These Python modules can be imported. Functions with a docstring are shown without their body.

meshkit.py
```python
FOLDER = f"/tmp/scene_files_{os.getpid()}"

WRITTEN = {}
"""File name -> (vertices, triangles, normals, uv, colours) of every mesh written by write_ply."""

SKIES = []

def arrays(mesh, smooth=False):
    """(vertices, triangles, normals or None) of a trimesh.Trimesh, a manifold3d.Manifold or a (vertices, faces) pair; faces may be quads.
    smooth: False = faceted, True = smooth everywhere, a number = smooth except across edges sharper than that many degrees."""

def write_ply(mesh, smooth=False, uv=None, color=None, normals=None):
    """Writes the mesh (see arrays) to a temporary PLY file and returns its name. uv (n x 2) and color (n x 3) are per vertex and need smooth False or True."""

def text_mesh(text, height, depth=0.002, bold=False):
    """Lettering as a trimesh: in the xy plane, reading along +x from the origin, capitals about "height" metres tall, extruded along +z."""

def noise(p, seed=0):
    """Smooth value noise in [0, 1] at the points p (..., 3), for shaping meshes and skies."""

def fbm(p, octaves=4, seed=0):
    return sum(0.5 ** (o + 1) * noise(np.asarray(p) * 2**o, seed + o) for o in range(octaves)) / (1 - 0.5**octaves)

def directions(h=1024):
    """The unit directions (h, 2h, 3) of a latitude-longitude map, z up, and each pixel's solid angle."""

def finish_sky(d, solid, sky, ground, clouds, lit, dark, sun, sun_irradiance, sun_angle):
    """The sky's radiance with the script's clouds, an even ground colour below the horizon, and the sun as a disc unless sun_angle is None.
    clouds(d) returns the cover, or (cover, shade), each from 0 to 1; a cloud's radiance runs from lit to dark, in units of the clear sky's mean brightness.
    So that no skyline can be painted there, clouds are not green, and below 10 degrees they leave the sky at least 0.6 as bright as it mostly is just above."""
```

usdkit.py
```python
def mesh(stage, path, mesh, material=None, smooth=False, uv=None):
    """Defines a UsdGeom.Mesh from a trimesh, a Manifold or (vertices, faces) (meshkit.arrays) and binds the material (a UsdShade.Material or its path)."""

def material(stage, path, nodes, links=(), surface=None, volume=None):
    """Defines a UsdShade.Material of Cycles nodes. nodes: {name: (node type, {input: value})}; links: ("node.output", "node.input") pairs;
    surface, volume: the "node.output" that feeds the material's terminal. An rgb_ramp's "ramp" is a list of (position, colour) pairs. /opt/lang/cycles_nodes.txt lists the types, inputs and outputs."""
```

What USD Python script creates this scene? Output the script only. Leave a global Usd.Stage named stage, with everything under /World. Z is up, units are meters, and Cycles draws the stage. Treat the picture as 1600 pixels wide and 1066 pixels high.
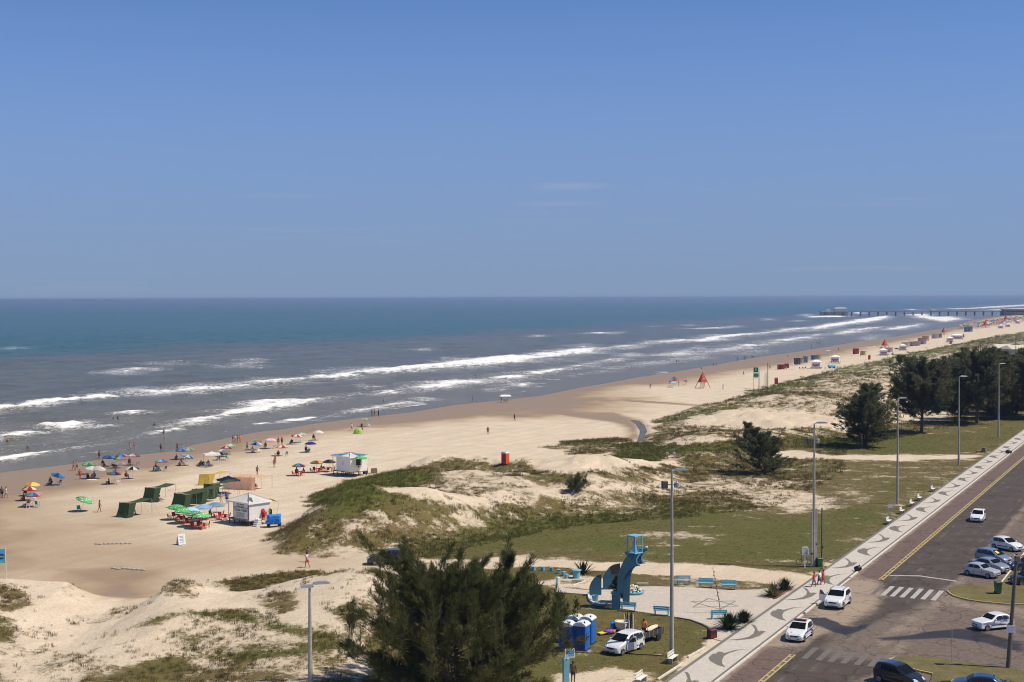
import math, random
import numpy as np
import trimesh
import manifold3d as m3
from shapely.geometry import Polygon
from pxr import Usd, UsdGeom, UsdLux, UsdShade, Gf, Sdf, Vt
import usdkit, meshkit

stage = Usd.Stage.CreateInMemory()
UsdGeom.SetStageUpAxis(stage, 'Z'); UsdGeom.SetStageMetersPerUnit(stage, 1.0)
UsdGeom.Xform.Define(stage, '/World'); UsdGeom.Scope.Define(stage, '/World/Looks')
random.seed(11); rng = np.random.default_rng(11)

# ------------------------------------------------------------------ camera
FPX, CAM_H = 2150.0, 30.0
TH, RO = math.atan(67.5 / FPX), math.atan(5 / 1600)
_X, _U = np.array([1.0, 0, 0]), np.array([0, math.sin(TH), math.cos(TH)])
CF = np.array([0, math.cos(TH), -math.sin(TH)])
CR = math.cos(RO) * _X - math.sin(RO) * _U
CU = math.sin(RO) * _X + math.cos(RO) * _U
CAM = np.array([0, 0, CAM_H])
cam = UsdGeom.Camera.Define(stage, '/World/camera')
cam.AddTransformOp().Set(Gf.Matrix4d(*[float(x) for r in (CR, CU, -CF, CAM) for x in (*r, 1.0 if r is CAM else 0.0)]))
cam.CreateHorizontalApertureAttr(36.0); cam.CreateVerticalApertureAttr(36.0 * 682 / 1024)
cam.CreateFocalLengthAttr(36.0 * FPX / 1600); cam.CreateClippingRangeAttr(Gf.Vec2f(1, 200000))
EXPOSURE = 0.0
cam.CreateExposureAttr(EXPOSURE)

# ------------------------------------------------------------------ sky and sun
SUN_EL, SUN_ROT = math.radians(56), math.atan2(1.0, -0.17)
SUN = np.array([math.cos(SUN_EL) * math.sin(SUN_ROT), math.cos(SUN_EL) * math.cos(SUN_ROT), math.sin(SUN_EL)])
_lo = (1.60, 2.17, 3.26)          # the pale lavender haze that the photograph shows round the horizon
sky = usdkit.material(stage, '/World/Looks/sky_look', {
    's': ('sky_texture', {'sky_type': 'single_scattering', 'sun_disc': False, 'sun_elevation': SUN_EL, 'sun_rotation': SUN_ROT,
                          'altitude': 14000.0, 'air_density': 3.0, 'aerosol_density': 0.0, 'ozone_density': 6.0}),
    'tc': ('texture_coordinate', {}), 'x': ('separate_xyz', {}), 'h': ('map_range', {'range_type': 'smoothstep', 'from_min': .0, 'from_max': .27, 'to_min': .94, 'to_max': .0, 'clamp': True}),
    'mh': ('mix_color', {'b': _lo, 'use_clamp': False}),
    'cm': ('mapping', {'scale': (2.6, 2.6, 95.0), 'location': (.35, .2, .4)}), 'cn': ('noise_texture', {'scale': 2.0, 'detail': 5.0, 'roughness': .55}), 'cr': ('map_range', {'from_min': .60, 'from_max': .82, 'to_max': .22, 'clamp': True}),
    'ce': ('map_range', {'range_type': 'smoothstep', 'from_min': .16, 'from_max': .07, 'clamp': True}), 'cf': ('math', {'math_type': 'multiply'}),
    'w1': ('mapping', {'scale': (30.0, 0.0, 330.0), 'location': (-1.27, 0, -26.5)}), 'l1': ('vector_math', {'math_type': 'length'}), 'g1': ('map_range', {'range_type': 'smoothstep', 'from_min': 1.25, 'from_max': .1, 'to_max': .5, 'clamp': True}),
    'w2': ('mapping', {'scale': (24.0, 0.0, 420.0), 'location': (-.80, 0, -28.5)}), 'l2': ('vector_math', {'math_type': 'length'}), 'g2': ('map_range', {'range_type': 'smoothstep', 'from_min': 1.2, 'from_max': .1, 'to_max': .32, 'clamp': True}),
    'gs': ('math', {'math_type': 'add'}), 'gn': ('math', {'math_type': 'multiply'}), 'ga': ('math', {'math_type': 'add', 'use_clamp': True}),
    'mc': ('mix_color', {'b': (3.0, 3.2, 3.8), 'use_clamp': False}),
    'b': ('background_shader', {'strength': 0.142})},
    [('tc.generated', 'x.vector'), ('x.z', 'h.value'), ('h.result', 'mh.fac'), ('s.color', 'mh.a'), ('tc.generated', 'cm.vector'), ('cm.vector', 'cn.vector'), ('cn.fac', 'cr.value'), ('x.z', 'ce.value'),
     ('cr.result', 'cf.value1'), ('ce.result', 'cf.value2'), ('tc.generated', 'w1.vector'), ('w1.vector', 'l1.vector1'), ('l1.value', 'g1.value'), ('tc.generated', 'w2.vector'), ('w2.vector', 'l2.vector1'), ('l2.value', 'g2.value'), ('g1.result', 'gs.value1'), ('g2.result', 'gs.value2'), ('gs.value', 'gn.value1'), ('cn.fac', 'gn.value2'), ('cf.value', 'ga.value1'), ('gn.value', 'ga.value2'), ('ga.value', 'mc.fac'), ('mh.result', 'mc.a'), ('mc.result', 'b.color')], surface='b.background')
dome = UsdLux.DomeLight.Define(stage, '/World/sky')
UsdShade.MaterialBindingAPI.Apply(dome.GetPrim()).Bind(sky)
dome.GetPrim().SetCustomDataByKey('kind', 'structure')
dome.GetPrim().SetCustomDataByKey('label', 'clear deep blue sky paling towards the horizon')
sun = UsdLux.DistantLight.Define(stage, '/World/sun')
sun.CreateNormalizeAttr(True); sun.CreateIntensityAttr(1.25); sun.CreateAngleAttr(0.5); sun.CreateColorAttr(Gf.Vec3f(1, 0.905, 0.755))
_z = SUN; _x = np.cross([0, 0, 1], _z); _x /= np.linalg.norm(_x); _y = np.cross(_z, _x)
sun.AddTransformOp().Set(Gf.Matrix4d(*[float(v) for r in (_x, _y, _z) for v in (*r, 0)], 0, 0, 0, 1))

# ------------------------------------------------------------------ points on the ground
def ray(px, py):
    d = CF + CR * ((px - 800) / FPX) + CU * ((533 - py) / FPX)
    return d
def G(px, py, z=0.0):
    d = ray(px, py); t = (z - CAM_H) / d[2]
    return CAM + d * t
def at_depth(px, py, Y):
    """Point seen at the pixel, at forward distance Y."""
    d = ray(px, py); return CAM + d * (Y / d[1])
def scale_at(Y): return FPX / Y
RD = np.array([1096.0, FPX]); RD /= np.linalg.norm(RD)      # direction of the avenue
RN = np.array([RD[1], -RD[0]])
def AB(x, y): return x * RD[0] + y * RD[1], x * RN[0] + y * RN[1]
def XY(a, b, z=0.0): return np.stack([a * RD[0] + b * RN[0], a * RD[1] + b * RN[1], np.broadcast_to(z, np.shape(a)) + 0.0 * np.asarray(a, float)], -1)
ROAD_ANG = math.atan2(RD[1], RD[0])
def sm(a, b, x):
    t = np.clip((np.asarray(x, float) - a) / (b - a), 0, 1); return t * t * (3 - 2 * t)
def fbm2(x, y, s, seed=0, o=3):
    return meshkit.fbm(np.stack([x / s, y / s, np.zeros_like(x) + seed * 7.3], -1), o, seed)
def seg_dist(x, y, pts):
    """(distance, sign-of-left) to a polyline."""
    best = np.full(x.shape, 1e18); side = np.zeros(x.shape)
    for (x0, y0), (x1, y1) in zip(pts[:-1], pts[1:]):
        dx, dy = x1 - x0, y1 - y0; L2 = dx * dx + dy * dy
        t = np.clip(((x - x0) * dx + (y - y0) * dy) / L2, 0, 1)
        ex, ey = x - (x0 + t * dx), y - (y0 + t * dy); d2 = ex * ex + ey * ey
        m = d2 < best; best[m] = d2[m]; side[m] = (dx * ey - dy * ex)[m]
    return np.sqrt(best), np.sign(side)
def poly_sd(x, y, poly):
    """Signed distance to a polygon, negative inside."""
    poly = np.asarray(poly)[:, :2]; q = np.vstack([poly, poly[:1]])
    d, _ = seg_dist(x, y, q); ins = np.zeros(x.shape, bool)
    for (x0, y0), (x1, y1) in zip(q[:-1], q[1:]):
        if y0 == y1: continue
        c = ((y0 > y) != (y1 > y)) & (x < (x1 - x0) * (y - y0) / (y1 - y0) + x0); ins ^= c
    return np.where(ins, -d, d)
def near_poly(x, y, poly, pad):
    poly = np.asarray(poly); return (x > poly[:, 0].min() - pad) & (x < poly[:, 0].max() + pad) & (y > poly[:, 1].min() - pad) & (y < poly[:, 1].max() + pad)

SEA = -0.8
_shore = [(-420, 800), (-200, 765), (0, 738.7), (50, 733), (107, 726), (155, 718.5), (210, 712), (265, 706), (300, 696), (341, 688), (368, 682), (399, 676), (444, 671),
          (486, 663), (568, 652.5), (640, 645), (706, 633.7), (780, 626), (843.7, 619), (906, 606), (937, 601), (1000, 589.5), (1065, 579.4), (1131, 568), (1187, 558),
          (1243, 550.3), (1300, 541), (1355, 531.5), (1408, 525), (1451, 517), (1493, 511), (1515, 501.5), (1557, 495), (1600, 491.5)]
SHORE = np.array([G(*p, SEA)[:2] for p in _shore])
_e = SHORE[-1] - SHORE[-4]; SHORE = np.vstack([SHORE, SHORE[-1] + _e / np.linalg.norm(_e) * 30000])
def shore_sd(x, y):
    d, s = seg_dist(x, y, SHORE); return d * -s          # positive inland (right of the line)
DUNE = [G(*p)[:2] for p in [(415, 858), (445, 822), (488, 795), (492, 772), (540, 750), (590, 742), (640, 730), (690, 722), (850, 736), (960, 730), (1050, 722), (1005, 692), (1022, 657),
        (1080, 637), (1150, 622), (1210, 602), (1290, 582), (1400, 557), (1480, 541), (1560, 526), (1750, 508), (1750, 560), (1480, 640), (1290, 690), (1100, 730), (1000, 800), (850, 815), (700, 850), (560, 868), (430, 864)]]
STREAM = [G(*p)[:2] for p in [(984, 654), (997, 655.5), (1006, 662), (1010, 673), (1003, 686), (995, 691), (999, 680), (1001, 671), (995, 662)]]
LAWN_FLAT = [G(*p)[:2] for p in [(640, 868), (760, 840), (900, 815), (1050, 805), (1180, 790), (1290, 740), (1300, 700), (1500, 660), (1800, 600), (1800, 1100), (620, 1100), (560, 900)]]
# hummocks: pixel of the foot, height, radius
HUM = [(*G(px, py)[:2], h, r) for px, py, h, r in [(640, 748, 1.6, 8), (705, 738, 3.0, 8), (770, 742, 2.3, 8), (816, 746, 1.9, 5), (872, 752, 2.0, 8), (925, 750, 1.5, 6), (560, 790, 1.2, 12), (520, 832, 2.0, 12), (600, 822, 1.8, 13),
       (700, 800, 1.3, 13), (900, 772, 1.3, 10), (455, 848, 1.2, 7), (1000, 748, 1.7, 12), (1095, 645, 1.4, 12), (1250, 632, 2.2, 18), (1340, 610, 2.6, 18), (1430, 582, 2.6, 25), (1190, 655, 1.7, 12), (1300, 650, 2.0, 10),
       (780, 770, 1.4, 9), (840, 775, 1.2, 8), (960, 715, 0.5, 12), (1170, 605, 1.0, 12), (620, 770, 1.1, 9), (660, 830, 1.4, 9), (730, 775, 1.5, 6)]]
# the crest of the foreground dune, as seen: pixel x -> pixel y, standing about 131 m away
CREST = np.array([(-400, 890), (-150, 897), (0, 903), (60, 907), (100, 908), (122, 920), (150, 934), (185, 940), (225, 938), (245, 926), (262, 908), (285, 905), (310, 913), (345, 925), (370, 926), (405, 921), (440, 910), (490, 898), (540, 889), (590, 888), (640, 897), (720, 925), (800, 945)], float)
CREST_D = 131.0
_cx = (CREST[:, 0] - 800) / FPX * CREST_D
_cz = np.array([at_depth(px, py, CREST_D)[2] for px, py in CREST])
_g = np.linspace(_cx[0], _cx[-1], 400); _gz = np.interp(_g, _cx, _cz); _gw = int(6.5 / (_g[1] - _g[0])); _ker = np.hanning(2 * _gw + 1); _czs = np.interp(_cx, _g, np.convolve(np.pad(_gz, _gw, 'edge'), _ker / _ker.sum(), 'valid'))
def zland(x, y):
    x, y = np.asarray(x, float), np.asarray(y, float)
    sd = shore_sd(x, y)
    z = np.interp(sd, [-600, -60, 0, 12, 45], [-7, -2.4, SEA, -0.42, 0.0])
    near = y < 900
    m = near & (x > -140)
    if m.any():
        X, Y = x[m], y[m]; add = np.zeros(X.shape)
        flat = sm(-6, 14, poly_sd(X, Y, LAWN_FLAT))
        dm = sm(1, -12, poly_sd(X, Y, DUNE)) * flat
        n = fbm2(X, Y, 15, 3); n2 = 1 - np.abs(2 * fbm2(X, Y, 7, 5, 4) - 1) * 1.5
        add += dm * (0.25 + 2.1 * np.clip(n - 0.33, 0, 1) * 1.6 + 0.75 * np.clip(n2, 0, 1) + 0.9 * (fbm2(X, Y, 4.5, 6, 3) - .42))
        dk = sm(2, -6, poly_sd(X, Y, DUNE))
        for hx, hy, h, r in HUM:
            q = ((X - hx) ** 2 + (Y - hy) ** 2) / (r * r)
            add += .62 * h * np.exp(-q) * (0.75 + 0.5 * n) * np.maximum(flat, 0.15) * dk
        # the foreground dune
        Yc = CREST_D + 2.5 * (fbm2(X, Y * 0 + 3, 16, 9) - 0.5)
        t = Y - Yc; w = np.exp(-np.abs(t) / 3.5)
        c = (np.interp(X, _cx, _cz) * w + np.interp(X, _cx, _czs) * (1 - w)) * sm(150, 138, Y)
        prof = np.where(t < 0, 1 - 0.62 * sm(0, 26, -t), np.exp(-(np.maximum(t, 0) / 4.2) ** 1.6))
        rid = c * prof
        und = (fbm2(X, Y, 9, 21) - 0.5) * 1.5 + (fbm2(X, Y, 3.2, 22) - 0.5) * 0.5
        rid += und * sm(2, 10, -t) * sm(-18, -28, X) + 0.9 * np.exp(-(((X + 28) / 7) ** 2 + ((Y - 119) / 5) ** 2)) + 0.0
        rid += (fbm2(X, Y, 2.2, 25) - 0.5) * 0.3 * np.exp(-(t / 5) ** 2)
        add += rid * sm(-3, -14, X)
        # low edge bank of the dirt track
        z[m] += add + (fbm2(X, Y, 5, 31) - 0.5) * 0.16 * sm(20, 50, sd[m])
    ms = near_poly(x, y, STREAM, 6)
    if ms.any(): z[ms] -= .75 * sm(1.2, -1.2, poly_sd(x[ms], y[ms], STREAM))
    a, b = AB(x, y)
    k = sm(-37.4, -35.8, b) * sm(-10, 40, sd)
    return z * (1 - k) + -0.09 * k
def P(px, py, water=True):
    """Where the line of sight through the pixel meets the land (or the sea)."""
    d = ray(px, py); Ys = 1 / np.linspace(1 / 92, 1 / 6000, 2600)
    t = Ys / d[1]; pts = CAM + d * t[:, None]
    zl = zland(pts[:, 0], pts[:, 1])
    if water: zl = np.maximum(zl, SEA)
    hit = np.nonzero(pts[:, 2] < zl)[0]
    if not len(hit): return pts[-1]
    i = hit[0]
    if i == 0: return pts[0]
    g0, g1 = pts[i - 1, 2] - zl[i - 1], pts[i, 2] - zl[i]
    w = g0 / (g0 - g1); p = pts[i - 1] * (1 - w) + pts[i] * w
    p[2] = max(float(zland(p[:1], p[1:2])[0]), SEA if water else -99)
    return p

# ------------------------------------------------------------------ mesh helpers: everything is (vertices, triangles)
def cat(ms):
    ms = [m for m in ms if m is not None and len(m[0])]
    n, V, F = 0, [], []
    for v, f in ms: V.append(v); F.append(np.asarray(f) + n); n += len(v)
    return np.vstack(V), np.vstack(F)
def tri(f):
    f = np.asarray(f, int); return np.vstack([f[:, [0, 1, 2]], f[:, [0, 2, 3]]]) if f.shape[1] == 4 else f
def rotz(m, a, c=(0, 0, 0)):
    v = m[0] - np.asarray(c, float); s, k = math.sin(a), math.cos(a)
    return np.stack([v[:, 0] * k - v[:, 1] * s, v[:, 0] * s + v[:, 1] * k, v[:, 2]], 1) + np.asarray(c, float), m[1]
def mv(m, d): return m[0] + np.asarray(d, float), m[1]
def box(c, s, rz=0.0, bev=0.0):
    sx, sy, sz = np.asarray(s, float) / 2
    if bev <= 0:
        v = np.array([[x, y, z] for z in (-sz, sz) for x, y in ((-sx, -sy), (sx, -sy), (sx, sy), (-sx, sy))])
        f = tri([[0, 3, 2, 1], [4, 5, 6, 7], [0, 1, 5, 4], [1, 2, 6, 5], [2, 3, 7, 6], [3, 0, 4, 7]])
    else:
        b = min(bev, sx * .9, sy * .9, sz * .9)
        pts = [[ix * (sx - (k != 0) * b), iy * (sy - (k != 1) * b), iz * (sz - (k != 2) * b)] for ix in (-1, 1) for iy in (-1, 1) for iz in (-1, 1) for k in range(3)]
        h = m3.Manifold.hull_points(np.array(pts)).to_mesh(); v, f = np.array(h.vert_properties[:, :3], float), np.array(h.tri_verts)
    m = (v, f)
    if rz: m = rotz(m, rz)
    return mv(m, c)
def tube(p0, p1, r0, r1=None, n=8, caps=True):
    r1 = r0 if r1 is None else r1; p0, p1 = np.asarray(p0, float), np.asarray(p1, float)
    d = p1 - p0; d = d / max(np.linalg.norm(d), 1e-9)
    a = np.cross(d, [0, 0, 1.0]) if abs(d[2]) < .95 else np.cross(d, [1.0, 0, 0]); a /= np.linalg.norm(a); b = np.cross(d, a)
    t = np.arange(n) * 2 * math.pi / n; c = np.cos(t)[:, None] * a + np.sin(t)[:, None] * b
    v = np.vstack([p0 + c * r0, p1 + c * r1]); i = np.arange(n); j = (i + 1) % n
    f = [np.stack([i, i + n, j + n], 1), np.stack([i, j + n, j], 1)]
    if caps:
        v = np.vstack([v, p0, p1]); f += [np.stack([i, j, i * 0 + 2 * n], 1), np.stack([j + n, i + n, i * 0 + 2 * n + 1], 1)]
    return v, np.vstack(f)
def path_tube(pts, rs, n=6): return cat([tube(a, b, ra, rb, n) for a, b, ra, rb in zip(pts[:-1], pts[1:], rs[:-1], rs[1:])])
def rev(prof, n=20, c=(0, 0, 0)):
    """Surface of revolution about z of (radius, z) points."""
    prof = np.asarray(prof, float); k = len(prof); t = np.arange(n) * 2 * math.pi / n
    v = np.stack([np.outer(np.cos(t), prof[:, 0]), np.outer(np.sin(t), prof[:, 0]), np.tile(prof[:, 1], (n, 1))], -1).reshape(-1, 3)
    i, j = np.meshgrid(np.arange(n), np.arange(k - 1), indexing='ij'); i2 = (i + 1) % n
    f = np.stack([i * k + j, i2 * k + j, i2 * k + j + 1, i * k + j + 1], -1).reshape(-1, 4)
    return mv((v, tri(f)), c)
def ball(c, r, sub=1, sq=(1, 1, 1)):
    m = trimesh.creation.icosphere(sub, 1.0); return m.vertices * np.asarray(sq) * r + np.asarray(c, float), np.array(m.faces)
def gridmesh(pts):
    """pts (n, m, 3)."""
    n, m = pts.shape[:2]; i, j = np.meshgrid(np.arange(n - 1), np.arange(m - 1), indexing='ij')
    f = np.stack([i * m + j, i * m + j + 1, (i + 1) * m + j + 1, (i + 1) * m + j], -1).reshape(-1, 4)
    return pts.reshape(-1, 3), tri(f)
def both(m): return cat([m, (m[0] + 0.0, m[1][:, ::-1])])
def plate(poly, z0, z1):
    """Vertical prism over a polygon in the ground plane."""
    poly = np.asarray(poly)[:, :2]
    e = trimesh.creation.extrude_polygon(Polygon(poly).buffer(0), z1 - z0, engine='earcut'); return np.array(e.vertices) + [0, 0, z0], np.array(e.faces)
def slab_xz(poly, y0, y1):
    """Prism over a polygon in the x-z plane, from y0 to y1."""
    e = trimesh.creation.extrude_polygon(Polygon(np.asarray(poly)).buffer(0), y1 - y0, engine='earcut'); v = np.array(e.vertices)
    return np.stack([v[:, 0], y1 - v[:, 2], v[:, 1]], 1), np.array(e.faces)
def hullm(pts):
    h = m3.Manifold.hull_points(np.asarray(pts, float)).to_mesh(); return np.array(h.vert_properties[:, :3], float), np.array(h.tri_verts)
def man(m): return m3.Manifold(m3.Mesh(np.asarray(m[0], np.float32), np.asarray(m[1], np.uint32)))
def unman(M): h = M.to_mesh(); return np.array(h.vert_properties[:, :3], float), np.array(h.tri_verts)
def text(s, h, depth=.01):
    t = meshkit.text_mesh(s, h, depth); v = np.array(t.vertices); v[:, 0] -= (v[:, 0].max() + v[:, 0].min()) / 2
    return v, np.array(t.faces)
def stand_xz(m): return np.stack([m[0][:, 0], -m[0][:, 2], m[0][:, 1]], 1), m[1]     # lettering upright, facing -y

# ------------------------------------------------------------------ prims
_taken = {}
def free(path):
    n = _taken.get(path, -1) + 1; _taken[path] = n
    return path if n == 0 else f'{path}_{n:03d}'
def tag(prim, label=None, cat=None, group=None, kind=None):
    for k, v in (('label', label), ('category', cat), ('group', group), ('kind', kind)):
        if v: prim.SetCustomDataByKey(k, v)
KINDS = stage.CreateClassPrim('/World/Kinds')
def thing(name, label, category, loc=(0, 0, 0), rz=0.0, group=None, kind=None, root='/World', sc=None):
    p = free(f'{root}/{name}'); x = UsdGeom.Xform.Define(stage, p)
    x.AddTranslateOp().Set(Gf.Vec3d(*map(float, loc)))
    if rz: x.AddRotateZOp().Set(math.degrees(rz))
    if sc is not None: x.AddScaleOp().Set(Gf.Vec3f(*(sc if np.ndim(sc) else (sc,) * 3)))
    tag(x.GetPrim(), label, category, group, kind); return p
def part(parent, name, mesh, mat, smooth=35, label=None):
    p = free(f'{parent}/{name}'); m = usdkit.mesh(stage, p, mesh, mat, smooth=smooth)
    if label: tag(m.GetPrim(), label)
    return p
def proto(name):
    p = free(f'/World/Kinds/{name}'); UsdGeom.Xform.Define(stage, p); return p
def copy(src, name, label, category, loc, rz=0.0, group=None, sc=None, kind=None):
    p = thing(name, label, category, loc, rz, group, kind, sc=sc); pr = stage.GetPrimAtPath(p)
    pr.GetReferences().AddInternalReference(src); pr.SetInstanceable(True); return p
def setting(name, mesh, mat, smooth=35, label=None, cat=None, kind='structure', masks=None):
    p = free(f'/World/{name}'); m = usdkit.mesh(stage, p, mesh, mat, smooth=smooth); tag(m.GetPrim(), label, cat, None, kind)
    if masks is not None:
        for k, arr in masks.items():
            UsdGeom.PrimvarsAPI(m).CreatePrimvar(k, Sdf.ValueTypeNames.Color3fArray, 'vertex').Set(Vt.Vec3fArray.FromNumpy(np.asarray(arr, np.float32)))
    return p
# ------------------------------------------------------------------ materials
def look(name, color, rough=.55, var=.12, scale=3.0, bump=0.0, bscale=40.0, metal=0.0, spec=.5, coat=0.0, dirt=None, obj=True):
    """A plain procedural surface: colour with soft variation, optional dirt colour in patches, optional fine relief."""
    c = np.asarray(color, float)
    n = {'tc': ('texture_coordinate', {}), 'n': ('noise_texture', {'scale': scale, 'detail': 4.0, 'roughness': .6}),
         'r': ('rgb_ramp', {'ramp': [(.25, c * (1 - var)), (.75, np.minimum(c * (1 + var), 1))]}),
         'p': ('principled_bsdf', {'roughness': rough, 'metallic': metal, 'specular_ior_level': spec, 'coat_weight': coat})}
    l = [('tc.object' if obj else 'tc.object', 'n.vector'), ('n.fac', 'r.fac')]
    if dirt is not None:
        n['n2'] = ('noise_texture', {'scale': scale * 2.7, 'detail': 5.0, 'roughness': .7}); n['m'] = ('map_range', {'from_min': .5, 'from_max': .72, 'clamp': True})
        n['mx'] = ('mix_color', {'b': dirt}); l += [('tc.object', 'n2.vector'), ('n2.fac', 'm.value'), ('m.result', 'mx.fac'), ('r.color', 'mx.a'), ('mx.result', 'p.base_color')]
    else: l += [('r.color', 'p.base_color')]
    if bump:
        n['bn'] = ('noise_texture', {'scale': bscale, 'detail': 3.0}); n['b'] = ('bump', {'strength': bump, 'distance': .02})
        l += [('tc.object', 'bn.vector'), ('bn.fac', 'b.height'), ('b.normal', 'p.normal')]
    return usdkit.material(stage, f'/World/Looks/{name}', n, l, surface='p.BSDF')
def spotted(name, base, spot, scale=3.2, size=.34):
    return usdkit.material(stage, f'/World/Looks/{name}', {'tc': ('texture_coordinate', {}), 'v': ('voronoi_texture', {'scale': scale, 'randomness': .55}), 'm': ('map_range', {'from_min': size - .04, 'from_max': size + .04, 'clamp': True}),
        'mx': ('mix_color', {'a': spot, 'b': base}), 'p': ('principled_bsdf', {'roughness': .6})},
        [('tc.object', 'v.vector'), ('v.distance', 'm.value'), ('m.result', 'mx.fac'), ('mx.result', 'p.base_color')], surface='p.BSDF')
def ringed(name, a, b, freq=9.0):
    return usdkit.material(stage, f'/World/Looks/{name}', {'tc': ('texture_coordinate', {}), 'w': ('wave_texture', {'wave_type': 'rings', 'rings_direction': 'z', 'scale': freq / 6.28, 'distortion': .3}),
        'r': ('rgb_ramp', {'ramp': [(.4, a), (.6, b)]}), 'p': ('principled_bsdf', {'roughness': .6})}, [('tc.object', 'w.vector'), ('w.fac', 'r.fac'), ('r.color', 'p.base_color')], surface='p.BSDF')

WHITE = look('white_paint', (.74, .73, .70), .5, .05, 2, dirt=(.55, .52, .46))
CAR_WHITE = look('car_white', (.74, .75, .76), .25, .02, 1, coat=.6)
CAR_SILVER = look('car_silver', (.34, .37, .41), .3, .03, 1, metal=.45, coat=.6)
CAR_PALE = look('car_pale_silver', (.52, .53, .54), .3, .03, 1, metal=.3, coat=.6)
CAR_BLUE = look('car_blue_silver', (.24, .31, .42), .3, .03, 1, metal=.45, coat=.6)
CAR_BLACK = look('car_black', (.012, .013, .016), .2, .1, 1, coat=.8)
CAR_NAVY = look('car_navy', (.014, .018, .035), .2, .1, 1, coat=.8)
GLASS = look('dark_glass', (.012, .015, .017), .06, .1, 1, spec=.7)
TYRE = look('tyre_rubber', (.018, .018, .018), .8, .2, 6)
RIM = look('rim_metal', (.42, .43, .44), .35, .1, 4, metal=.6)
TRIM = look('black_trim', (.02, .02, .022), .5, .2, 4)
LAMP_CLEAR = look('headlight_lens', (.62, .66, .70), .1, .05, 4, coat=.5)
LAMP_RED = look('red_lens', (.35, .015, .015), .2, .1, 4, coat=.5)
PLATE = look('number_plate', (.45, .46, .47), .5, .05, 4)
SEAM = look('door_seam', (.05, .05, .05), .7, .1, 4)
CONCRETE = look('lamp_concrete', (.36, .33, .29), .8, .2, 1.2, .3, 30, dirt=(.24, .22, .19))
GALV = look('galvanised_steel', (.42, .42, .42), .45, .12, 2, metal=.5)
DARK_METAL = look('dark_metal', (.05, .05, .05), .55, .2, 3)
POLE_WOOD = look('weathered_pole_wood', (.13, .105, .08), .85, .25, 2, .4, 40)
OLD_WOOD = look('old_wood', (.20, .15, .10), .85, .25, 3, .4, 40)
BLUE = look('monument_blue', (.020, .092, .155), .55, .2, 1.2, .15, 20, dirt=(.035, .12, .18))
BLUE_L = look('pale_blue_paint', (.17, .42, .54), .55, .12, 2, dirt=(.13, .31, .40))
TURQ = look('turquoise_paint', (.08, .45, .50), .5, .1, 2)
BLACKP = look('black_paint', (.02, .02, .02), .6, .2, 3)
BENCH_W = look('bench_white', (.72, .70, .66), .6, .07, 3, dirt=(.52, .49, .43))
RED_PL = look('red_plastic', (.50, .025, .03), .4, .1, 3)
RED_DK = look('faded_red_paint', (.42, .035, .03), .55, .15, 1.5, dirt=(.33, .05, .04))
ORANGE = look('orange_plastic', (.62, .10, .02), .45, .1, 2)
TOILET = look('toilet_blue', (.015, .14, .50), .4, .1, 2)
TOILET_D = look('toilet_blue_dark', (.01, .07, .28), .4, .1, 2)
ROOF_W = look('roof_white_plastic', (.70, .71, .72), .4, .05, 2, dirt=(.58, .57, .54))
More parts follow.
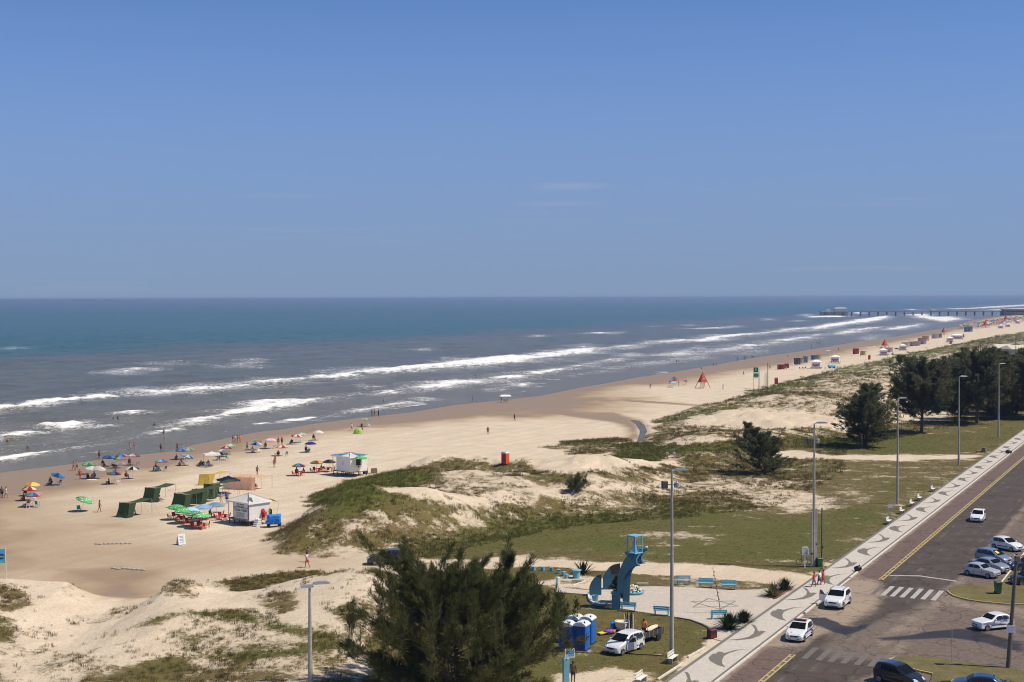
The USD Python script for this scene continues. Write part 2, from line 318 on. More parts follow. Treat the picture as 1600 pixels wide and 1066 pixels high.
def fabric(name, c, trans=.45, var=.08):
    c = np.asarray(c, float)
    return usdkit.material(stage, f'/World/Looks/{name}', {'tc': ('texture_coordinate', {}), 'n': ('noise_texture', {'scale': 3.0, 'detail': 4.0}), 'r': ('rgb_ramp', {'ramp': [(.25, c * (1 - var)), (.75, np.minimum(c * (1 + var), 1))]}),
        'd': ('principled_bsdf', {'roughness': .75, 'specular_ior_level': .2}), 't': ('translucent_bsdf', {}), 'x': ('mix_closure', {'fac': trans})},
        [('tc.object', 'n.vector'), ('n.fac', 'r.fac'), ('r.color', 'd.base_color'), ('r.color', 't.color'), ('d.BSDF', 'x.closure1'), ('t.BSDF', 'x.closure2')], surface='x.closure')
TARP_G = fabric('green_tarp', (.13, .20, .11), .4); TARP_Y = fabric('yellow_tarp', (.80, .66, .20)); TARP_N = fabric('navy_fabric', (.03, .04, .11), .2)
TARP_PK = fabric('beige_pink_fabric', (.90, .72, .58), .55); TARP_W = fabric('white_fabric', (.88, .87, .84), .04); TARP_B = look('blue_tarp', (.01, .20, .66), .5, .12, 2, .6, 8)
FLAG_G = look('flag_green', (.01, .28, .07), .7, .1, 2)
CLOTH = {k: look('cloth_' + k, c, .75, .08, 3) for k, c in {'red': (.55, .03, .03), 'blue': (.02, .12, .48), 'deepblue': (.02, .03, .36), 'sky': (.10, .42, .78), 'yellow': (.80, .58, .04), 'orange': (.75, .22, .03), 'green': (.06, .42, .13),
         'palegreen': (.35, .62, .33), 'lime': (.42, .60, .10), 'pink': (.72, .32, .42), 'pastelpink': (.78, .60, .58), 'lilac': (.60, .55, .70), 'white': (.78, .77, .75), 'black': (.02, .02, .025), 'cream': (.76, .66, .46), 'teal': (.05, .38, .42), 'grey': (.22, .22, .23), 'purple': (.22, .07, .36), 'navy': (.02, .03, .09), 'brown': (.12, .07, .04)}.items()}
FAB = {k: fabric('fabric_' + k, tuple(.80 * q + .20 * (.3 * c[0] + .5 * c[1] + .2 * c[2] + .12) for q in c)) for k, c in {'red': (.66, .04, .04), 'blue': (.03, .18, .62), 'deepblue': (.03, .05, .52), 'sky': (.14, .50, .84), 'yellow': (.88, .68, .05), 'orange': (.84, .28, .04), 'green': (.08, .50, .16), 'palegreen': (.42, .72, .40), 'lime': (.50, .70, .12), 'pink': (.80, .38, .50), 'pastelpink': (.85, .68, .66), 'lilac': (.70, .65, .80), 'white': (.85, .84, .82), 'black': (.03, .03, .035), 'cream': (.84, .75, .54), 'teal': (.06, .45, .50), 'grey': (.25, .25, .26), 'brown': (.14, .08, .05), 'navy': (.08, .12, .26)}.items()}
POLKA = spotted('polka_green', (.10, .46, .14), (.75, .80, .72))
RING_B = ringed('ringed_blue', (.18, .48, .80), (.62, .74, .84))
SKIN = look('tanned_skin', (.34, .17, .10), .55, .1, 6)
SKIN_P = look('light_skin', (.50, .29, .20), .55, .1, 6)
SKIN_D = look('dark_skin', (.13, .065, .04), .55, .1, 6)
HAIR = look('dark_hair', (.02, .014, .01), .6, .2, 20)
EYE = look('eye', (.02, .02, .02), .3, .1, 5)
ROCKY = look('rough_concrete', (.40, .36, .31), .9, .15, 2, .4, 20)
BORDER = look('grey_border_stone', (.16, .15, .135), .85, .15, 8, .3, 60)
KERB = look('white_kerb', (.66, .62, .56), .75, .1, 1.5, .2, 20, dirt=(.44, .40, .34))
YELLOW = look('worn_yellow_paint', (.46, .35, .11), .75, .15, 1.5, .2, 20, dirt=(.33, .28, .18))
LINE = look('worn_white_line', (.40, .38, .36), .8, .15, 2, dirt=(.22, .20, .185))
LINE_F = look('faded_white_line', (.135, .122, .112), .85, .2, 2, dirt=(.085, .075, .068))
BLACKBAG = look('black_plastic', (.015, .015, .016), .35, .2, 5, .8, 12)
POLE_GREY = look('warm_grey_metal', (.40, .37, .33), .6, .1, 2)
BIN_G = look('green_bin', (.02, .09, .045), .45, .15, 3)
PALE_SIGN = look('pale_sign', (.62, .62, .60), .5, .05, 2)
INK = look('sign_ink', (.03, .03, .035), .6, .1, 3)
MAGENTA = look('magenta_print', (.36, .06, .20), .6, .1, 3)
GREEN_SIGN = look('green_sign', (.012, .16, .085), .5, .1, 2)
MOSAIC_D = look('dark_mosaic', (.155, .14, .12), .85, .2, 12, .3, 60)
TREE_BARK = look('casuarina_bark', (.085, .065, .05), .9, .3, 3, .5, 25)
HOUSE_W = look('house_wall_grey', (.30, .31, .33), .8, .1, .5)
HOUSE_R = look('house_roof_pale', (.52, .47, .38), .8, .15, .6)

def pos_noise(n, l, name, scale, detail=4.0, rough=.6, seed=0):
    n[name] = ('noise_texture', {'scale': scale, 'detail': detail, 'roughness': rough}); n.setdefault('geo', ('geometry', {}))
    if seed:
        n[name + 'm'] = ('mapping', {'location': (seed * 13.7, seed * 5.1, 0)}); l += [('geo.position', name + 'm.vector'), (name + 'm.vector', name + '.vector')]
    else: l += [('geo.position', name + '.vector')]

# land: mask.r plants, mask.g wet and the painted scarp shadow, mask.b green rather than dry
n, l = {}, []
n['at'] = ('attribute', {'attribute': 'mask'}); n['s'] = ('separate_color', {}); l.append(('at.color', 's.color'))
pos_noise(n, l, 'nA', .07, 5.0, .6); pos_noise(n, l, 'nB', .6, 6.0, .68, 1); pos_noise(n, l, 'nC', 3.2, 4.0, .7, 2); pos_noise(n, l, 'nD', .22, 5.0, .65, 3); pos_noise(n, l, 'nE', 9.0, 3.0, .7, 4)
n['sand'] = ('rgb_ramp', {'ramp': [(.25, (.545, .445, .325)), (.5, (.62, .515, .385)), (.75, (.68, .575, .435))]}); l.append(('nD.fac', 'sand.fac'))
n['speck'] = ('map_range', {'from_min': .25, 'from_max': .75, 'to_min': .80, 'to_max': 1.14, 'clamp': True}); l.append(('nC.fac', 'speck.value'))
n['sand2'] = ('vector_math', {'math_type': 'scale'}); l += [('sand.color', 'sand2.vector1'), ('trk2.value', 'sand2.scale')]
n['tm0'] = ('mapping', {'rotation': (0, 0, -1.08)}); n['tm1'] = ('mapping', {'scale': (.025, .75, 1)}); n['tn'] = ('noise_texture', {'scale': 1.0, 'detail': 5.0, 'roughness': .62, 'distortion': .4}); n['trk'] = ('map_range', {'from_min': .3, 'from_max': .7, 'to_min': .90, 'to_max': 1.07, 'clamp': True}); n['trk2'] = ('math', {'math_type': 'multiply'})
l += [('geo.position', 'tm0.vector'), ('tm0.vector', 'tm1.vector'), ('tm1.vector', 'tn.vector'), ('tn.fac', 'trk.value'), ('trk.result', 'trk2.value1'), ('speck.result', 'trk2.value2')]
# damp sand, plus the scarp shadow drawn by the same mask
n['wn'] = ('math', {'math_type': 'multiply_add', 'value2': .45, 'value3': -.22}); l.append(('nA.fac', 'wn.value1'))
n['wn2'] = ('math', {'math_type': 'multiply_add', 'value2': .3, 'value3': -.15}); l.append(('nD.fac', 'wn2.value1'))
n['wa'] = ('math', {'math_type': 'add'}); l += [('s.g', 'wa.value1'), ('wn.value', 'wa.value2')]
n['wb'] = ('math', {'math_type': 'add'}); l += [('wa.value', 'wb.value1'), ('wn2.value', 'wb.value2')]
n['wg'] = ('math', {'math_type': 'minimum'}); n['wg2'] = ('math', {'math_type': 'multiply', 'value2': 2.2}); l += [('s.g', 'wg2.value1'), ('wb.value', 'wg.value1'), ('wg2.value', 'wg.value2')]
n['wf'] = ('map_range', {'from_min': .02, 'from_max': .88, 'clamp': True}); l.append(('wg.value', 'wf.value'))
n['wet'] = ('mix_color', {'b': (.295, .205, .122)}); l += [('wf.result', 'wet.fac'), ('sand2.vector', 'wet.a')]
# plants
n['va'] = ('math', {'math_type': 'multiply_add', 'value2': 1.0, 'value3': -.5}); l.append(('nB.fac', 'va.value1'))
n['vb'] = ('math', {'math_type': 'multiply_add', 'value2': .9, 'value3': -.45}); l.append(('nC.fac', 'vb.value1'))
n['vd'] = ('math', {'math_type': 'multiply_add', 'value2': 1.5, 'value3': -.75}); l.append(('nD.fac', 'vd.value1'))
n['v1'] = ('math', {'math_type': 'add'}); l += [('va.value', 'v1.value1'), ('vb.value', 'v1.value2')]
n['v2'] = ('math', {'math_type': 'add'}); l += [('v1.value', 'v2.value1'), ('vd.value', 'v2.value2')]
n['v3'] = ('math', {'math_type': 'add'}); l += [('v2.value', 'v3.value1'), ('s.r', 'v3.value2')]
n['vgate'] = ('map_range', {'from_min': .0, 'from_max': .12, 'clamp': True}); l.append(('s.r', 'vgate.value'))
n['vf'] = ('map_range', {'from_min': .36, 'from_max': .62, 'clamp': True}); l.append(('v3.value', 'vf.value'))
n['vg'] = ('math', {'math_type': 'multiply'}); l += [('vf.result', 'vg.value1'), ('vgate.result', 'vg.value2')]
n['dry'] = ('rgb_ramp', {'ramp': [(.25, (.075, .050, .018)), (.5, (.135, .095, .038)), (.8, (.23, .175, .080))]}); l.append(('nB.fac', 'dry.fac'))
n['grn'] = ('rgb_ramp', {'ramp': [(.25, (.048, .054, .009)), (.5, (.086, .092, .017)), (.8, (.145, .138, .035))]}); l.append(('nC.fac', 'grn.fac'))
n['gn'] = ('math', {'math_type': 'multiply_add', 'value2': 1.3, 'value3': -.65}); l.append(('nA.fac', 'gn.value1'))
n['gadd'] = ('math', {'math_type': 'add', 'use_clamp': True}); l += [('gn.value', 'gadd.value1'), ('s.b', 'gadd.value2')]
n['pl'] = ('mix_color', {}); l += [('gadd.value', 'pl.fac'), ('dry.color', 'pl.a'), ('grn.color', 'pl.b')]
n['col'] = ('mix_color', {}); l += [('vg.value', 'col.fac'), ('wet.result', 'col.a'), ('pl.result', 'col.b')]
n['rg'] = ('map_range', {'from_min': .75, 'from_max': 1.0, 'to_min': .95, 'to_max': .45, 'clamp': True}); l.append(('wf.result', 'rg.value'))
n['hb'] = ('math', {'math_type': 'multiply_add', 'value2': .35}); l += [('nE.fac', 'hb.value1'), ('nC.fac', 'hb.value3')]
n['hd'] = ('math', {'math_type': 'multiply_add', 'value2': 1.2}); l += [('nB.fac', 'hd.value1'), ('hb.value', 'hd.value3')]
n['bst'] = ('map_range', {'from_min': .0, 'from_max': .6, 'to_min': .42, 'to_max': .06, 'clamp': True}); l.append(('wg.value', 'bst.value'))
n['bmp'] = ('bump', {'distance': .35}); l += [('hd.value', 'bmp.height'), ('bst.result', 'bmp.strength')]
n['p'] = ('principled_bsdf', {'specular_ior_level': .25}); l += [('col.result', 'p.base_color'), ('rg.result', 'p.roughness'), ('bmp.normal', 'p.normal')]
LAND = usdkit.material(stage, '/World/Looks/land', n, l, surface='p.BSDF')

# sea: sea.r foam, sea.g murky shore water, sea.b thin streaks of foam
n, l = {}, []
n['at'] = ('attribute', {'attribute': 'sea'}); n['s'] = ('separate_color', {}); l.append(('at.color', 's.color'))
pos_noise(n, l, 'n1', .045, 5.0, .6); pos_noise(n, l, 'n2', .35, 6.0, .7, 1); pos_noise(n, l, 'n3', 1.6, 4.0, .65, 2)
n['str0'] = ('mapping', {'rotation': (0, 0, -1.05)}); l.append(('geo.position', 'str0.vector')); n['str'] = ('mapping', {'scale': (.16, .60, 1)}); n['n4'] = ('noise_texture', {'scale': 1.0, 'detail': 6.0, 'roughness': .72, 'distortion': .6}); l += [('str0.vector', 'str.vector'), ('str.vector', 'n4.vector')]
n['mk'] = ('math', {'math_type': 'multiply_add', 'value2': .5, 'value3': -.25}); l.append(('n1.fac', 'mk.value1'))
n['mk2'] = ('math', {'math_type': 'add', 'use_clamp': True}); l += [('s.g', 'mk2.value1'), ('mk.value', 'mk2.value2')]
n['wat'] = ('rgb_ramp', {'ramp': [(.0, (.004, .064, .058)), (.35, (.014, .074, .060)), (.6, (.074, .076, .048)), (1.0, (.165, .138, .078))]}); l.append(('mk2.value', 'wat.fac'))
n['fa'] = ('math', {'math_type': 'multiply_add', 'value2': 1.6, 'value3': -.8}); l.append(('n2.fac', 'fa.value1'))
n['fb'] = ('math', {'math_type': 'multiply_add', 'value2': 1.8, 'value3': -.9}); l.append(('n4.fac', 'fb.value1'))
n['fc'] = ('math', {'math_type': 'add'}); l += [('fa.value', 'fc.value1'), ('fb.value', 'fc.value2')]
n['fd'] = ('math', {'math_type': 'add'}); l += [('fc.value', 'fd.value1'), ('s.r', 'fd.value2')]
n['ff'] = ('map_range', {'from_min': .42, 'from_max': .86, 'clamp': True}); l.append(('fd.value', 'ff.value'))
n['fgate'] = ('map_range', {'from_min': .03, 'from_max': .2, 'clamp': True}); l.append(('s.r', 'fgate.value'))
n['f1'] = ('math', {'math_type': 'multiply'}); l += [('ff.result', 'f1.value1'), ('fgate.result', 'f1.value2')]
n['lv'] = ('voronoi_texture', {'scale': .55, 'feature': 'distance_to_edge'}); n['lw'] = ('noise_texture', {'scale': .5, 'detail': 3.0}); n['lx'] = ('vector_math', {'math_type': 'scale', 'scale': 3.0}); n['ly'] = ('vector_math', {'math_type': 'add'}); n['lace'] = ('map_range', {'from_min': .0, 'from_max': .16, 'to_min': .26, 'to_max': -.10, 'clamp': True})
l += [('geo.position', 'lw.vector'), ('lw.color', 'lx.vector1'), ('geo.position', 'ly.vector1'), ('lx.vector', 'ly.vector2'), ('ly.vector', 'lv.vector'), ('lv.distance', 'lace.value')]
n['sk0'] = ('math', {'math_type': 'add'}); l += [('s.b', 'sk0.value1'), ('lace.result', 'sk0.value2')]
n['sk'] = ('math', {'math_type': 'multiply_add', 'value2': 1.0}); l += [('n4.fac', 'sk.value1'), ('sk0.value', 'sk.value3')]
n['skf'] = ('map_range', {'from_min': .94, 'from_max': 1.35, 'to_max': .72, 'clamp': True}); l.append(('sk.value', 'skf.value'))
n['sgate'] = ('map_range', {'from_min': .02, 'from_max': .2, 'clamp': True}); l.append(('s.b', 'sgate.value'))
n['f2'] = ('math', {'math_type': 'multiply'}); l += [('skf.result', 'f2.value1'), ('sgate.result', 'f2.value2')]
n['foam'] = ('math', {'math_type': 'maximum'}); l += [('f1.value', 'foam.value1'), ('f2.value', 'foam.value2')]
n['hh'] = ('math', {'math_type': 'multiply_add', 'value2': .35}); l += [('n3.fac', 'hh.value1'), ('n2.fac', 'hh.value3')]
n['h2'] = ('math', {'math_type': 'multiply_add', 'value2': 1.6}); l += [('n4.fac', 'h2.value1'), ('hh.value', 'h2.value3')]
n['bs'] = ('bump', {'strength': 1.0, 'distance': .85}); l.append(('h2.value', 'bs.height'))
n['bf'] = ('bump', {'strength': .8, 'distance': .5}); l.append(('n2.fac', 'bf.height'))
n['pw'] = ('principled_bsdf', {'roughness': .16, 'ior': 1.33}); l += [('wat.color', 'pw.base_color'), ('bs.normal', 'pw.normal')]
n['pf'] = ('principled_bsdf', {'base_color': (.80, .79, .77), 'roughness': .85, 'specular_ior_level': .2}); l.append(('bf.normal', 'pf.normal'))
n['mx'] = ('mix_closure', {}); l += [('foam.value', 'mx.fac'), ('pw.BSDF', 'mx.closure1'), ('pf.BSDF', 'mx.closure2')]
SEAM_MAT = usdkit.material(stage, '/World/Looks/sea_water', n, l, surface='mx.closure')

# road: mask.r pale dust, mask.g dark stain, mask.b paving lane against asphalt (0 asphalt, .5 old grey, 1 brown paving)
n, l = {}, []
n['at'] = ('attribute', {'attribute': 'mask'}); n['s'] = ('separate_color', {}); l.append(('at.color', 's.color'))
pos_noise(n, l, 'n1', .25, 6.0, .65); pos_noise(n, l, 'n2', 2.2, 6.0, .7, 1); pos_noise(n, l, 'n3', 14., 3.0, .7, 2)
n['asp'] = ('rgb_ramp', {'ramp': [(.3, (.058, .045, .037)), (.7, (.088, .070, .058))]}); l.append(('n1.fac', 'asp.fac'))
n['old'] = ('rgb_ramp', {'ramp': [(.25, (.095, .073, .058)), (.5, (.145, .114, .091)), (.75, (.21, .168, .135))]}); l.append(('n2.fac', 'old.fac'))
n['brn'] = ('rgb_ramp', {'ramp': [(.25, (.095, .062, .052)), (.5, (.135, .092, .077)), (.8, (.20, .15, .125))]}); l.append(('n2.fac', 'brn.fac'))
n['t1'] = ('map_range', {'from_min': .0, 'from_max': .5, 'clamp': True}); n['t2'] = ('map_range', {'from_min': .5, 'from_max': 1.0, 'clamp': True}); l += [('s.b', 't1.value'), ('s.b', 't2.value')]
n['m1'] = ('mix_color', {}); n['m2'] = ('mix_color', {}); l += [('t1.result', 'm1.fac'), ('asp.color', 'm1.a'), ('old.color', 'm1.b'), ('t2.result', 'm2.fac'), ('m1.result', 'm2.a'), ('brn.color', 'm2.b')]
n['dn'] = ('math', {'math_type': 'multiply_add', 'value2': 1.3, 'value3': -.65}); n['dn2'] = ('math', {'math_type': 'multiply_add', 'value2': .8, 'value3': -.4}); l += [('n1.fac', 'dn.value1'), ('n2.fac', 'dn2.value1')]
n['da'] = ('math', {'math_type': 'add'}); n['db'] = ('math', {'math_type': 'add'}); l += [('dn.value', 'da.value1'), ('dn2.value', 'da.value2'), ('da.value', 'db.value1'), ('s.r', 'db.value2')]
n['df'] = ('map_range', {'from_min': .25, 'from_max': .95, 'clamp': True}); n['dg'] = ('map_range', {'from_min': .02, 'from_max': .35, 'clamp': True}); n['dm'] = ('math', {'math_type': 'multiply'})
l += [('db.value', 'df.value'), ('s.r', 'dg.value'), ('df.result', 'dm.value1'), ('dg.result', 'dm.value2')]
n['m3'] = ('mix_color', {'b': (.30, .235, .175)}); l += [('dm.value', 'm3.fac'), ('m2.result', 'm3.a')]
n['sa'] = ('math', {'math_type': 'add'}); n['sb'] = ('math', {'math_type': 'add'}); l += [('dn.value', 'sa.value1'), ('s.g', 'sa.value2'), ('sa.value', 'sb.value1'), ('dn2.value', 'sb.value2')]
n['sf'] = ('map_range', {'from_min': .3, 'from_max': .7, 'to_max': .9, 'clamp': True}); n['sg'] = ('map_range', {'from_min': .05, 'from_max': .3, 'clamp': True}); n['smm'] = ('math', {'math_type': 'multiply'})
l += [('sb.value', 'sf.value'), ('s.g', 'sg.value'), ('sf.result', 'smm.value1'), ('sg.result', 'smm.value2')]
n['m4'] = ('mix_color', {'b': (.022, .019, .020)}); l += [('smm.value', 'm4.fac'), ('m3.result', 'm4.a')]
n['rr'] = ('map_range', {'from_min': 0., 'from_max': 1., 'to_min': .88, 'to_max': .45, 'clamp': True}); l.append(('smm.value', 'rr.value'))
n['wob'] = ('noise_texture', {'scale': .8, 'detail': 3.0}); n['wv'] = ('vector_math', {'math_type': 'scale', 'scale': 1.6}); n['wd'] = ('vector_math', {'math_type': 'add'}); n['crk'] = ('voronoi_texture', {'scale': .26, 'feature': 'distance_to_edge'}); n['cm_'] = ('map_range', {'from_min': .004, 'from_max': .022, 'to_min': .52, 'to_max': 1.0, 'clamp': True}); n['cs'] = ('vector_math', {'math_type': 'scale'})
l += [('geo.position', 'wob.vector'), ('wob.color', 'wv.vector1'), ('geo.position', 'wd.vector1'), ('wv.vector', 'wd.vector2'), ('wd.vector', 'crk.vector'), ('crk.distance', 'cm_.value'), ('m4.result', 'cs.vector1'), ('cm_.result', 'cs.scale')]
n['bm'] = ('bump', {'strength': .25, 'distance': .02}); l.append(('n3.fac', 'bm.height'))
n['p'] = ('principled_bsdf', {'specular_ior_level': .3}); l += [('cs.vector', 'p.base_color'), ('rr.result', 'p.roughness'), ('bm.normal', 'p.normal')]
ROAD = usdkit.material(stage, '/World/Looks/road', n, l, surface='p.BSDF')

def stone_look(name, c1, c2, cell, joint):
    """Small setts: cells with dark joints."""
    return usdkit.material(stage, f'/World/Looks/{name}', {'geo': ('geometry', {}), 'v': ('voronoi_texture', {'scale': cell, 'feature': 'distance_to_edge'}), 'vc': ('voronoi_texture', {'scale': cell}), 'n': ('noise_texture', {'scale': .5, 'detail': 5.0}),
        'm': ('map_range', {'from_min': .02, 'from_max': .10, 'clamp': True}), 'sep': ('separate_color', {}), 'a': ('math', {'math_type': 'multiply_add', 'value2': .5}), 'h': ('math', {'math_type': 'multiply', 'value2': .5}), 'r': ('rgb_ramp', {'ramp': [(.2, c1), (.8, c2)]}), 'mx': ('mix_color', {'a': joint}),
        'b': ('bump', {'strength': .4, 'distance': .02}), 'p': ('principled_bsdf', {'roughness': .85, 'specular_ior_level': .3})},
        [('geo.position', 'v.vector'), ('geo.position', 'vc.vector'), ('geo.position', 'n.vector'), ('v.distance', 'm.value'), ('vc.color', 'sep.color'), ('sep.r', 'a.value1'), ('n.fac', 'h.value1'), ('h.value', 'a.value3'), ('a.value', 'r.fac'), ('m.result', 'mx.fac'), ('r.color', 'mx.b'),
         ('m.result', 'b.height'), ('b.normal', 'p.normal'), ('mx.result', 'p.base_color')], surface='p.BSDF')
MOSAIC = stone_look('white_mosaic', (.50, .455, .395), (.64, .595, .53), 7.0, (.38, .34, .29))
PLAZA = stone_look('plaza_stone', (.48, .42, .35), (.61, .55, .475), 6.0, (.36, .31, .25))

def leaf_look(name, ramp, scale=.35, trans=.35, fine=2.5):
    n, l = {}, []
    pos_noise(n, l, 'n1', scale, 4.0, .6); pos_noise(n, l, 'n2', fine, 3.0, .6, 1)
    n['a'] = ('math', {'math_type': 'multiply_add', 'value2': .5}); n['h'] = ('math', {'math_type': 'multiply', 'value2': .5}); l += [('n2.fac', 'h.value1'), ('n1.fac', 'a.value1'), ('h.value', 'a.value3')]
    n['r'] = ('rgb_ramp', {'ramp': ramp}); n['d'] = ('principled_bsdf', {'roughness': .7, 'specular_ior_level': .25}); n['t'] = ('translucent_bsdf', {}); n['x'] = ('mix_closure', {'fac': trans})
    l += [('a.value', 'r.fac'), ('r.color', 'd.base_color'), ('r.color', 't.color'), ('d.BSDF', 'x.closure1'), ('t.BSDF', 'x.closure2')]
    return usdkit.material(stage, f'/World/Looks/{name}', n, l, surface='x.closure')
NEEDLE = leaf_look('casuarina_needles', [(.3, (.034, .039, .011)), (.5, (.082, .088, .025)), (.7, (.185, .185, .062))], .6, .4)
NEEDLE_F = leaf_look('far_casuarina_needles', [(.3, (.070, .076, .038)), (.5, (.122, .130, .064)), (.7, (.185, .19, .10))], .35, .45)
GRASS_G = leaf_look('green_grass_blades', [(.3, (.060, .068, .012)), (.5, (.100, .108, .022)), (.7, (.165, .162, .045))], .12)
GRASS_L = leaf_look('light_grass_blades', [(.3, (.095, .104, .022)), (.5, (.150, .156, .036)), (.7, (.22, .212, .065))], .12)
GRASS_D = leaf_look('dry_grass_blades', [(.3, (.075, .050, .018)), (.5, (.135, .096, .036)), (.7, (.235, .175, .075))], .12)
AGAVE = leaf_look('agave_leaves', [(.3, (.030, .045, .016)), (.5, (.050, .070, .026)), (.7, (.09, .11, .045))], .8)
AGAVE_L = leaf_look('light_agave_leaves', [(.3, (.11, .12, .045)), (.5, (.19, .20, .08)), (.7, (.30, .30, .14))], .8)
GRASS_S = leaf_look('lawn_grass_blades', [(.3, (.072, .082, .014)), (.5, (.112, .120, .025)), (.7, (.165, .16, .045))], .12, .5)
# ------------------------------------------------------------------ land
YP = np.concatenate([np.arange(900, 640, -6.0), np.arange(640, 60, -1.45), np.arange(60, 8, -2.0)])
SX = np.concatenate([np.linspace(-.9, -.41, 12), np.arange(-.40, .40, .00105), np.linspace(.41, 1.1, 16)])
Yr = 64500 / YP
LX, LY = SX[None, :] * Yr[:, None], np.repeat(Yr[:, None], len(SX), 1)
LZ = np.stack([zland(LX[i], LY[i]) for i in range(len(Yr))])

def pw(pts, world=True):
    return np.array([P(*q)[:2] for q in pts])
# patches: outline in the picture, plants, green, edge softness (m), raggedness (m), kind of edit
PATCH = []
def patch(pts, veg=None, green=None, wet=None, soft=2.0, rag=3.0): PATCH.append((pw(pts), veg, green, wet, soft, rag))
patch([(412, 858), (445, 822), (488, 797), (490, 772), (540, 750), (590, 742), (640, 730), (690, 716), (720, 716), (790, 722), (830, 718), (850, 734), (900, 740), (980, 728), (1050, 722), (1010, 690), (1022, 655), (1080, 637), (1150, 622), (1180, 610), (1210, 604), (1290, 582), (1400, 557), (1480, 541), (1560, 526), (1900, 505), (1900, 780), (1303, 882), (1265, 897), (1000, 877), (650, 872), (430, 866)], .70, .36, 0, 2.5, 5)
patch([(1022, 657), (1080, 640), (1150, 624), (1210, 606), (1290, 585), (1400, 560), (1480, 543), (1560, 528), (1900, 510), (1900, 600), (1480, 610), (1330, 670), (1240, 690), (1100, 690), (1030, 675)], .50, .42, 0, 5, 10)
# light green marram at the left tip
patch([(488, 797), (492, 772), (545, 750), (625, 738), (700, 738), (660, 752), (600, 764), (630, 778), (560, 800), (515, 806)], .98, 1.1, 0, 2, 4)
# bare dune sand among the plants
patch([(700, 728), (760, 732), (840, 752), (885, 760), (870, 790), (790, 796), (700, 782), (655, 766)], 0.41, .15, 0, 4, 8)
patch([(568, 758), (620, 762), (700, 770), (780, 774), (800, 782), (700, 782), (610, 770)], .08, .2, 0, 2, 3)
patch([(860, 772), (960, 748), (1040, 742), (1085, 756), (960, 778), (885, 794)], 0.37, .2, 0, 4, 8)
patch([(560, 812), (640, 806), (740, 812), (700, 830), (600, 826)], 0.47, .15, 0, 4, 8)
patch([(520, 850), (560, 842), (600, 852), (640, 862), (560, 868), (500, 866)], .5, .15, 0, 3, 5)
patch([(1060, 652), (1100, 646), (1180, 640), (1260, 645), (1330, 655), (1325, 674), (1200, 668), (1100, 666)], .10, .2, 0, 3, 8)
patch([(1130, 640), (1250, 612), (1340, 602), (1420, 588), (1480, 562), (1450, 602), (1350, 640), (1240, 642)], .42, .2, 0, 5, 12)
patch([(1010, 700), (1030, 690), (1130, 680), (1150, 690), (1060, 706)], .35, .2, 0, 4, 8)
patch([(1380, 640), (1440, 630), (1500, 640), (1480, 655), (1400, 660)], .15, .2, 0, 5, 10)
patch([(870, 800), (960, 790), (1020, 800), (990, 815), (900, 815)], 0.41, .2, 0, 4, 8)
patch([(1160, 770), (1240, 765), (1320, 780), (1330, 796), (1240, 800), (1170, 792)], .36, .25, 0, 4, 9)
patch([(1060, 752), (1160, 745), (1260, 755), (1200, 770), (1080, 766)], 0.41, .2, 0, 4, 9)
# tracks
patch([(842, 722), (900, 716), (990, 716), (1052, 712), (1052, 721), (960, 725), (880, 735), (848, 738)], .0, .2, 0, 1.5, 2)
patch([(1195, 708), (1240, 703), (1300, 712), (1420, 712), (1525, 712), (1520, 717), (1400, 720), (1300, 717), (1200, 714)], .05, .2, 0, 1.5, 3)
# greener ground
patch([(640, 858), (760, 836), (850, 806), (1000, 804), (1100, 796), (1220, 806), (1310, 800), (1420, 752), (1303, 870), (1270, 884), (1100, 876), (1000, 868), (850, 868), (700, 866)], .86, .80, 0, 5, 9)
patch([(1000, 834), (1080, 828), (1130, 842), (1040, 856)], .58, .4, 0, 6, 9)
patch([(940, 694), (1010, 690), (1060, 700), (1180, 690), (1200, 700), (1060, 711), (964, 713)], 1.0, .85, 0, 2, 5)
patch([(1240, 682), (1330, 686), (1500, 676), (1600, 655), (1570, 690), (1480, 706), (1300, 706), (1240, 700)], .98, .85, 0, 3, 6)
patch([(1490, 660), (1700, 600), (1900, 600), (1900, 700), (1600, 668), (1540, 700), (1490, 706)], .8, .5, 0, 4, 8)
patch([(855, 702), (872, 690), (925, 690), (970, 700), (970, 712), (880, 712)], .62, .25, 0, 2, 5)
patch([(870, 690), (905, 688), (960, 684), (985, 688), (950, 694), (900, 695)], .95, .6, 0, 1.5, 3)
patch([(1010, 660), (1080, 640), (1140, 632), (1150, 640), (1080, 652), (1040, 664)], .62, 1.04, 0, 3, 6)
patch([(1170, 612), (1210, 602), (1290, 582), (1300, 590), (1240, 608), (1180, 622)], .62, 1.04, 0, 3, 6)
patch([(1300, 580), (1400, 556), (1480, 541), (1500, 543), (1420, 566), (1330, 588)], .60, 1.04, 0, 4, 8)
patch([(1170, 614), (1230, 612), (1300, 614), (1330, 624), (1220, 622)], .66, .3, 0, 3, 6)
patch([(1390, 556), (1450, 546), (1560, 524), (1700, 505), (1700, 520), (1560, 540), (1480, 552)], .66, .7, 0, 4, 8)
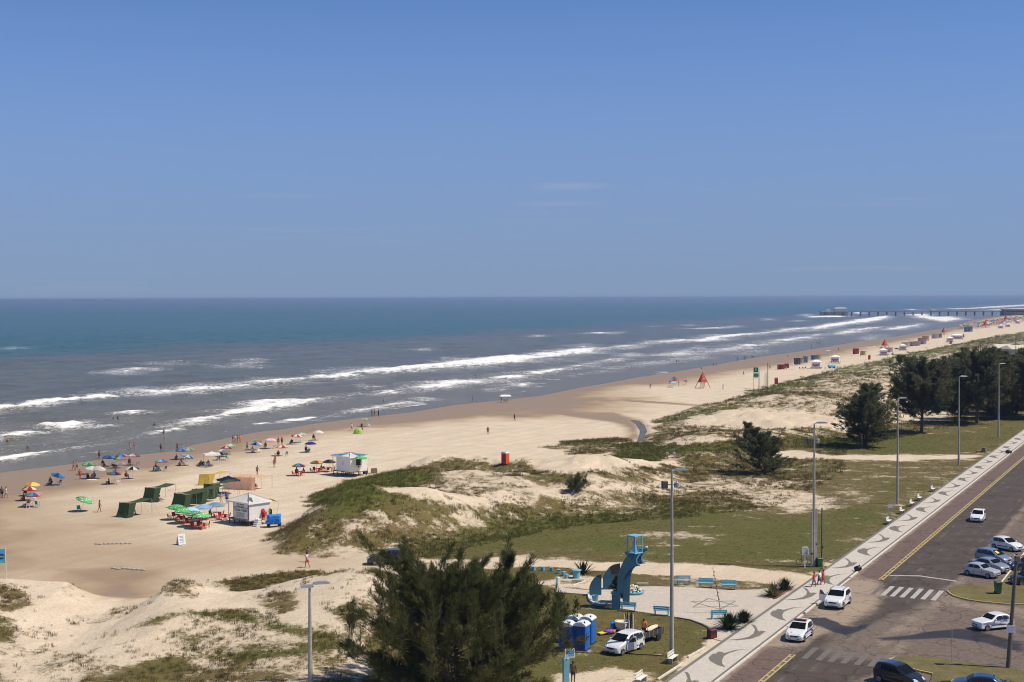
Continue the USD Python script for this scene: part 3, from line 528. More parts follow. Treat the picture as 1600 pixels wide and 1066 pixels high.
# foreground: bare dune, its grassy hollows, the grass in front
patch([(-300, 890), (0, 905), (120, 915), (150, 940), (230, 940), (260, 905), (320, 920), (420, 918), (560, 892), (640, 900), (560, 1000), (540, 1066), (400, 1140), (-300, 1140)], .16, .3, 0, 1.5, 2)
patch([(195, 985), (240, 964), (300, 952), (370, 950), (420, 968), (470, 985), (540, 990), (540, 1012), (470, 1000), (400, 978), (330, 970), (280, 966), (235, 985)], .84, .62, 0, 1.7, 2.6)
patch([(225, 985), (300, 970), (390, 980), (480, 1000), (500, 1010), (440, 1022), (340, 1030), (260, 1010)], .46, .4, 0, 1.5, 3)
patch([(335, 1030), (420, 1014), (480, 1004), (545, 1002), (550, 1018), (460, 1026), (380, 1040)], .84, .62, 0, 1.8, 2.6)
patch([(170, 1080), (290, 1040), (420, 1032), (580, 1016), (580, 1140), (170, 1140)], .55, .34, 0, 1.5, 3)
patch([(110, 1066), (200, 1047), (260, 1035), (300, 1042), (225, 1062), (150, 1080)], .84, .56, 0, 1.8, 2.6)
patch([(-200, 1020), (60, 1012), (135, 1018), (190, 1050), (110, 1075), (-200, 1140)], .42, .3, 0, 1.5, 3)
patch([(-200, 960), (0, 965), (15, 975), (10, 1000), (-200, 1010)], .7, .4, 0, 1.5, 3)
patch([(-200, 905), (0, 908), (22, 915), (40, 945), (20, 952), (-200, 945)], .66, .15, 0, 1.5, 2)
patch([(252, 912), (285, 903), (305, 920), (300, 935), (270, 930)], .5, .15, 0, 1, 2)
patch([(400, 940), (420, 925), (450, 924), (470, 945), (440, 958)], .62, .05, 0, 1, 1.5)
patch([(120, 965), (200, 948), (210, 956), (140, 972)], .4, .25, 0, 1, 2)
patch([(525, 950), (560, 930), (600, 940), (580, 1000), (530, 990)], .5, .4, 0, 1, 2)
# grass behind the crest
patch([(322, 908), (400, 896), (440, 894), (500, 889), (590, 880), (640, 884), (560, 892), (490, 902), (425, 914), (385, 928), (345, 918)], .86, .5, 0, 1.6, 2.4)
# lawns round the square
patch([(560, 893), (700, 889), (850, 884), (1000, 896), (1150, 900), (1262, 918), (1180, 960), (1020, 1066), (960, 1140), (600, 1140), (560, 1010), (640, 930)], .84, .50, 0, 1, 1.5)
patch([(890, 900), (960, 905), (960, 925), (870, 918), (830, 912)], .35, .3, 0, 1, 2)
patch([(1000, 898), (1150, 902), (1255, 920), (1190, 925), (1000, 918)], .62, .25, 0, 1, 2)
patch([(860, 1052), (960, 1045), (1010, 1052), (1000, 1090), (860, 1090)], .32, .3, 0, 1, 2)
# the dirt track from the avenue to the beach
patch([(300, 892), (440, 872), (500, 877), (600, 875), (800, 877), (1000, 881), (1150, 886), (1278, 908), (1262, 920), (1180, 908), (1000, 896), (850, 884), (700, 890), (560, 893), (500, 890), (420, 894), (300, 905)], .02, .2, .10, 1.2, 1.6)
# damp sand, and one painted shadow line at the scarp
patch([(-300, 760), (0, 730), (200, 700), (300, 690), (480, 655), (640, 635), (780, 618), (900, 600), (1000, 585), (1130, 563), (1300, 538), (1500, 505), (1600, 495), (1600, 500), (1500, 516), (1380, 540), (1250, 567), (1150, 582), (1050, 602), (960, 604), (940, 640), (800, 648), (700, 660), (560, 672), (470, 682), (380, 704), (300, 728), (200, 750), (100, 775), (0, 800), (-300, 850)], 0, 0, .98, 14, 9)
patch([(700, 632), (830, 622), (960, 612), (1000, 622), (960, 645), (850, 655), (720, 655)], 0, 0, .85, 14, 12)
patch([(880, 645), (960, 644), (1000, 655), (1005, 685), (985, 688), (975, 665), (930, 655)], 0, 0, .9, 2, 2)
patch([(950, 623), (1160, 625), (1160, 627.5), (980, 628)], 0, 0, 1.0, 2, 1)  # shadow line of the scarp, painted through the wet mask
PATCH.append((np.array([G(*q)[:2] for q in [(-200, 775), (120, 772), (200, 800), (250, 835), (420, 862), (560, 875), (500, 890), (330, 905), (200, 920), (-200, 920)]]), 0, 0, .60, 14, 9))
patch([(820, 640), (900, 645), (985, 655), (1000, 672), (990, 694), (978, 690), (985, 672), (960, 660), (880, 650)], 0, 0, 1.0, 2.5, 1.5)
patch([(-100, 800), (40, 800), (90, 830), (105, 860), (80, 890), (30, 905), (-100, 905)], 0, 0, .80, 8, 7)
patch([(50, 815), (130, 812), (230, 815), (225, 830), (130, 828)], 0, 0, .7, 7, 6)
PATCH.append((np.array([G(*q)[:2] for q in [(60, 885), (200, 880), (290, 890), (285, 925), (250, 950), (140, 955), (90, 925)]]), 0, 0, .85, 5, 4))
patch([(-100, 770), (60, 768), (160, 780), (60, 800), (-100, 805)], 0, 0, .30, 6, 8)

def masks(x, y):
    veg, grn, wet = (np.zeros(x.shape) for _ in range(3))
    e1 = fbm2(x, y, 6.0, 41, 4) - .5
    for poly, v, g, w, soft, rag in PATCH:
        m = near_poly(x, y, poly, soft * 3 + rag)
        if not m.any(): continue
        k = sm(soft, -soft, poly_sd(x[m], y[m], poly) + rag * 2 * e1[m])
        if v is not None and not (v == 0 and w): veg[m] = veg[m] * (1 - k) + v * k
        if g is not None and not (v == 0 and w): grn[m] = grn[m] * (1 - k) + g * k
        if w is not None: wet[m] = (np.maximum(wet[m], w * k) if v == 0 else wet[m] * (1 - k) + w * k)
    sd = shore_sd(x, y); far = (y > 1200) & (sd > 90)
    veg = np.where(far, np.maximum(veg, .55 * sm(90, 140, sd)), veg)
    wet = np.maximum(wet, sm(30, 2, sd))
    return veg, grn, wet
mveg, mgrn, mwet_shade = masks(LX.ravel(), LY.ravel())
lv, lf = gridmesh(np.stack([LX, LY, LZ], -1)); lf = lf[:, ::-1]
keep = (lv[lf][:, :, 2] > -2.2).any(1); lf = lf[keep]
used = np.unique(lf); re = np.full(len(lv), -1); re[used] = np.arange(len(used))
nz = np.cross(lv[lf[0, 1]] - lv[lf[0, 0]], lv[lf[0, 2]] - lv[lf[0, 0]])[2]
lf = re[lf] if nz > 0 else re[lf][:, ::-1]
setting('ground', (lv[used], lf), LAND, True, 'sandy beach, grassy dunes and lawns between the sea and the avenue', masks={'mask': np.stack([mveg, mwet_shade, mgrn], 1)[used]})

# ------------------------------------------------------------------ sea
def z5(pts): return [(x / 3.2, 440 + y / 3.2) for x, y in pts]
def z6(pts): return [(500 + x / 3.2, 440 + y / 3.2) for x, y in pts]
def z7(pts): return [(1000 + x / 5.333, 480 + y / 5.333) for x, y in pts]
def z8(pts): return [(1260 + x / 4.706, 460 + y / 4.706) for x, y in pts]
FOAM = [  # outline, strength, breaking height
    (z5([(290, 452), (400, 455), (540, 452), (580, 445), (600, 455), (480, 464), (380, 462)]), .7, .0), (z5([(575, 447), (700, 425), (726, 426), (715, 442), (655, 460), (590, 462)]), 1.3, .8),
    (z5([(-300, 660), (0, 620), (120, 608), (250, 590), (380, 575), (500, 562), (552, 560), (540, 577), (400, 592), (280, 612), (150, 630), (0, 643), (-300, 690)]), 1.2, .9),
    (z5([(590, 550), (680, 530), (700, 545), (800, 540), (950, 525), (990, 512), (1100, 510), (1290, 490), (1380, 475), (1400, 490), (1600, 468)]) + z6([(200, 432), (370, 425), (520, 410), (700, 385), (860, 375), (1000, 372), (1150, 345), (1290, 330), (1330, 315), (1350, 335), (1500, 325)])
     + z7([(0, 300), (130, 285), (300, 262), (360, 275), (560, 240), (640, 230), (800, 225), (960, 215), (1200, 180), (1330, 172), (1480, 160), (1600, 130), (1600, 165), (1300, 200), (1100, 225), (860, 245), (730, 275), (600, 290), (400, 290), (200, 300), (0, 325)])
     + z6([(1400, 352), (1250, 375), (1100, 400), (900, 415), (700, 432), (500, 450), (300, 462), (150, 480)]) + z5([(1600, 495), (1400, 515), (1250, 530), (1100, 540), (900, 560), (750, 568), (650, 558)]), 1.05, .8),
    (z8([(0, 245), (150, 215), (280, 200), (420, 175), (600, 155), (640, 168), (560, 195), (400, 215), (200, 245), (60, 268), (0, 272)]), 1.25, 1.0),
    (z8([(0, 300), (130, 285), (140, 297), (0, 330)]), 1.2, .6), (z8([(160, 290), (320, 255), (450, 245), (560, 235), (575, 247), (400, 275), (260, 300)]), 1.2, .8),
    (z8([(420, 320), (520, 295), (540, 305), (470, 335)]), 1.1, .3), (z8([(570, 250), (700, 235), (840, 212), (882, 222), (760, 250), (640, 265), (560, 265)]), 1.2, .8),
    (z8([(700, 150), (900, 140), (960, 165), (1100, 162), (1180, 185), (1000, 208), (850, 182)]), 1.0, .5), (z8([(0, 145), (25, 145), (50, 160), (300, 155), (300, 168), (0, 172)]), 1.2, .5),
    (z8([(1000, 105), (1200, 100), (1350, 88), (1650, 72), (1650, 84), (1400, 100), (1100, 110)]), .8, .3), (z8([(1250, 118), (1400, 108), (1650, 96), (1650, 108), (1400, 120)]), .7, .2), (z8([(350, 130), (420, 128), (425, 145), (360, 146)]), 1.2, .8), (z8([(740, 108), (830, 112), (830, 118), (740, 116)]), 1.2, .5),
    (z5([(880, 722), (900, 702), (1000, 680), (1080, 655), (1200, 625), (1270, 603), (1350, 592), (1500, 585), (1600, 573)]) + z6([(0, 573), (100, 565), (195, 548), (195, 560), (150, 577), (0, 605)]) + z5([(1480, 620), (1300, 655), (1150, 672), (1050, 690), (930, 718)]), .95, .5),
    (z6([(210, 562), (330, 548), (408, 541), (380, 556), (240, 574)]), 1.1, .5), (z6([(250, 517), (285, 520), (292, 528), (260, 533)]), 1.3, .8), (z6([(515, 580), (565, 580), (560, 592), (520, 592)]), .9, .2),
    (z6([(390, 530), (600, 500), (800, 485), (960, 460), (1050, 450), (1130, 440), (1300, 415), (1480, 380), (1505, 385), (1390, 412), (1250, 448), (1050, 480), (850, 500), (700, 528), (500, 547)]), 1.15, .7),
    (z6([(1510, 375), (1560, 360), (1560, 370), (1530, 380)]), 1.1, .5), (z6([(810, 541), (912, 530), (900, 541), (830, 546)]), 1.1, .3), (z6([(980, 526), (1028, 509), (1022, 520)]), 1.2, .3),
    (z6([(700, 400), (1000, 385), (1300, 380), (1600, 340), (1600, 352), (1300, 405), (1000, 440), (700, 452)]), .35, .0),
    (z5([(-300, 930), (0, 878), (150, 855), (300, 838), (430, 820), (550, 800), (700, 765), (800, 745), (906, 726), (906, 741), (800, 763), (640, 793), (500, 816), (350, 836), (220, 862), (0, 904), (-300, 960)]), 1.15, .35),
    (z5([(380, 881), (480, 849), (640, 831), (800, 805), (950, 777), (1100, 749), (1290, 713), (1290, 720), (1100, 757), (950, 785), (800, 813), (640, 838), (480, 857)]), 1.0, .0), (z5([(1285, 708), (1350, 700), (1355, 706), (1290, 716)]), 1.0, 0),
    (z5([(1380, 700), (1460, 695), (1455, 706), (1390, 708)]), .9, 0), (z5([(1470, 690), (1600, 670), (1600, 682), (1480, 696)]), 1.0, 0),
    (z6([(0, 667), (150, 647), (300, 617), (442, 598), (440, 609), (300, 633), (150, 663), (0, 692)]), 1.0, .2), (z6([(100, 690), (200, 660), (400, 625), (505, 612), (500, 617), (300, 645), (150, 685)]), .8, 0),
    (z6([(640, 602), (800, 577), (1000, 549), (1185, 487), (1195, 492), (1010, 556), (870, 572), (700, 600)]), .75, 0), (z6([(1190, 470), (1300, 460), (1390, 445), (1380, 455), (1250, 478)]), .8, .2), (z6([(1440, 432), (1500, 428), (1490, 438)]), 1.0, .2),
    (z5([(0, 760), (120, 748), (215, 748), (212, 762), (100, 776), (0, 792)]), 1.2, .6), (z5([(220, 715), (300, 715), (440, 687), (442, 700), (400, 727), (285, 746), (240, 735)]), 1.1, .7), (z5([(430, 722), (550, 717), (540, 727), (450, 731)]), 1.0, .2),
    (z5([(620, 655), (690, 643), (692, 658), (640, 663)]), 1.2, .6), (z5([(-40, 648), (30, 647), (25, 658), (-40, 666)]), 1.2, .5), (z5([(1145, 421), (1200, 411), (1236, 418), (1230, 429), (1150, 428)]), 1.2, .8), (z5([(1263, 394), (1280, 388), (1292, 397), (1275, 402)]), 1.2, .6),
    (z5([(800, 408), (862, 401), (862, 412), (803, 414)]), 1.1, .6), (z5([(45, 338), (85, 329), (82, 336)]), 1.1, .3), (z6([(1320, 257), (1480, 252), (1502, 254), (1440, 263), (1330, 262)]), .85, .4), (z6([(1080, 270), (1098, 268), (1095, 275)]), 1.1, .4), (z6([(500, 335), (520, 333), (520, 340)]), .9, .3),
    (z7([(0, 472), (250, 440), (400, 420), (532, 404), (532, 416), (300, 456), (100, 476), (0, 483)]), 1.1, .3), (z7([(150, 400), (280, 372), (420, 340), (482, 327), (485, 350), (430, 378), (480, 398), (300, 412)]), 1.0, .6),
    (z7([(540, 372), (700, 330), (870, 303), (950, 312), (1100, 275), (1220, 253), (1400, 235), (1540, 218), (1540, 236), (1400, 262), (1200, 300), (1040, 325), (900, 347), (700, 372), (600, 382)]), 1.0, .6),
    (z7([(0, 577), (100, 545), (200, 530), (352, 519), (340, 531), (200, 556), (60, 578)]), 1.1, .1), (z7([(820, 390), (900, 376), (985, 358), (985, 370), (890, 391)]), 1.1, .2), (z7([(1215, 362), (1360, 338), (1362, 350), (1240, 374)]), 1.0, .1),
    (z7([(425, 492), (480, 480), (550, 475), (520, 490), (440, 500)]), 1.0, .1), (z7([(380, 178), (540, 172), (720, 168), (740, 160), (800, 150), (805, 166), (600, 182)]), .9, .4), (z7([(1035, 95), (1060, 92), (1100, 108), (1060, 112)]), 1.1, .5), (z7([(100, 156), (115, 154), (118, 164)]), 1.0, .4),
    (z7([(410, 150), (430, 146), (430, 158)]), 1.0, .4), (z7([(1340, 65), (1380, 55), (1430, 68), (1420, 80), (1350, 76)]), 1.2, .8), (z7([(1280, 115), (1350, 108), (1350, 116), (1290, 122)]), 1.0, .3), (z7([(680, 436), (740, 428), (770, 455), (690, 460)]), .7, 0), (z6([(0, 445), (110, 452), (0, 458)]), .7, .2),
]
FOAMW = [(np.array([G(*q, SEA)[:2] for q in pts]), st, ht) for pts, st, ht in FOAM]
YPs = np.concatenate([np.arange(300, 20, -.75), np.arange(20, 1.6, -.5)]); Ys = 64500 / YPs
SXs = np.concatenate([np.linspace(-1.1, -.41, 14), np.arange(-.40, .40, .00135), np.linspace(.41, 1.1, 14)])
WX, WY = (SXs[None, :] * Ys[:, None]).ravel(), np.repeat(Ys[:, None], len(SXs), 1).ravel()
sd = shore_sd(WX, WY); off = -sd
foam = np.zeros(WX.shape); trail = np.zeros(WX.shape); lift = np.zeros(WX.shape)
e1 = fbm2(WX, WY, 14, 51, 4) - .5; e2 = fbm2(WX, WY, 3.5, 52, 3) - .5
for poly, st, ht in FOAMW:
    yc = poly[:, 1].mean(); px = yc * yc / 64500; soft = min(1.0 * px, 7.0)
    m = near_poly(WX, WY, poly, 6 * soft + 12)
    if not m.any(): continue
    s = poly_sd(WX[m], WY[m], poly) + (e1[m] * 2.4 + e2[m] * 1.6) * min(px * 3, 10)
    s = s + .55 * soft; k = sm(soft * 1.2, -soft * 1.8, s); foam[m] = np.maximum(foam[m], (st * .90 + .30 * (ht > .25) * (e2[m] > .06)) * k)
    if ht > .15: trail[m] = np.maximum(trail[m], .62 * sm(soft * 5, -soft, s))
    if ht: lift[m] = np.maximum(lift[m], ht * sm(soft * 1.5, -soft * 4, s))
crs = shore_sd(WX, WY)
swell = .30 * np.sin(crs / 5.2 + 2.2 * (fbm2(WX, WY, 60, 61) - .5) * 6) * sm(30, 90, off) + 1.15 * (fbm2(WX, WY, 22, 62, 4) - .5) * sm(15, 60, off) + .75 * (fbm2(WX, WY, 6, 63, 3) - .5) * sm(8, 40, off)
WZ = SEA + swell * sm(2600, 900, WY) + lift * 1.35
murk = sm(520, 260, off + 160 * (fbm2(WX, WY, 120, 64) - .5))
murk = .10 * sm(1500, 600, off) + .62 * murk + .28 * sm(150, 20, off)
streak = .20 * sm(330, 60, off) * sm(4, 20, off) * (.5 + fbm2(WX, WY, 30, 66, 3)) + .2 * np.clip(foam, 0, 1); streak = np.maximum(streak, trail * (.55 + .7 * fbm2(WX, WY, 25, 67, 3)))
sv, sf = gridmesh(np.stack([WX, WY, WZ], -1).reshape(len(Ys), len(SXs), 3))
keep = (sd[sf] < 14).any(1); sf = sf[keep]; used = np.unique(sf); re = np.full(len(sv), -1); re[used] = np.arange(len(used)); sf = re[sf]; sv = sv[used]
if np.cross(sv[sf[0, 1]] - sv[sf[0, 0]], sv[sf[0, 2]] - sv[sf[0, 0]])[2] < 0: sf = sf[:, ::-1]
setting('sea', (sv, sf), SEAM_MAT, True, 'sea with rows of white breakers, brownish inshore and blue green farther out', masks={'sea': np.stack([foam, murk, streak], 1)[used]})
print('ground', len(lf), 'sea', len(sf))

# ------------------------------------------------------------------ haze
HAZE = usdkit.material(stage, '/World/Looks/haze_air', {'v': ('principled_volume', {'color': (.43, .56, .80), 'density': 9e-5, 'anisotropy': .25})}, [], volume='v.volume')
hz = box((0, 20000, 14), (90000, 42000, 40))
setting('haze', hz, HAZE, False, 'thin sea haze over the beach and the water', kind='stuff')

stw = Polygon(STREAM).buffer(2.0); stv = plate(np.array(stw.exterior.coords)[:-1], -.36, -.30); setting('stream', stv, SEAM_MAT, False, 'small dark stream curving from the damp sand to the dune edge', masks={'sea': np.tile([0, .8, 0], (len(stv[0]), 1))})
# ------------------------------------------------------------------ avenue, promenade, square
B_K, B_L, B_Y, B_R = -34.1, -37.8, -31.05, -23.8
ga = np.concatenate([np.arange(55, 250, .6), np.arange(250, 420, 2.0), np.arange(420, 1500, 12.0)]); gb = np.concatenate([np.arange(B_K - .02, -10, .35), np.arange(-9.5, 40, 3.0)])
A_, B_ = np.meshgrid(ga, gb, indexing='ij'); rv = XY(A_, B_, -.002); RX, RY = rv[..., 0].ravel(), rv[..., 1].ravel()
def gw(pts): return np.array([G(*q)[:2] for q in pts])
def rmask(pts, soft, rag):
    return sm(soft, -soft, poly_sd(RX, RY, gw(pts)) + rag * 2 * (fbm2(RX, RY, 3.0, 71, 4) - .5))
bb = B_.ravel(); aa = A_.ravel()
typ = np.where(bb < B_Y - .25, 1.0, 0.0); typ = np.maximum(typ, .62 * sm(B_R - .1, B_R + .35, bb))
inter = rmask([(1372, 968), (1420, 955), (1478, 915), (1500, 908), (1700, 930), (1800, 1060), (1500, 1040), (1440, 1024), (1390, 1034), (1300, 1028), (1290, 995)], .8, 1.2)
typ = np.where(aa < 124 + 0 * aa, typ, typ); typ = np.maximum(typ, .5 * inter)
drop = sm(113.4, 114.2, aa) * sm(146.8, 145.8, aa) * (bb < B_Y + .2); typ = np.where(drop > 0, typ * (1 - drop) + .5 * drop, typ)
dust = np.maximum.reduce([.95 * rmask([(1300, 915), (1340, 900), (1372, 908), (1385, 925), (1370, 948), (1345, 968), (1300, 988), (1250, 1010), (1190, 1010), (1260, 966)], 1.2, 1.0), .75 * sm(.7, .1, bb - B_K) * sm(-.2, 0, bb - B_K),
    .55 * rmask([(1360, 1000), (1420, 960), (1480, 925), (1500, 935), (1450, 965), (1400, 1000), (1370, 1020)], 1, 1.4), .5 * sm(1.4, .0, np.abs(bb - B_R - .3)), .45 * rmask([(1395, 1030), (1440, 1000), (1330, 1066), (1360, 1066)], .8, .8), .6 * rmask([(1480, 926), (1520, 942), (1600, 950), (1700, 955), (1700, 985), (1560, 960), (1480, 945)], .8, .8)])
dust = np.maximum(dust, sum(.30 * np.exp(-((bb - b0) / .28) ** 2) for b0 in (-29.9, -28.4, -26.6, -25.1)) * (bb > B_Y + .3) * (bb < B_R))
stain = np.maximum.reduce([.30 * np.exp(-((bb + 27.5) / .5) ** 2), .30 * np.exp(-((bb + 25.9) / .4) ** 2), 1.1 * rmask([(1261, 966), (1288, 966), (1318, 979), (1336, 981), (1369, 966), (1370, 970), (1345, 986), (1323, 993), (1305, 988), (1285, 978), (1262, 970)], .5, .8), .8 * rmask([(1345, 986), (1370, 996), (1420, 992), (1460, 988), (1490, 982), (1520, 984), (1600, 1002), (1600, 1020), (1540, 1004), (1480, 996), (1420, 1000), (1380, 1002)], .6, 1.0),
    .9 * rmask([(1425, 992), (1465, 984), (1500, 982), (1490, 990), (1440, 996)], .4, .8), .55 * rmask([(1590, 985), (1700, 990), (1700, 1030), (1600, 1022)], .6, .9)])
f = gridmesh(rv)[1]; f = f[:, ::-1] if np.cross(*(gridmesh(rv)[0][f[0, k]] - gridmesh(rv)[0][f[0, 0]] for k in (1, 2)))[2] < 0 else f
setting('road', (rv.reshape(-1, 3), f), ROAD, False, 'grey avenue with a brown paved lane along the promenade and a worn side street', masks={'mask': np.stack([dust, stain, typ], 1)})
def strip(a0, a1, b0, b1, z0, z1):
    p = XY(np.array([a0, a1, a1, a0]), np.array([b0, b0, b1, b1])); return plate(p, z0, z1)
# promenade as a raised slab, its borders and motifs set into it
prom = '/World/promenade'; UsdGeom.Xform.Define(stage, prom); tag(stage.GetPrimAtPath(prom), 'pale stone promenade with dark curved mosaic motifs beside the avenue', None, None, 'structure')
part(prom, 'paving', strip(50, 1400, B_L + .32, B_K - .42, -.15, .10), MOSAIC, False)
part(prom, 'sea_border', cat([strip(50, 1400, B_L, B_L + .32, -.15, .106)]), BORDER, False, 'dark stone border along the lawn')
part(prom, 'street_border', strip(50, 1400, B_K - .42, B_K - .16, -.15, .106), BORDER, False, 'dark stone border along the kerb')
for a0, a1 in ((50, 113.5), (113.6, 127.2), (128.0, 133.7), (146.2, 1400)): part(prom, 'kerb', strip(a0, a1, B_K - .16, B_K, -.15, .14), KERB, False)
part(prom, 'dropped_kerb', strip(133.7, 146.2, B_K - .16, B_K, -.15, .03), KERB, False, 'lowered kerb')
MA = [(139.0, -37.42), (138.7, -37.16), (137.2, -36.42), (135.7, -36.10), (134.4, -36.14), (133.4, -36.6), (132.5, -37.42), (132.8, -36.59), (133.7, -35.77), (135.1, -35.38), (137.0, -35.36), (137.0, -35.91), (136.6, -35.74), (136.9, -36.05), (138.2, -36.6), (138.9, -37.0)]
MB = [(130.3, -34.77), (129.6, -35.75), (128.5, -36.15), (127.9, -36.41), (128.4, -36.44), (128.3, -36.95), (127.7, -36.86), (127.4, -37.1), (126.1, -37.0), (125.2, -36.57), (124.2, -35.57), (123.9, -34.81), (124.9, -35.42), (125.8, -35.74), (127.2, -36.02), (128.3, -35.92), (129.5, -35.55)]
for k in range(-5, 30):
    for M in (MA, MB):
        q = np.array(M) + [17.8 * k, 0]
        if q[:, 0].min() < 52: continue
        pg = Polygon(q).buffer(0); pg = max(pg.geoms, key=lambda g: g.area) if hasattr(pg, 'geoms') else pg
        c = np.array(pg.exterior.coords)[:-1]
        part(prom, 'mosaic_motif', plate(XY(c[:, 0], c[:, 1]), .04, .105), MOSAIC_D, False)
# painted marks, laid as sheets
mk = '/World/road_markings'; UsdGeom.Xform.Define(stage, mk); tag(stage.GetPrimAtPath(mk), 'worn white zebra bars and stop line painted on the avenue', None, None, 'structure')
def sheet(c, z=.003):
    c = np.asarray(c); v, ff = plate(c, z - .001, z); return v, ff
for b in (-30.3, -29.29, -28.36, -27.4, -26.38, -25.36, -24.36):
    part(mk, 'zebra_bar', strip(139.2, 144.2, b - .24, b + .24, .0015, .0028), LINE if b > -30 else LINE_F, False)
for b in (-29.95, -28.75, -27.75, -26.7, -25.6, -24.5):
    part(mk, 'zebra_bar', strip(111.9, 115.9, b - .26, b + .26, .0015, .0028), LINE_F, False, 'faded bar')
part(mk, 'stop_line', plate([G(1390, 898.8)[:2], G(1390, 900)[:2], G(1436, 900.6)[:2], G(1495, 909)[:2], G(1495, 907.6)[:2], G(1436, 899.2)[:2]], .0015, .0028), LINE, False)
part(mk, 'corner_mark', plate(gw([(1385, 1031), (1398, 1026), (1400, 1028), (1392, 1032)]), .0015, .0028), LINE, False)
# the yellow lane divider
for a0, a1, lab in ((50, 112.6, 'low yellow lane divider at the bottom edge of the picture'), (146.5, 1200, 'long low yellow lane divider running up the avenue')):
    t = thing('lane_divider', lab, 'divider')
    part(t, 'base', strip(a0, a1, B_Y - .25, B_Y + .25, -.02, .05), LINE_F, False)
    for s in (-1, 1): part(t, 'yellow_line', strip(a0 + .05, a1 - .05, B_Y + s * .19 - .055, B_Y + s * .19 + .055, .045, .075), YELLOW, False)
    for a in np.arange(a0 + .6, min(a1, 330), 1.6): part(t, 'stud', strip(a, a + .35, B_Y - .12, B_Y + .12, .045, .10), YELLOW, False)
# traffic islands
def island(pts, name, lab, kerbpts, km):
    poly = gw(pts); t = thing(name, lab, 'island'); part(t, 'grass_top', plate(poly, -.05, .11), GRASS_ISL, False)
    k = gw(kerbpts)
    for (x0, y0), (x1, y1) in zip(k[:-1], k[1:]):
        d = math.hypot(x1 - x0, y1 - y0); part(t, 'kerb_stone', box(((x0 + x1) / 2, (y0 + y1) / 2, .055), (d - .02, .16, .17), math.atan2(y1 - y0, x1 - x0), .015), km)
    return poly
n, l = {}, []
pos_noise(n, l, 'a', .5, 5.0, .65); pos_noise(n, l, 'b', 7.0, 4.0, .7, 1); n['x'] = ('math', {'math_type': 'multiply_add', 'value2': .5}); n['h'] = ('math', {'math_type': 'multiply', 'value2': .5}); l += [('b.fac', 'h.value1'), ('a.fac', 'x.value1'), ('h.value', 'x.value3')]
n['r'] = ('rgb_ramp', {'ramp': [(.3, (.075, .072, .022)), (.5, (.135, .118, .045)), (.68, (.22, .175, .09))]}); n['bu'] = ('bump', {'strength': .7, 'distance': .08}); n['p'] = ('principled_bsdf', {'roughness': .9, 'specular_ior_level': .2}); l += [('x.value', 'r.fac'), ('r.color', 'p.base_color'), ('b.fac', 'bu.height'), ('bu.normal', 'p.normal')]
GRASS_ISL = usdkit.material(stage, '/World/Looks/island_grass', n, l, surface='p.BSDF')
ISL1 = island([(1480.5, 924.5), (1483, 920), (1489.5, 916.5), (1515, 915.2), (1556, 915.5), (1563, 912), (1580, 890), (1600, 864), (1660, 790), (1760, 800), (1700, 952), (1600, 944.5), (1575, 944.5), (1537, 941), (1512, 937.5), (1492, 932)], 'traffic_island', 'grassy traffic island with the green bin above the side street',
    [(1700, 954), (1600, 945.5), (1575, 945.3), (1556, 943.5), (1537, 941.8), (1524, 940), (1512, 938.2), (1501, 935.5), (1491, 932.5), (1484, 928.5), (1480, 924.5)], YELLOW)
ISL2 = island([(1388.7, 1034), (1398, 1029), (1411, 1027.7), (1444, 1027.7), (1475, 1031), (1502, 1036), (1540, 1041), (1567, 1044), (1585, 1047), (1605, 1053), (1700, 1085), (1560, 1064), (1470, 1066), (1452, 1072), (1457, 1054), (1440, 1050), (1421, 1045.5), (1400, 1042)], 'traffic_island', 'grassy traffic island round the foot of the wooden pole at bottom right',
    [(1421, 1046.2), (1431, 1048.5), (1440, 1050.6), (1449, 1052.3), (1457.5, 1054.6)], YELLOW)
part('/World/traffic_island', 'white_kerb', cat([box((*((G(*p)[:2] + G(*q)[:2]) / 2), .06), (np.linalg.norm(G(*p) - G(*q)), .16, .18), math.atan2(*(G(*q) - G(*p))[1::-1])) for p, q in [((1563, 914), (1580, 892)), ((1580, 892), (1600, 866)), ((1600, 866), (1660, 792))]]), KERB, False)
# the square with the star
sq = gw([(1000, 917.5), (1023, 917), (1050, 917.7), (1084, 919), (1110, 921), (1140, 923.3), (1186, 922), (1226, 915.5), (1275, 914), (1240, 945), (1200, 975), (1140, 1005), (1116, 1000), (1111, 986), (1104, 979.5), (1097.7, 976), (1078.5, 969), (1057.6, 965.5), (1030, 961.5), (1000, 957), (965, 951), (945, 945), (930, 944), (922, 936), (921, 930), (869, 926), (866, 918), (921, 923.5), (945, 920), (975, 917)])
inside = [q for q in sq]; a_, b_ = AB(sq[:, 0], sq[:, 1]); sqp = Polygon(sq).buffer(0).difference(Polygon(XY(np.array([40, 300, 300, 40]), np.array([B_L, B_L, B_K, B_K]))[:, :2])); sqp = max(sqp.geoms, key=lambda g: g.area) if hasattr(sqp, 'geoms') else sqp
sq = np.array(sqp.exterior.coords)[:-1]
plz = '/World/square'; UsdGeom.Xform.Define(stage, plz); tag(stage.GetPrimAtPath(plz), 'pale stone square with a dark six pointed star beside the promenade', None, None, 'structure')
part(plz, 'paving', plate(sq, -.15, .07), PLAZA, False)
def bar(p, q, w, z0=.03, z1=.076, **k):
    p, q = G(*p), G(*q); c = (p + q) / 2; return box((c[0], c[1], (z0 + z1) / 2), (np.linalg.norm(q - p), w, z1 - z0), math.atan2(q[1] - p[1], q[0] - p[0]))
TA, TB = [(1106.8, 936.2), (1082.4, 950.2), (1153.6, 948.4)], [(1079.4, 941), (1149.7, 940.2), (1124.8, 953.3)]
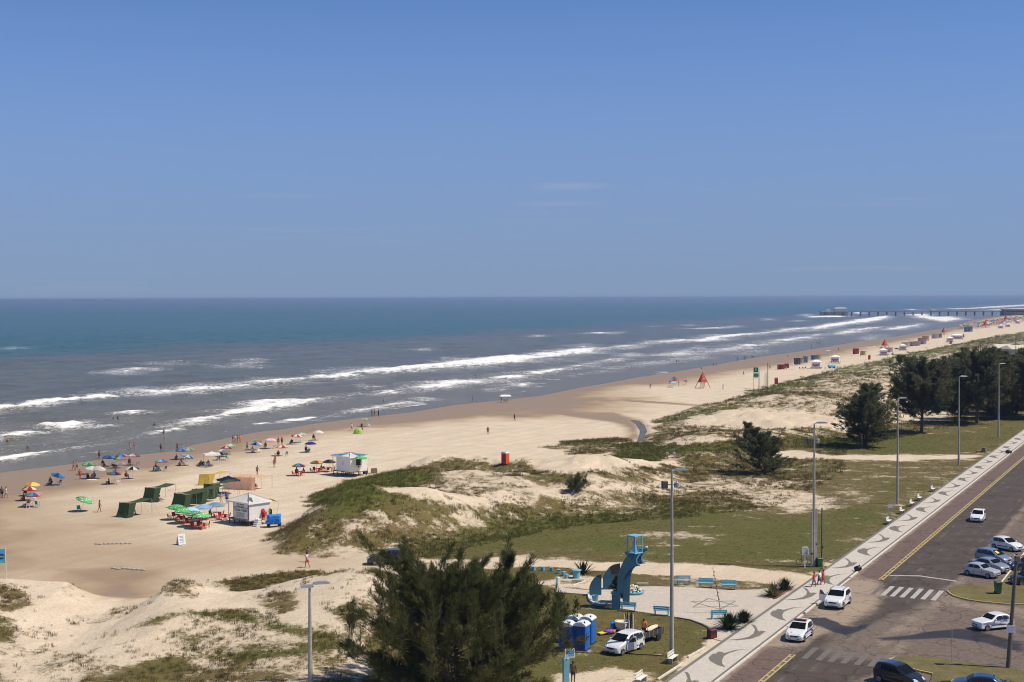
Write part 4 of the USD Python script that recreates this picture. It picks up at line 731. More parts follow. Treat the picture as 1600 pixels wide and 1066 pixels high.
for T, z in ((TA, .076), (TB, .0785)):
    for i in range(3): part(plz, 'star_line', bar(T[i], T[(i + 1) % 3], .13, .03, z + .001 * i), MOSAIC_D, False)
part(plz, 'edge_stone', cat([bar(p, q, .18, .0, .11) for p, q in [((1057.6, 966), (1078.5, 969.6)), ((1078.5, 969.6), (1097.7, 976.4)), ((1097.7, 976.4), (1106, 981)), ((1106, 981), (1113, 987))]]), BORDER, False)
part(plz, 'lawn_edging', cat([bar((1075, 1028), (1102, 1013), .16, 0, .14), bar((1028, 1063), (1068, 1037), .16, 0, .14)]), KERB, False)

# ------------------------------------------------------------------ lamp posts
def lamp(px, py, top_px, lab, arm=(1, .15), flood=None, double=False, dark=True):
    b = P(px, py); b[2] = max(b[2], -.05); H = at_depth(px, top_px, b[1])[2] - b[2]
    t = thing('street_lamp', lab, 'street lamp', b, 0, 'tall street lamps along the promenade')
    part(t, 'pole', tube((0, 0, -.4), (0, 0, H), .20, .085, 12), CONCRETE)
    part(t, 'collar', tube((0, 0, H * .55), (0, 0, H * .55 + .12), .155, .155, 12), POLE_GREY)
    d = np.array(arm) / np.linalg.norm(arm); ang = math.atan2(d[1], d[0])
    def head(s, z, L):
        pr = [(-.0, 0), (.06, .10), (.3, .15), (.75, .13), (.95, .02), (.9, -.05), (.1, -.06)]
        m = slab_xz(np.array(pr) * [L, 1], -.17, .17); return mv(rotz(m, ang if s > 0 else ang + math.pi), (0, 0, z))
    part(t, 'arm', cat([tube((0, 0, H - .02), (d[0] * .5, d[1] * .5, H + .12), .05, .05, 8)]), GALV)
    h = part(t, 'lamp_head', mv(head(1, H + .06, 1.3), d[:2].tolist() + [0] if False else (d[0] * .25, d[1] * .25, 0)), ROOF_W if not dark else GALV)
    if double: part(t, 'lamp_head', mv(head(-1, H - .12, 1.0), (d[0] * .3, d[1] * .3, 0)), GALV)
    if flood:
        z = H - flood; br = part(t, 'flood_bracket', cat([tube((-.6, 0, z), (.55, 0, z), .04, .04, 6)]), DARK_METAL)
        part(t, 'floodlight', cat([box((-.62, -.1, z + .02), (.52, .30, .62), .35, .04)]), DARK_METAL)
        part(t, 'floodlight', cat([box((.40, .12, z - .03), (.36, .34, .46), -.5, .04)]), GALV)
    return t
lamp(485, 1092, 914, 'lamp post rising from the foreground sand dune, nearest to the sea', (1, .35), None, True)
lamp(1049.7, 1025.7, 736, 'tall lamp post with dark floodlights beside the white minivan', (1, .3), 1.15)
lamp(1271.5, 885.5, 662, 'lamp post with a floodlight standing in the group of poles by the notice board', (1, .1), 1.9)
lamp(1402, 788, 623, 'slim lamp post on the lawn just beyond the row of white benches', (1, .4))
lamp(1498, 727, 589, 'lamp post beyond the sandy footpath, in front of the trees', (1, .2), None, False, False)  # white plastic lamp head
lamp(1560, 683.5, 569, 'farthest lamp post, in front of the dense grove at right', (1, .2), None, False, False)
def pole(name, lab, px, py, top_px, r0, r1, mat, lean=0.0, category='pole', group=None):
    b = P(px, py); H = at_depth(px, top_px, b[1])[2] - b[2]; t = thing(name, lab, category, b, 0, group)
    part(t, 'shaft', tube((0, 0, -.3), (lean, 0, H), r0, r1, 10), mat); return t, H
t, H = pole('utility_pole', 'short grey pole on the left of the pole group behind the notice board', 1268, 886, 800, .12, .10, CONCRETE); part(t, 'strap', tube((0, 0, 1.4), (0, 0, 1.6), .13, .13, 10), DARK_METAL)
t, H = pole('utility_pole', 'short grey pole on the right of the pole group by the tall lamp', 1275.2, 885, 795, .10, .09, CONCRETE); part(t, 'strap', tube((0, 0, 2.4), (0, 0, 2.6), .12, .12, 10), DARK_METAL)
t, H = pole('utility_pole', 'thin dark wooden pole standing between the pole group and the promenade', 1284, 882, 794, .09, .08, POLE_WOOD); part(t, 'meter_box', box((0, -.13, 2.0), (.25, .16, .4), 0, .02), DARK_METAL)
b = G(1574.8, 1043, .11); t = thing('utility_pole', 'leaning wooden utility pole with a small white sign by the side street', 'pole', b)
H = at_depth(1590, 866, b[1])[2] - .11; lx = at_depth(1590, 866, b[1])[0] - b[0]
part(t, 'shaft', tube((0, 0, -.3), (lx, .2, H), .19, .12, 12), POLE_WOOD)
part(t, 'lamp_arm', path_tube([(lx, .2, H - .5), (lx + .5, .1, H - .1), (lx + 1.4, 0, H + .05)], [.035] * 3, 8), GALV)
part(t, 'lamp_head', box((lx + 1.7, 0, H + .06), (.7, .24, .16), 0, .05), GALV)
part(t, 'insulator', cat([rev([(0, 0), (.09, 0), (.06, .09), (.09, .12), (.05, .2), (0, .2)], 8, (lx - .22, .1, H - .25 - .3 * i)) for i in range(2)]), ROOF_W)
part(t, 'bracket', box((lx - .02, .02, H - .35), (.4, .4, .5), 0, .05), OLD_WOOD)
sgn = part(t, 'notice', box((.13, -.30, 3.18), (.74, .025, .62), .0), PALE_SIGN, False)
part(sgn, 'print', cat([box((.13, -.316, 3.38 - .14 * i), (.54 - .1 * (i % 2), .006, .06)) for i in range(4)]), CLOTH['lilac'], False)
t, H = pole('thin_post', 'thin leaning metal stick planted on the lower traffic island', 1487.5, 1039, 981, .025, .02, GALV, -.03, 'post'); part(t, 'cap', ball((-.03, 0, H), .035), GALV)
for px, py, tp, lab in ((1531.5, 575, 535, 'left of the two far thin poles behind the grove'), (1541.5, 575, 540, 'right of the two far thin poles behind the grove'), (1587, 570, 529, 'far thin pole by the house behind the grove')):
    t, H = pole('utility_pole', lab, px, py, tp, .16, .12, POLE_WOOD); part(t, 'crossbar', box((0, 0, H - .5), (1.6, .1, .12)), POLE_WOOD)

# ------------------------------------------------------------------ cars
# side outlines, x from the rear bumper, z up
CARS = {
 'hatch': dict(L=3.95, W=1.70, wb=2.48, ro=.72, wr=.30, out=[(.03, .26), (0, .5), (.03, .78), (.08, .93), (.30, 1.30), (.46, 1.43), (.85, 1.48), (1.5, 1.485), (1.95, 1.43), (2.30, 1.25), (2.82, .97), (3.25, .90), (3.65, .76), (3.87, .60), (3.95, .44), (3.92, .27), (3.80, .2), (.15, .2)],
   side=[[(.52, .97), (.60, 1.33), (1.28, 1.385), (1.33, .96)], [(1.40, .96), (1.36, 1.385), (1.86, 1.355), (2.58, .97)]], ws=((2.04, 1.40), (2.78, 1.0)), rw=((.11, .97), (.38, 1.38)), belt=.93),
 'suv': dict(L=4.45, W=1.86, wb=2.64, ro=.86, wr=.36, out=[(.03, .36), (0, .6), (.05, .95), (.10, 1.08), (.42, 1.50), (.62, 1.62), (1.2, 1.67), (1.9, 1.665), (2.35, 1.60), (2.72, 1.42), (3.22, 1.12), (3.85, 1.03), (4.22, .90), (4.42, .72), (4.45, .5), (4.40, .34), (4.25, .28), (.2, .28)],
   side=[[(.62, 1.16), (.82, 1.50), (1.62, 1.55), (1.66, 1.13)], [(1.73, 1.13), (1.70, 1.55), (2.30, 1.51), (2.96, 1.13)]], ws=((2.44, 1.57), (3.18, 1.16)), rw=((.16, 1.14), (.50, 1.55)), belt=1.09),
 'mpv': dict(L=4.05, W=1.70, wb=2.63, ro=.70, wr=.30, out=[(.03, .28), (0, .55), (.04, .9), (.07, 1.05), (.22, 1.42), (.40, 1.56), (.9, 1.62), (1.6, 1.63), (2.15, 1.57), (2.55, 1.38), (3.15, 1.04), (3.62, .90), (3.90, .74), (4.03, .55), (4.05, .42), (4.0, .28), (3.85, .2), (.15, .2)],
   side=[[(.28, 1.08), (.40, 1.45), (.78, 1.50), (.84, 1.06)], [(.92, 1.06), (.88, 1.51), (1.68, 1.53), (1.74, 1.03)], [(1.82, 1.03), (1.78, 1.53), (2.16, 1.48), (2.90, 1.02)]], ws=((2.28, 1.53), (3.06, 1.09)), rw=((.10, 1.06), (.30, 1.48)), belt=1.0),
 'sedan': dict(L=4.35, W=1.72, wb=2.52, ro=.95, wr=.30, out=[(.02, .28), (0, .55), (.03, .85), (.10, .97), (.75, 1.02), (1.05, 1.28), (1.30, 1.40), (1.75, 1.44), (2.3, 1.43), (2.62, 1.36), (3.20, 1.0), (3.75, .92), (4.12, .80), (4.30, .62), (4.35, .45), (4.3, .27), (4.18, .2), (.15, .2)],
   side=[[(1.02, 1.0), (1.28, 1.31), (1.92, 1.345), (1.96, .98)], [(2.04, .98), (2.0, 1.345), (2.5, 1.31), (3.02, .98)]], ws=((2.66, 1.345), (3.16, 1.03)), rw=((.82, 1.05), (1.20, 1.35)), belt=.95),
 'boxy': dict(L=3.85, W=1.62, wb=2.40, ro=.66, wr=.29, out=[(.02, .28), (0, .55), (.02, .80), (.10, .90), (.45, 1.18), (.70, 1.33), (1.15, 1.38), (1.75, 1.37), (2.02, 1.32), (2.62, .95), (3.2, .89), (3.74, .82), (3.83, .76), (3.85, .45), (3.80, .28), (3.70, .2), (.15, .2)],
   side=[[(.62, .95), (.86, 1.27), (1.30, 1.30), (1.34, .93)], [(1.42, .93), (1.38, 1.30), (1.92, 1.27), (2.44, .93)]], ws=((2.06, 1.30), (2.56, .98)), rw=((.14, .92), (.56, 1.25)), belt=.90),
}
def build_car(t, kind, paint, opts=()):
    c = CARS[kind]; L, W, wb, ro, wr, belt = (c[k] for k in ('L', 'W', 'wb', 'ro', 'wr', 'belt')); H = max(z for _, z in c['out']); off = ro + wb / 2
    def warp(v):
        x, y, z = v[:, 0].copy(), v[:, 1], v[:, 2]; s = np.clip(np.abs(y) / (W / 2), 0, 1.05)
        up = np.clip((z - belt) / (H - belt), 0, 1); e = np.abs((x - L / 2) / (L / 2))
        yy = y * (1 - .21 * up ** 1.1) * (1 - .13 * e ** 5) * (1 - .05 * np.clip((.5 - z) / .4, 0, 1))
        xx = L / 2 + (x - L / 2) * (1 - .075 * s ** 3 * (.6 + .4 * up)) - off
        return np.stack([xx, yy, z], 1)
    cs = m3.CrossSection([np.array(c['out'], float)[::-1]], m3.FillRule.NonZero) if False else m3.CrossSection([np.array(c['out'], float)], m3.FillRule.NonZero)
    cs = cs.offset(.05, m3.JoinType.Round, 2, 8).offset(-.10, m3.JoinType.Round, 2, 8).offset(.05, m3.JoinType.Round, 2, 10) if False else cs
    lay = [(-1, .09), (-.975, .045), (-.93, .014), (-.86, 0), (-.5, 0), (0, 0), (.5, 0), (.86, 0), (.93, .014), (.975, .045), (1, .09)]
    p = trimesh.path.polygons.resample_boundaries(Polygon(c['out']), .16)['exterior'] if False else np.array(Polygon(c['out']).segmentize(.22).exterior.coords)[:-1]
    if Polygon(p).exterior.is_ccw is False: p = p[::-1]
    d0, d1 = p - np.roll(p, 1, 0), np.roll(p, -1, 0) - p; nn = np.stack([d0[:, 1] + d1[:, 1], -(d0[:, 0] + d1[:, 0])], 1); nn /= np.linalg.norm(nn, axis=1, keepdims=True)
    n = len(p); V = []
    for fr, ins in lay:
        q = p - nn * ins; V.append(np.stack([q[:, 0], np.full(n, fr * W / 2), q[:, 1]], 1))
    V = np.vstack(V); F = []
    i = np.arange(n); j = (i + 1) % n
    for k in range(len(lay) - 1): F += [np.stack([k * n + i, k * n + j, (k + 1) * n + j], 1), np.stack([k * n + i, (k + 1) * n + j, (k + 1) * n + i], 1)]
    tv, tf = trimesh.creation.triangulate_polygon(Polygon(p), engine='earcut'); F += [tf, (len(lay) - 1) * n + tf[:, ::-1]]
    F = np.vstack(F); m = trimesh.Trimesh(warp(V), F, process=False)
    if m.volume < 0: F = F[:, ::-1]
    body = man((warp(V), F)); axles = (ro - off, ro + wb - off)
    try:
        for ax in axles:
            for s in (-1, 1): body = body - man(tube((ax, s * (W / 2 + .1), wr + .02), (ax, s * (W / 2 - .30), wr + .02), wr + .055, None, 20))
        bm = unman(body); bm = bm if len(bm[0]) > 50 else (warp(V), F)
    except Exception: bm = (warp(V), F)
    part(t, 'body', bm, paint, 32)
    part(t, 'wheel_well', cat([box((ax, 0, wr + .08), (2 * wr + .02, W - .58, 2 * wr - .1)) for ax in axles]), TRIM, False)
    for s in (-1, 1):
        for poly in c['side']:
            q = Polygon(poly).buffer(-.015).buffer(.0).segmentize(.12); v, f_ = slab_xz(np.array(q.exterior.coords)[:-1], -.012, .012)
            v[:, 1] += s * (W / 2 - .0005); g = warp(v); g[:, 1] += s * .004; part(t, 'side_window', (g, f_), GLASS, 30)
        part(t, 'door_seam', cat([(lambda v: (warp(v[0]), v[1]))(box((x, s * (W / 2 + .002), (belt + .3) / 2), (.014, .012, belt - .32))) for x in (c['side'][-1][0][0] - .04, c['side'][-1][-1][0] - .02)]), SEAM, False)
        part(t, 'door_handle', (lambda v: (warp(v[0]), v[1]))(box((c['side'][-1][0][0] + .16, s * (W / 2 + .012), belt - .12), (.20, .03, .035))), paint if 'plain' in opts else TRIM, False)
        part(t, 'side_trim', (lambda v: (warp(v[0]), v[1]))(box((ro + wb / 2, s * (W / 2 + .006), .50), (wb - 2 * wr - .22, .02, .07))), TRIM if 'trim' in opts else paint, False)
        mx = c['ws'][1][0] - .28; part(t, 'mirror', box((mx - off, s * (W / 2 + .07), belt + .10), (.11, .20, .13), 0, .035), paint)
        fx = c['out'][[q[0] for q in c['out']].index(L)]
        hp = np.array([[L - .42, W / 2 - .03, belt - .24], [L - .10, W / 2 - .06, belt - .33], [L - .02, W / 2 - .42, belt - .40], [L - .02, W / 2 - .40, belt - .28], [L - .22, W / 2 - .30, belt - .16], [L - .42, W / 2 - .12, belt - .13]])
        hh = np.vstack([hp, hp - [.12, .1, 0]]); hh = warp(hh * [1, s, 1]); part(t, 'headlight', hullm(hh), LAMP_CLEAR, 25)
        tl = np.array([[.0, W / 2 - .04, belt - .02], [.0, W / 2 - .28, belt - .02], [.02, W / 2 - .28, belt - .30], [.02, W / 2 - .04, belt - .32], [.22, W / 2 + .004, belt - .06], [.18, W / 2 + .004, belt - .28], [-.02, W / 2 - .14, belt - .16]])
        part(t, 'tail_light', hullm(warp(tl * [1, s, 1])), LAMP_RED, 25)
        for ax in axles:
            w = part(t, 'wheel', cat([(lambda m: (np.stack([m[0][:, 0] + ax, m[0][:, 2] * 1.0 + s * (W / 2 - .115), m[0][:, 1] + wr], 1), m[1]))(rev([(wr * .6, -.09), (wr * .9, -.10), (wr, -.07), (wr, .07), (wr * .9, .10), (wr * .6, .09)], 20))]), TYRE, 40)
            yo = s * (W / 2 - .115 + .085); rim = [tube((ax, yo - s * .03, wr), (ax, yo, wr), wr * .22, wr * .2, 10)]
            for k in range(5): a = k * 2 * math.pi / 5 + .3; rim.append(hullm([[ax + math.cos(a + da) * r, yo + dy, wr + math.sin(a + da) * r] for r, da in ((wr * .1, .6), (wr * .1, -.6), (wr * .62, .16), (wr * .62, -.16)) for dy in (-.025, 0)]))
            rim.append((lambda m: (np.stack([m[0][:, 0] + ax, m[0][:, 2] + yo, m[0][:, 1] + wr], 1), m[1]))(rev([(wr * .56, -.03), (wr * .66, -.03), (wr * .66, .012), (wr * .58, .012)], 20)))
            part(w, 'rim', cat(rim), RIM, 30)
            part(w, 'brake_disc', tube((ax, yo - s * .07, wr), (ax, yo - s * .04, wr), wr * .6, None, 16), TRIM, 30)
    def pane(seg, nm, wf):
        (x0, z0), (x1, z1) = seg; nx, nz = (z1 - z0), -(x1 - x0); q = math.hypot(nx, nz); nx, nz = nx / q, nz / q
        if nz < 0: nx, nz = -nx, -nz
        ss = np.linspace(-wf, wf, 9); u = np.linspace(0, 1, 4); g = np.zeros((9, 4, 3))
        for a, sy in enumerate(ss):
            for k, w in enumerate(u): g[a, k] = (x0 + (x1 - x0) * w + nx * .012, sy * W / 2, z0 + (z1 - z0) * w + nz * .012)
        gg = warp(g.reshape(-1, 3)).reshape(9, 4, 3); gg2 = gg - np.array([nx, 0, nz]) * .03
        return part(t, nm, cat([both(gridmesh(gg))]), GLASS, True)
    ws = pane(c['ws'], 'windscreen', .86); pane(c['rw'], 'rear_window', .80)
    zf = .52
    part(t, 'grille', (lambda v: (warp(v[0]), v[1]))(box((L - .012, 0, belt - .37), (.03, W * .46, .13), 0, .0)), TRIM, False)
    part(t, 'air_intake', (lambda v: (warp(v[0]), v[1]))(box((L - .035, 0, .36), (.06, W * .62, .13))), TRIM, False)
    part(t, 'front_plate', (lambda v: (warp(v[0]), v[1]))(box((L + .012, 0, .47), (.02, .40, .12))), PLATE, False)
    part(t, 'rear_plate', (lambda v: (warp(v[0]), v[1]))(box((-.008, 0, .66), (.02, .40, .12))), PLATE, False)
    part(t, 'bumper_strip', (lambda v: (warp(v[0]), v[1]))(box((.004, 0, .48), (.03, W * .8, .08))), TRIM, False)
    return dict(L=L, W=W, H=H, off=off, warp=warp, belt=belt, ws=c['ws'], wr=wr)
def car(lab, kind, paint, rear, front, side, category='car', z=0.0, opts=(), heading=None, name='parked_car'):
    r, f_ = G(*rear, z), G(*front, z); d = (f_ - r)[:2]; d /= np.linalg.norm(d)
    if heading is not None: d = np.array(heading, float) / np.linalg.norm(heading)
    per = np.array([-d[1], d[0]]) * (1 if side == 'R' else -1); c = (r + f_)[:2] / 2 + per * (CARS[kind]['W'] / 2 - .1)
    t = thing(name, lab, category, (c[0], c[1], z), math.atan2(d[1], d[0])); return t, build_car(t, kind, paint, opts)
NRD = -RD
t, i = car('white sport utility car with its passenger door open beside the promenade kerb', 'suv', CAR_WHITE, (1329, 943.7), (1316.3, 951.6), 'L', heading=NRD)
dr = (lambda v: v)(slab_xz([(.1, .45), (.1, 1.06), (1.02, 1.06), (1.02, .5), (.9, .38)], -.035, .035)); fr = slab_xz([(.1, 1.06), (.16, 1.54), (.5, 1.5), (1.0, 1.06), (.92, 1.06), (.48, 1.44), (.22, 1.47), (.17, 1.06)], -.02, .02); gl = slab_xz([(.17, 1.07), (.22, 1.46), (.47, 1.43), (.9, 1.07)], -.008, .008)
hx, hy = i['ws'][1][0] - .25 - i['off'], -i['W'] / 2 - .01
place = lambda m: mv(rotz((np.stack([-(1.02 - m[0][:, 0]), m[0][:, 1], m[0][:, 2]], 1), m[1]), math.radians(62)), (hx, hy, 0))
o = part(t, 'open_door', place(dr), CAR_WHITE, 30, 'passenger door standing open'); part(o, 'frame', place(fr), CAR_WHITE, 30); part(o, 'pane', place(gl), GLASS, 30)
part(t, 'roof_rail', cat([tube((-1.1, s * .62, 1.70), (.6, s * .62, 1.69), .025, None, 6) for s in (-1, 1)]), TRIM)
t, i = car('white police hatchback with a red light bar parked by the kerb', 'hatch', CAR_WHITE, (1268.3, 993.8), (1256.6, 1002.8), 'L', 'police car', heading=NRD)
lb = part(t, 'light_bar', box((-.30, 0, 1.56), (.30, 1.12, .12), 0, .04), LAMP_RED); part(lb, 'bar_base', box((-.30, 0, 1.495), (.22, .9, .05)), TRIM, False); part(lb, 'bar_centre', box((-.30, 0, 1.565), (.304, .22, .125)), DARK_METAL, False)
part(t, 'hood_stripe', (lambda v: (i['warp'](v), tri([[0, 1, 2, 3]])))(np.array([[2.9, -.60, .968], [3.6, -.34, .795], [3.6, -.28, .797], [2.9, -.54, .968]])), DARK_METAL, False)
for s in (-1, 1): part(t, 'side_stripe', (lambda v: (i['warp'](v[0]), v[1]))(box((2.0, s * (i['W'] / 2 + .004), .74), (2.6, .014, .10))), CLOTH['deepblue'], False)
car('white hatchback driving down the avenue towards the camera', 'hatch', CAR_WHITE, (1540, 811.5), (1535.2, 816.8), 'L', heading=NRD, name='moving_car')
t, i = car('white minivan with an open door parked on the lawn by the portable toilets', 'mpv', CAR_WHITE, (1001.2, 1015.2), (973, 1024.5), 'L', 'minivan', opts=('trim',))
hx, hy = i['ws'][1][0] - .2 - i['off'], i['W'] / 2 + .01
place = lambda m: mv(rotz((np.stack([-(1.02 - m[0][:, 0]), m[0][:, 1], m[0][:, 2] - .04], 1), m[1]), -math.radians(28)), (hx, hy, 0))
o = part(t, 'open_door', place(dr), CAR_WHITE, 30, 'driver door standing ajar'); part(o, 'frame', place(fr), CAR_WHITE, 30); part(o, 'pane', place(gl), GLASS, 30)
car('white three door hatchback parked farthest up in the row on the right', 'hatch', CAR_WHITE, (1552.3, 857), (1581.1, 862.5), 'R', opts=('trim',))
t, i = car('blue silver family car with a yellow paper inside its windscreen', 'mpv', CAR_BLUE, (1527, 878.2), (1566, 884.6), 'R')
part(t, 'paper_sheet', (lambda v: (v, tri([[0, 1, 2, 3]])))(i['warp'](np.array([[2.45, -.10, 1.452], [2.83, -.10, 1.238], [2.83, -.62, 1.238], [2.45, -.62, 1.452]])) + [.02, 0, .03]), CLOTH['yellow'], False)
car('silver saloon parked between the blue silver car and the pale hatchback', 'sedan', CAR_SILVER, (1523.5, 890.3), (1557, 896.5), 'R')
car('pale silver hatchback at the near end of the parked row', 'boxy', CAR_PALE, (1510.6, 898.8), (1544.3, 904.4), 'R', opts=('plain',))
car('white older two door car driving out of the side street', 'boxy', CAR_WHITE, (1579, 982.8), (1540.9, 986.6), 'L', opts=('trim',), name='moving_car')
car('black minivan at the bottom edge beside the lower traffic island', 'mpv', CAR_BLACK, (1369, 1065), (1424, 1079), 'R', 'minivan', opts=('trim',))
car('dark blue saloon cut by the bottom edge below the lower traffic island', 'sedan', CAR_NAVY, (1555, 1089.5), (1507, 1085.5), 'L')
car('dark blue car behind the wooden pole, upper of two at the right edge', 'hatch', CAR_NAVY, (1625, 893), (1597, 893.4), 'L')
car('black car behind the wooden pole, lower of two at the right edge', 'sedan', CAR_BLACK, (1628, 915), (1600, 916), 'L')
car('black sport utility car on the dirt track behind the big tree', 'suv', CAR_BLACK, (621, 883.2), (588.5, 884), 'L', z=0.0)
# ------------------------------------------------------------------ grass
def tuft(seed, n, h, spread, w):
    r = np.random.default_rng(seed); V, F = [], []
    for k in range(n):
        a, t = r.uniform(0, 6.28), r.uniform(0, 6.28); rad = spread * math.sqrt(r.uniform(0, 1)) * .5; hh = h * r.uniform(.55, 1.15); lean = hh * r.uniform(.15, .75)
        b = np.array([math.cos(a) * rad, math.sin(a) * rad, -.05]); d = np.array([math.cos(t), math.sin(t), 0]); s = np.array([-d[1], d[0], 0]) * w
        m = b + d * lean * .35 + [0, 0, hh * .62]; e = b + d * lean + [0, 0, hh]
        i = len(V); V += [b - s, b + s, m + s * .7, m - s * .7, e]; F += [[i, i + 1, i + 2], [i, i + 2, i + 3], [i + 3, i + 2, i + 4]]
    return np.array(V), np.array(F)
def scatter(name, lab, pts, scl, tufts, mat):
    p = f'/World/{name}'; pi = UsdGeom.PointInstancer.Define(stage, p); tag(pi.GetPrim(), lab, 'grass', None, 'stuff')
    tg = []
    for i, m in enumerate(tufts):
        q = f'{p}/tuft' + (f'_{i:03d}' if i else ''); usdkit.mesh(stage, q, m, mat, smooth=False); tg.append(q)
    for q in tg: pi.CreatePrototypesRel().AddTarget(q)
    n = len(pts); r = np.random.default_rng(n); a = r.uniform(0, 2 * math.pi, n)
    pi.CreatePositionsAttr(Vt.Vec3fArray.FromNumpy(pts.astype(np.float32))); pi.CreateProtoIndicesAttr(Vt.IntArray.FromNumpy(r.integers(0, len(tufts), n).astype(np.int32)))
    pi.CreateScalesAttr(Vt.Vec3fArray.FromNumpy(np.repeat(scl[:, None], 3, 1).astype(np.float32)))
    pi.CreateOrientationsAttr(Vt.QuathArray([Gf.Quath(float(math.cos(x / 2)), 0, 0, float(math.sin(x / 2))) for x in a]))
def candidates(y0, y1, dens, seed):
    r = np.random.default_rng(seed); smax = .41; area = smax * (y1 * y1 - y0 * y0); n = int(area * dens)
    y = np.sqrt(r.uniform(y0 * y0, y1 * y1, n)); x = r.uniform(-smax, smax, n) * y
    a, b = AB(x, y); ok = (b < B_L - .05) & (shore_sd(x, y) > 30); x, y = x[ok], y[ok]
    ok = poly_sd(x, y, sq) > .1; return x[ok], y[ok], r
packs = {k: ([], []) for k in ('green', 'light', 'dry', 'short')}
for y0, y1, dens, hs in ((101, 150, 7.5, .72), (150, 205, 6.5, .85), (205, 300, 3.6, 1.0), (300, 520, 1.1, 1.35), (520, 1100, .09, 2.2)):
    x, y, r = candidates(y0, y1, dens, int(y0)); v, g, w = masks(x, y)
    clump = fbm2(x, y, 4.5, 81, 3) - .5 + (fbm2(x, y, 1.5, 82, 2) - .5) * .8
    lawn = poly_sd(x, y, LAWN_FLAT) < -3
    k = r.uniform(0, 1, len(x)) < np.clip((v + clump * 1.5 - .30) * 1.5, 0, 1) * (v > .1); x, y, v, g, lawn = x[k], y[k], v[k], g[k], lawn[k]
    z = zland(x, y) - .02; s = hs * r.uniform(.6, 1.25, len(x)); gg = g + (fbm2(x, y, 14, 83, 3) - .5) * 1.3 + r.normal(0, .16, len(x))
    s = np.where(lawn, s * .42, s); keep = ~lawn | (r.uniform(0, 1, len(x)) < .55)
    for nm, m in (('green', (gg > .52) & (g < 1.02) & ~lawn), ('light', (g >= 1.02) & ~lawn), ('dry', (gg <= .52) & (g < 1.02) & ~lawn), ('short', lawn & (gg > .40)), ('dry', lawn & (gg <= .40))):
        m = m & keep; packs[nm][0].append(np.stack([x[m], y[m], z[m]], 1)); packs[nm][1].append(s[m])
T1 = [tuft(i, 16, .50, .55, .014) for i in range(4)]; T2 = [tuft(20 + i, 18, .42, .70, .016) for i in range(4)]; T4 = [tuft(60 + i, 26, .30, 1.0, .018) for i in range(4)]; T3 = [tuft(40 + i, 14, .62, .45, .014) for i in range(4)]
for nm, name, lab, T, M in (('green', 'dune_grass', 'green grass growing over the dunes and hollows', T1, GRASS_G), ('light', 'marram_grass', 'light green beach grass on the dune tip beside the kiosks', T3, GRASS_L),
                          ('dry', 'dry_scrub', 'brown dry scrub and grass in tufts on the dunes', T2, GRASS_D), ('short', 'lawn_grass', 'short green lawn grass by the promenade', T4, GRASS_S)):
    p_, s_ = np.vstack(packs[nm][0]), np.concatenate(packs[nm][1]); scatter(name, lab, p_, s_, T, M); print(nm, len(p_))

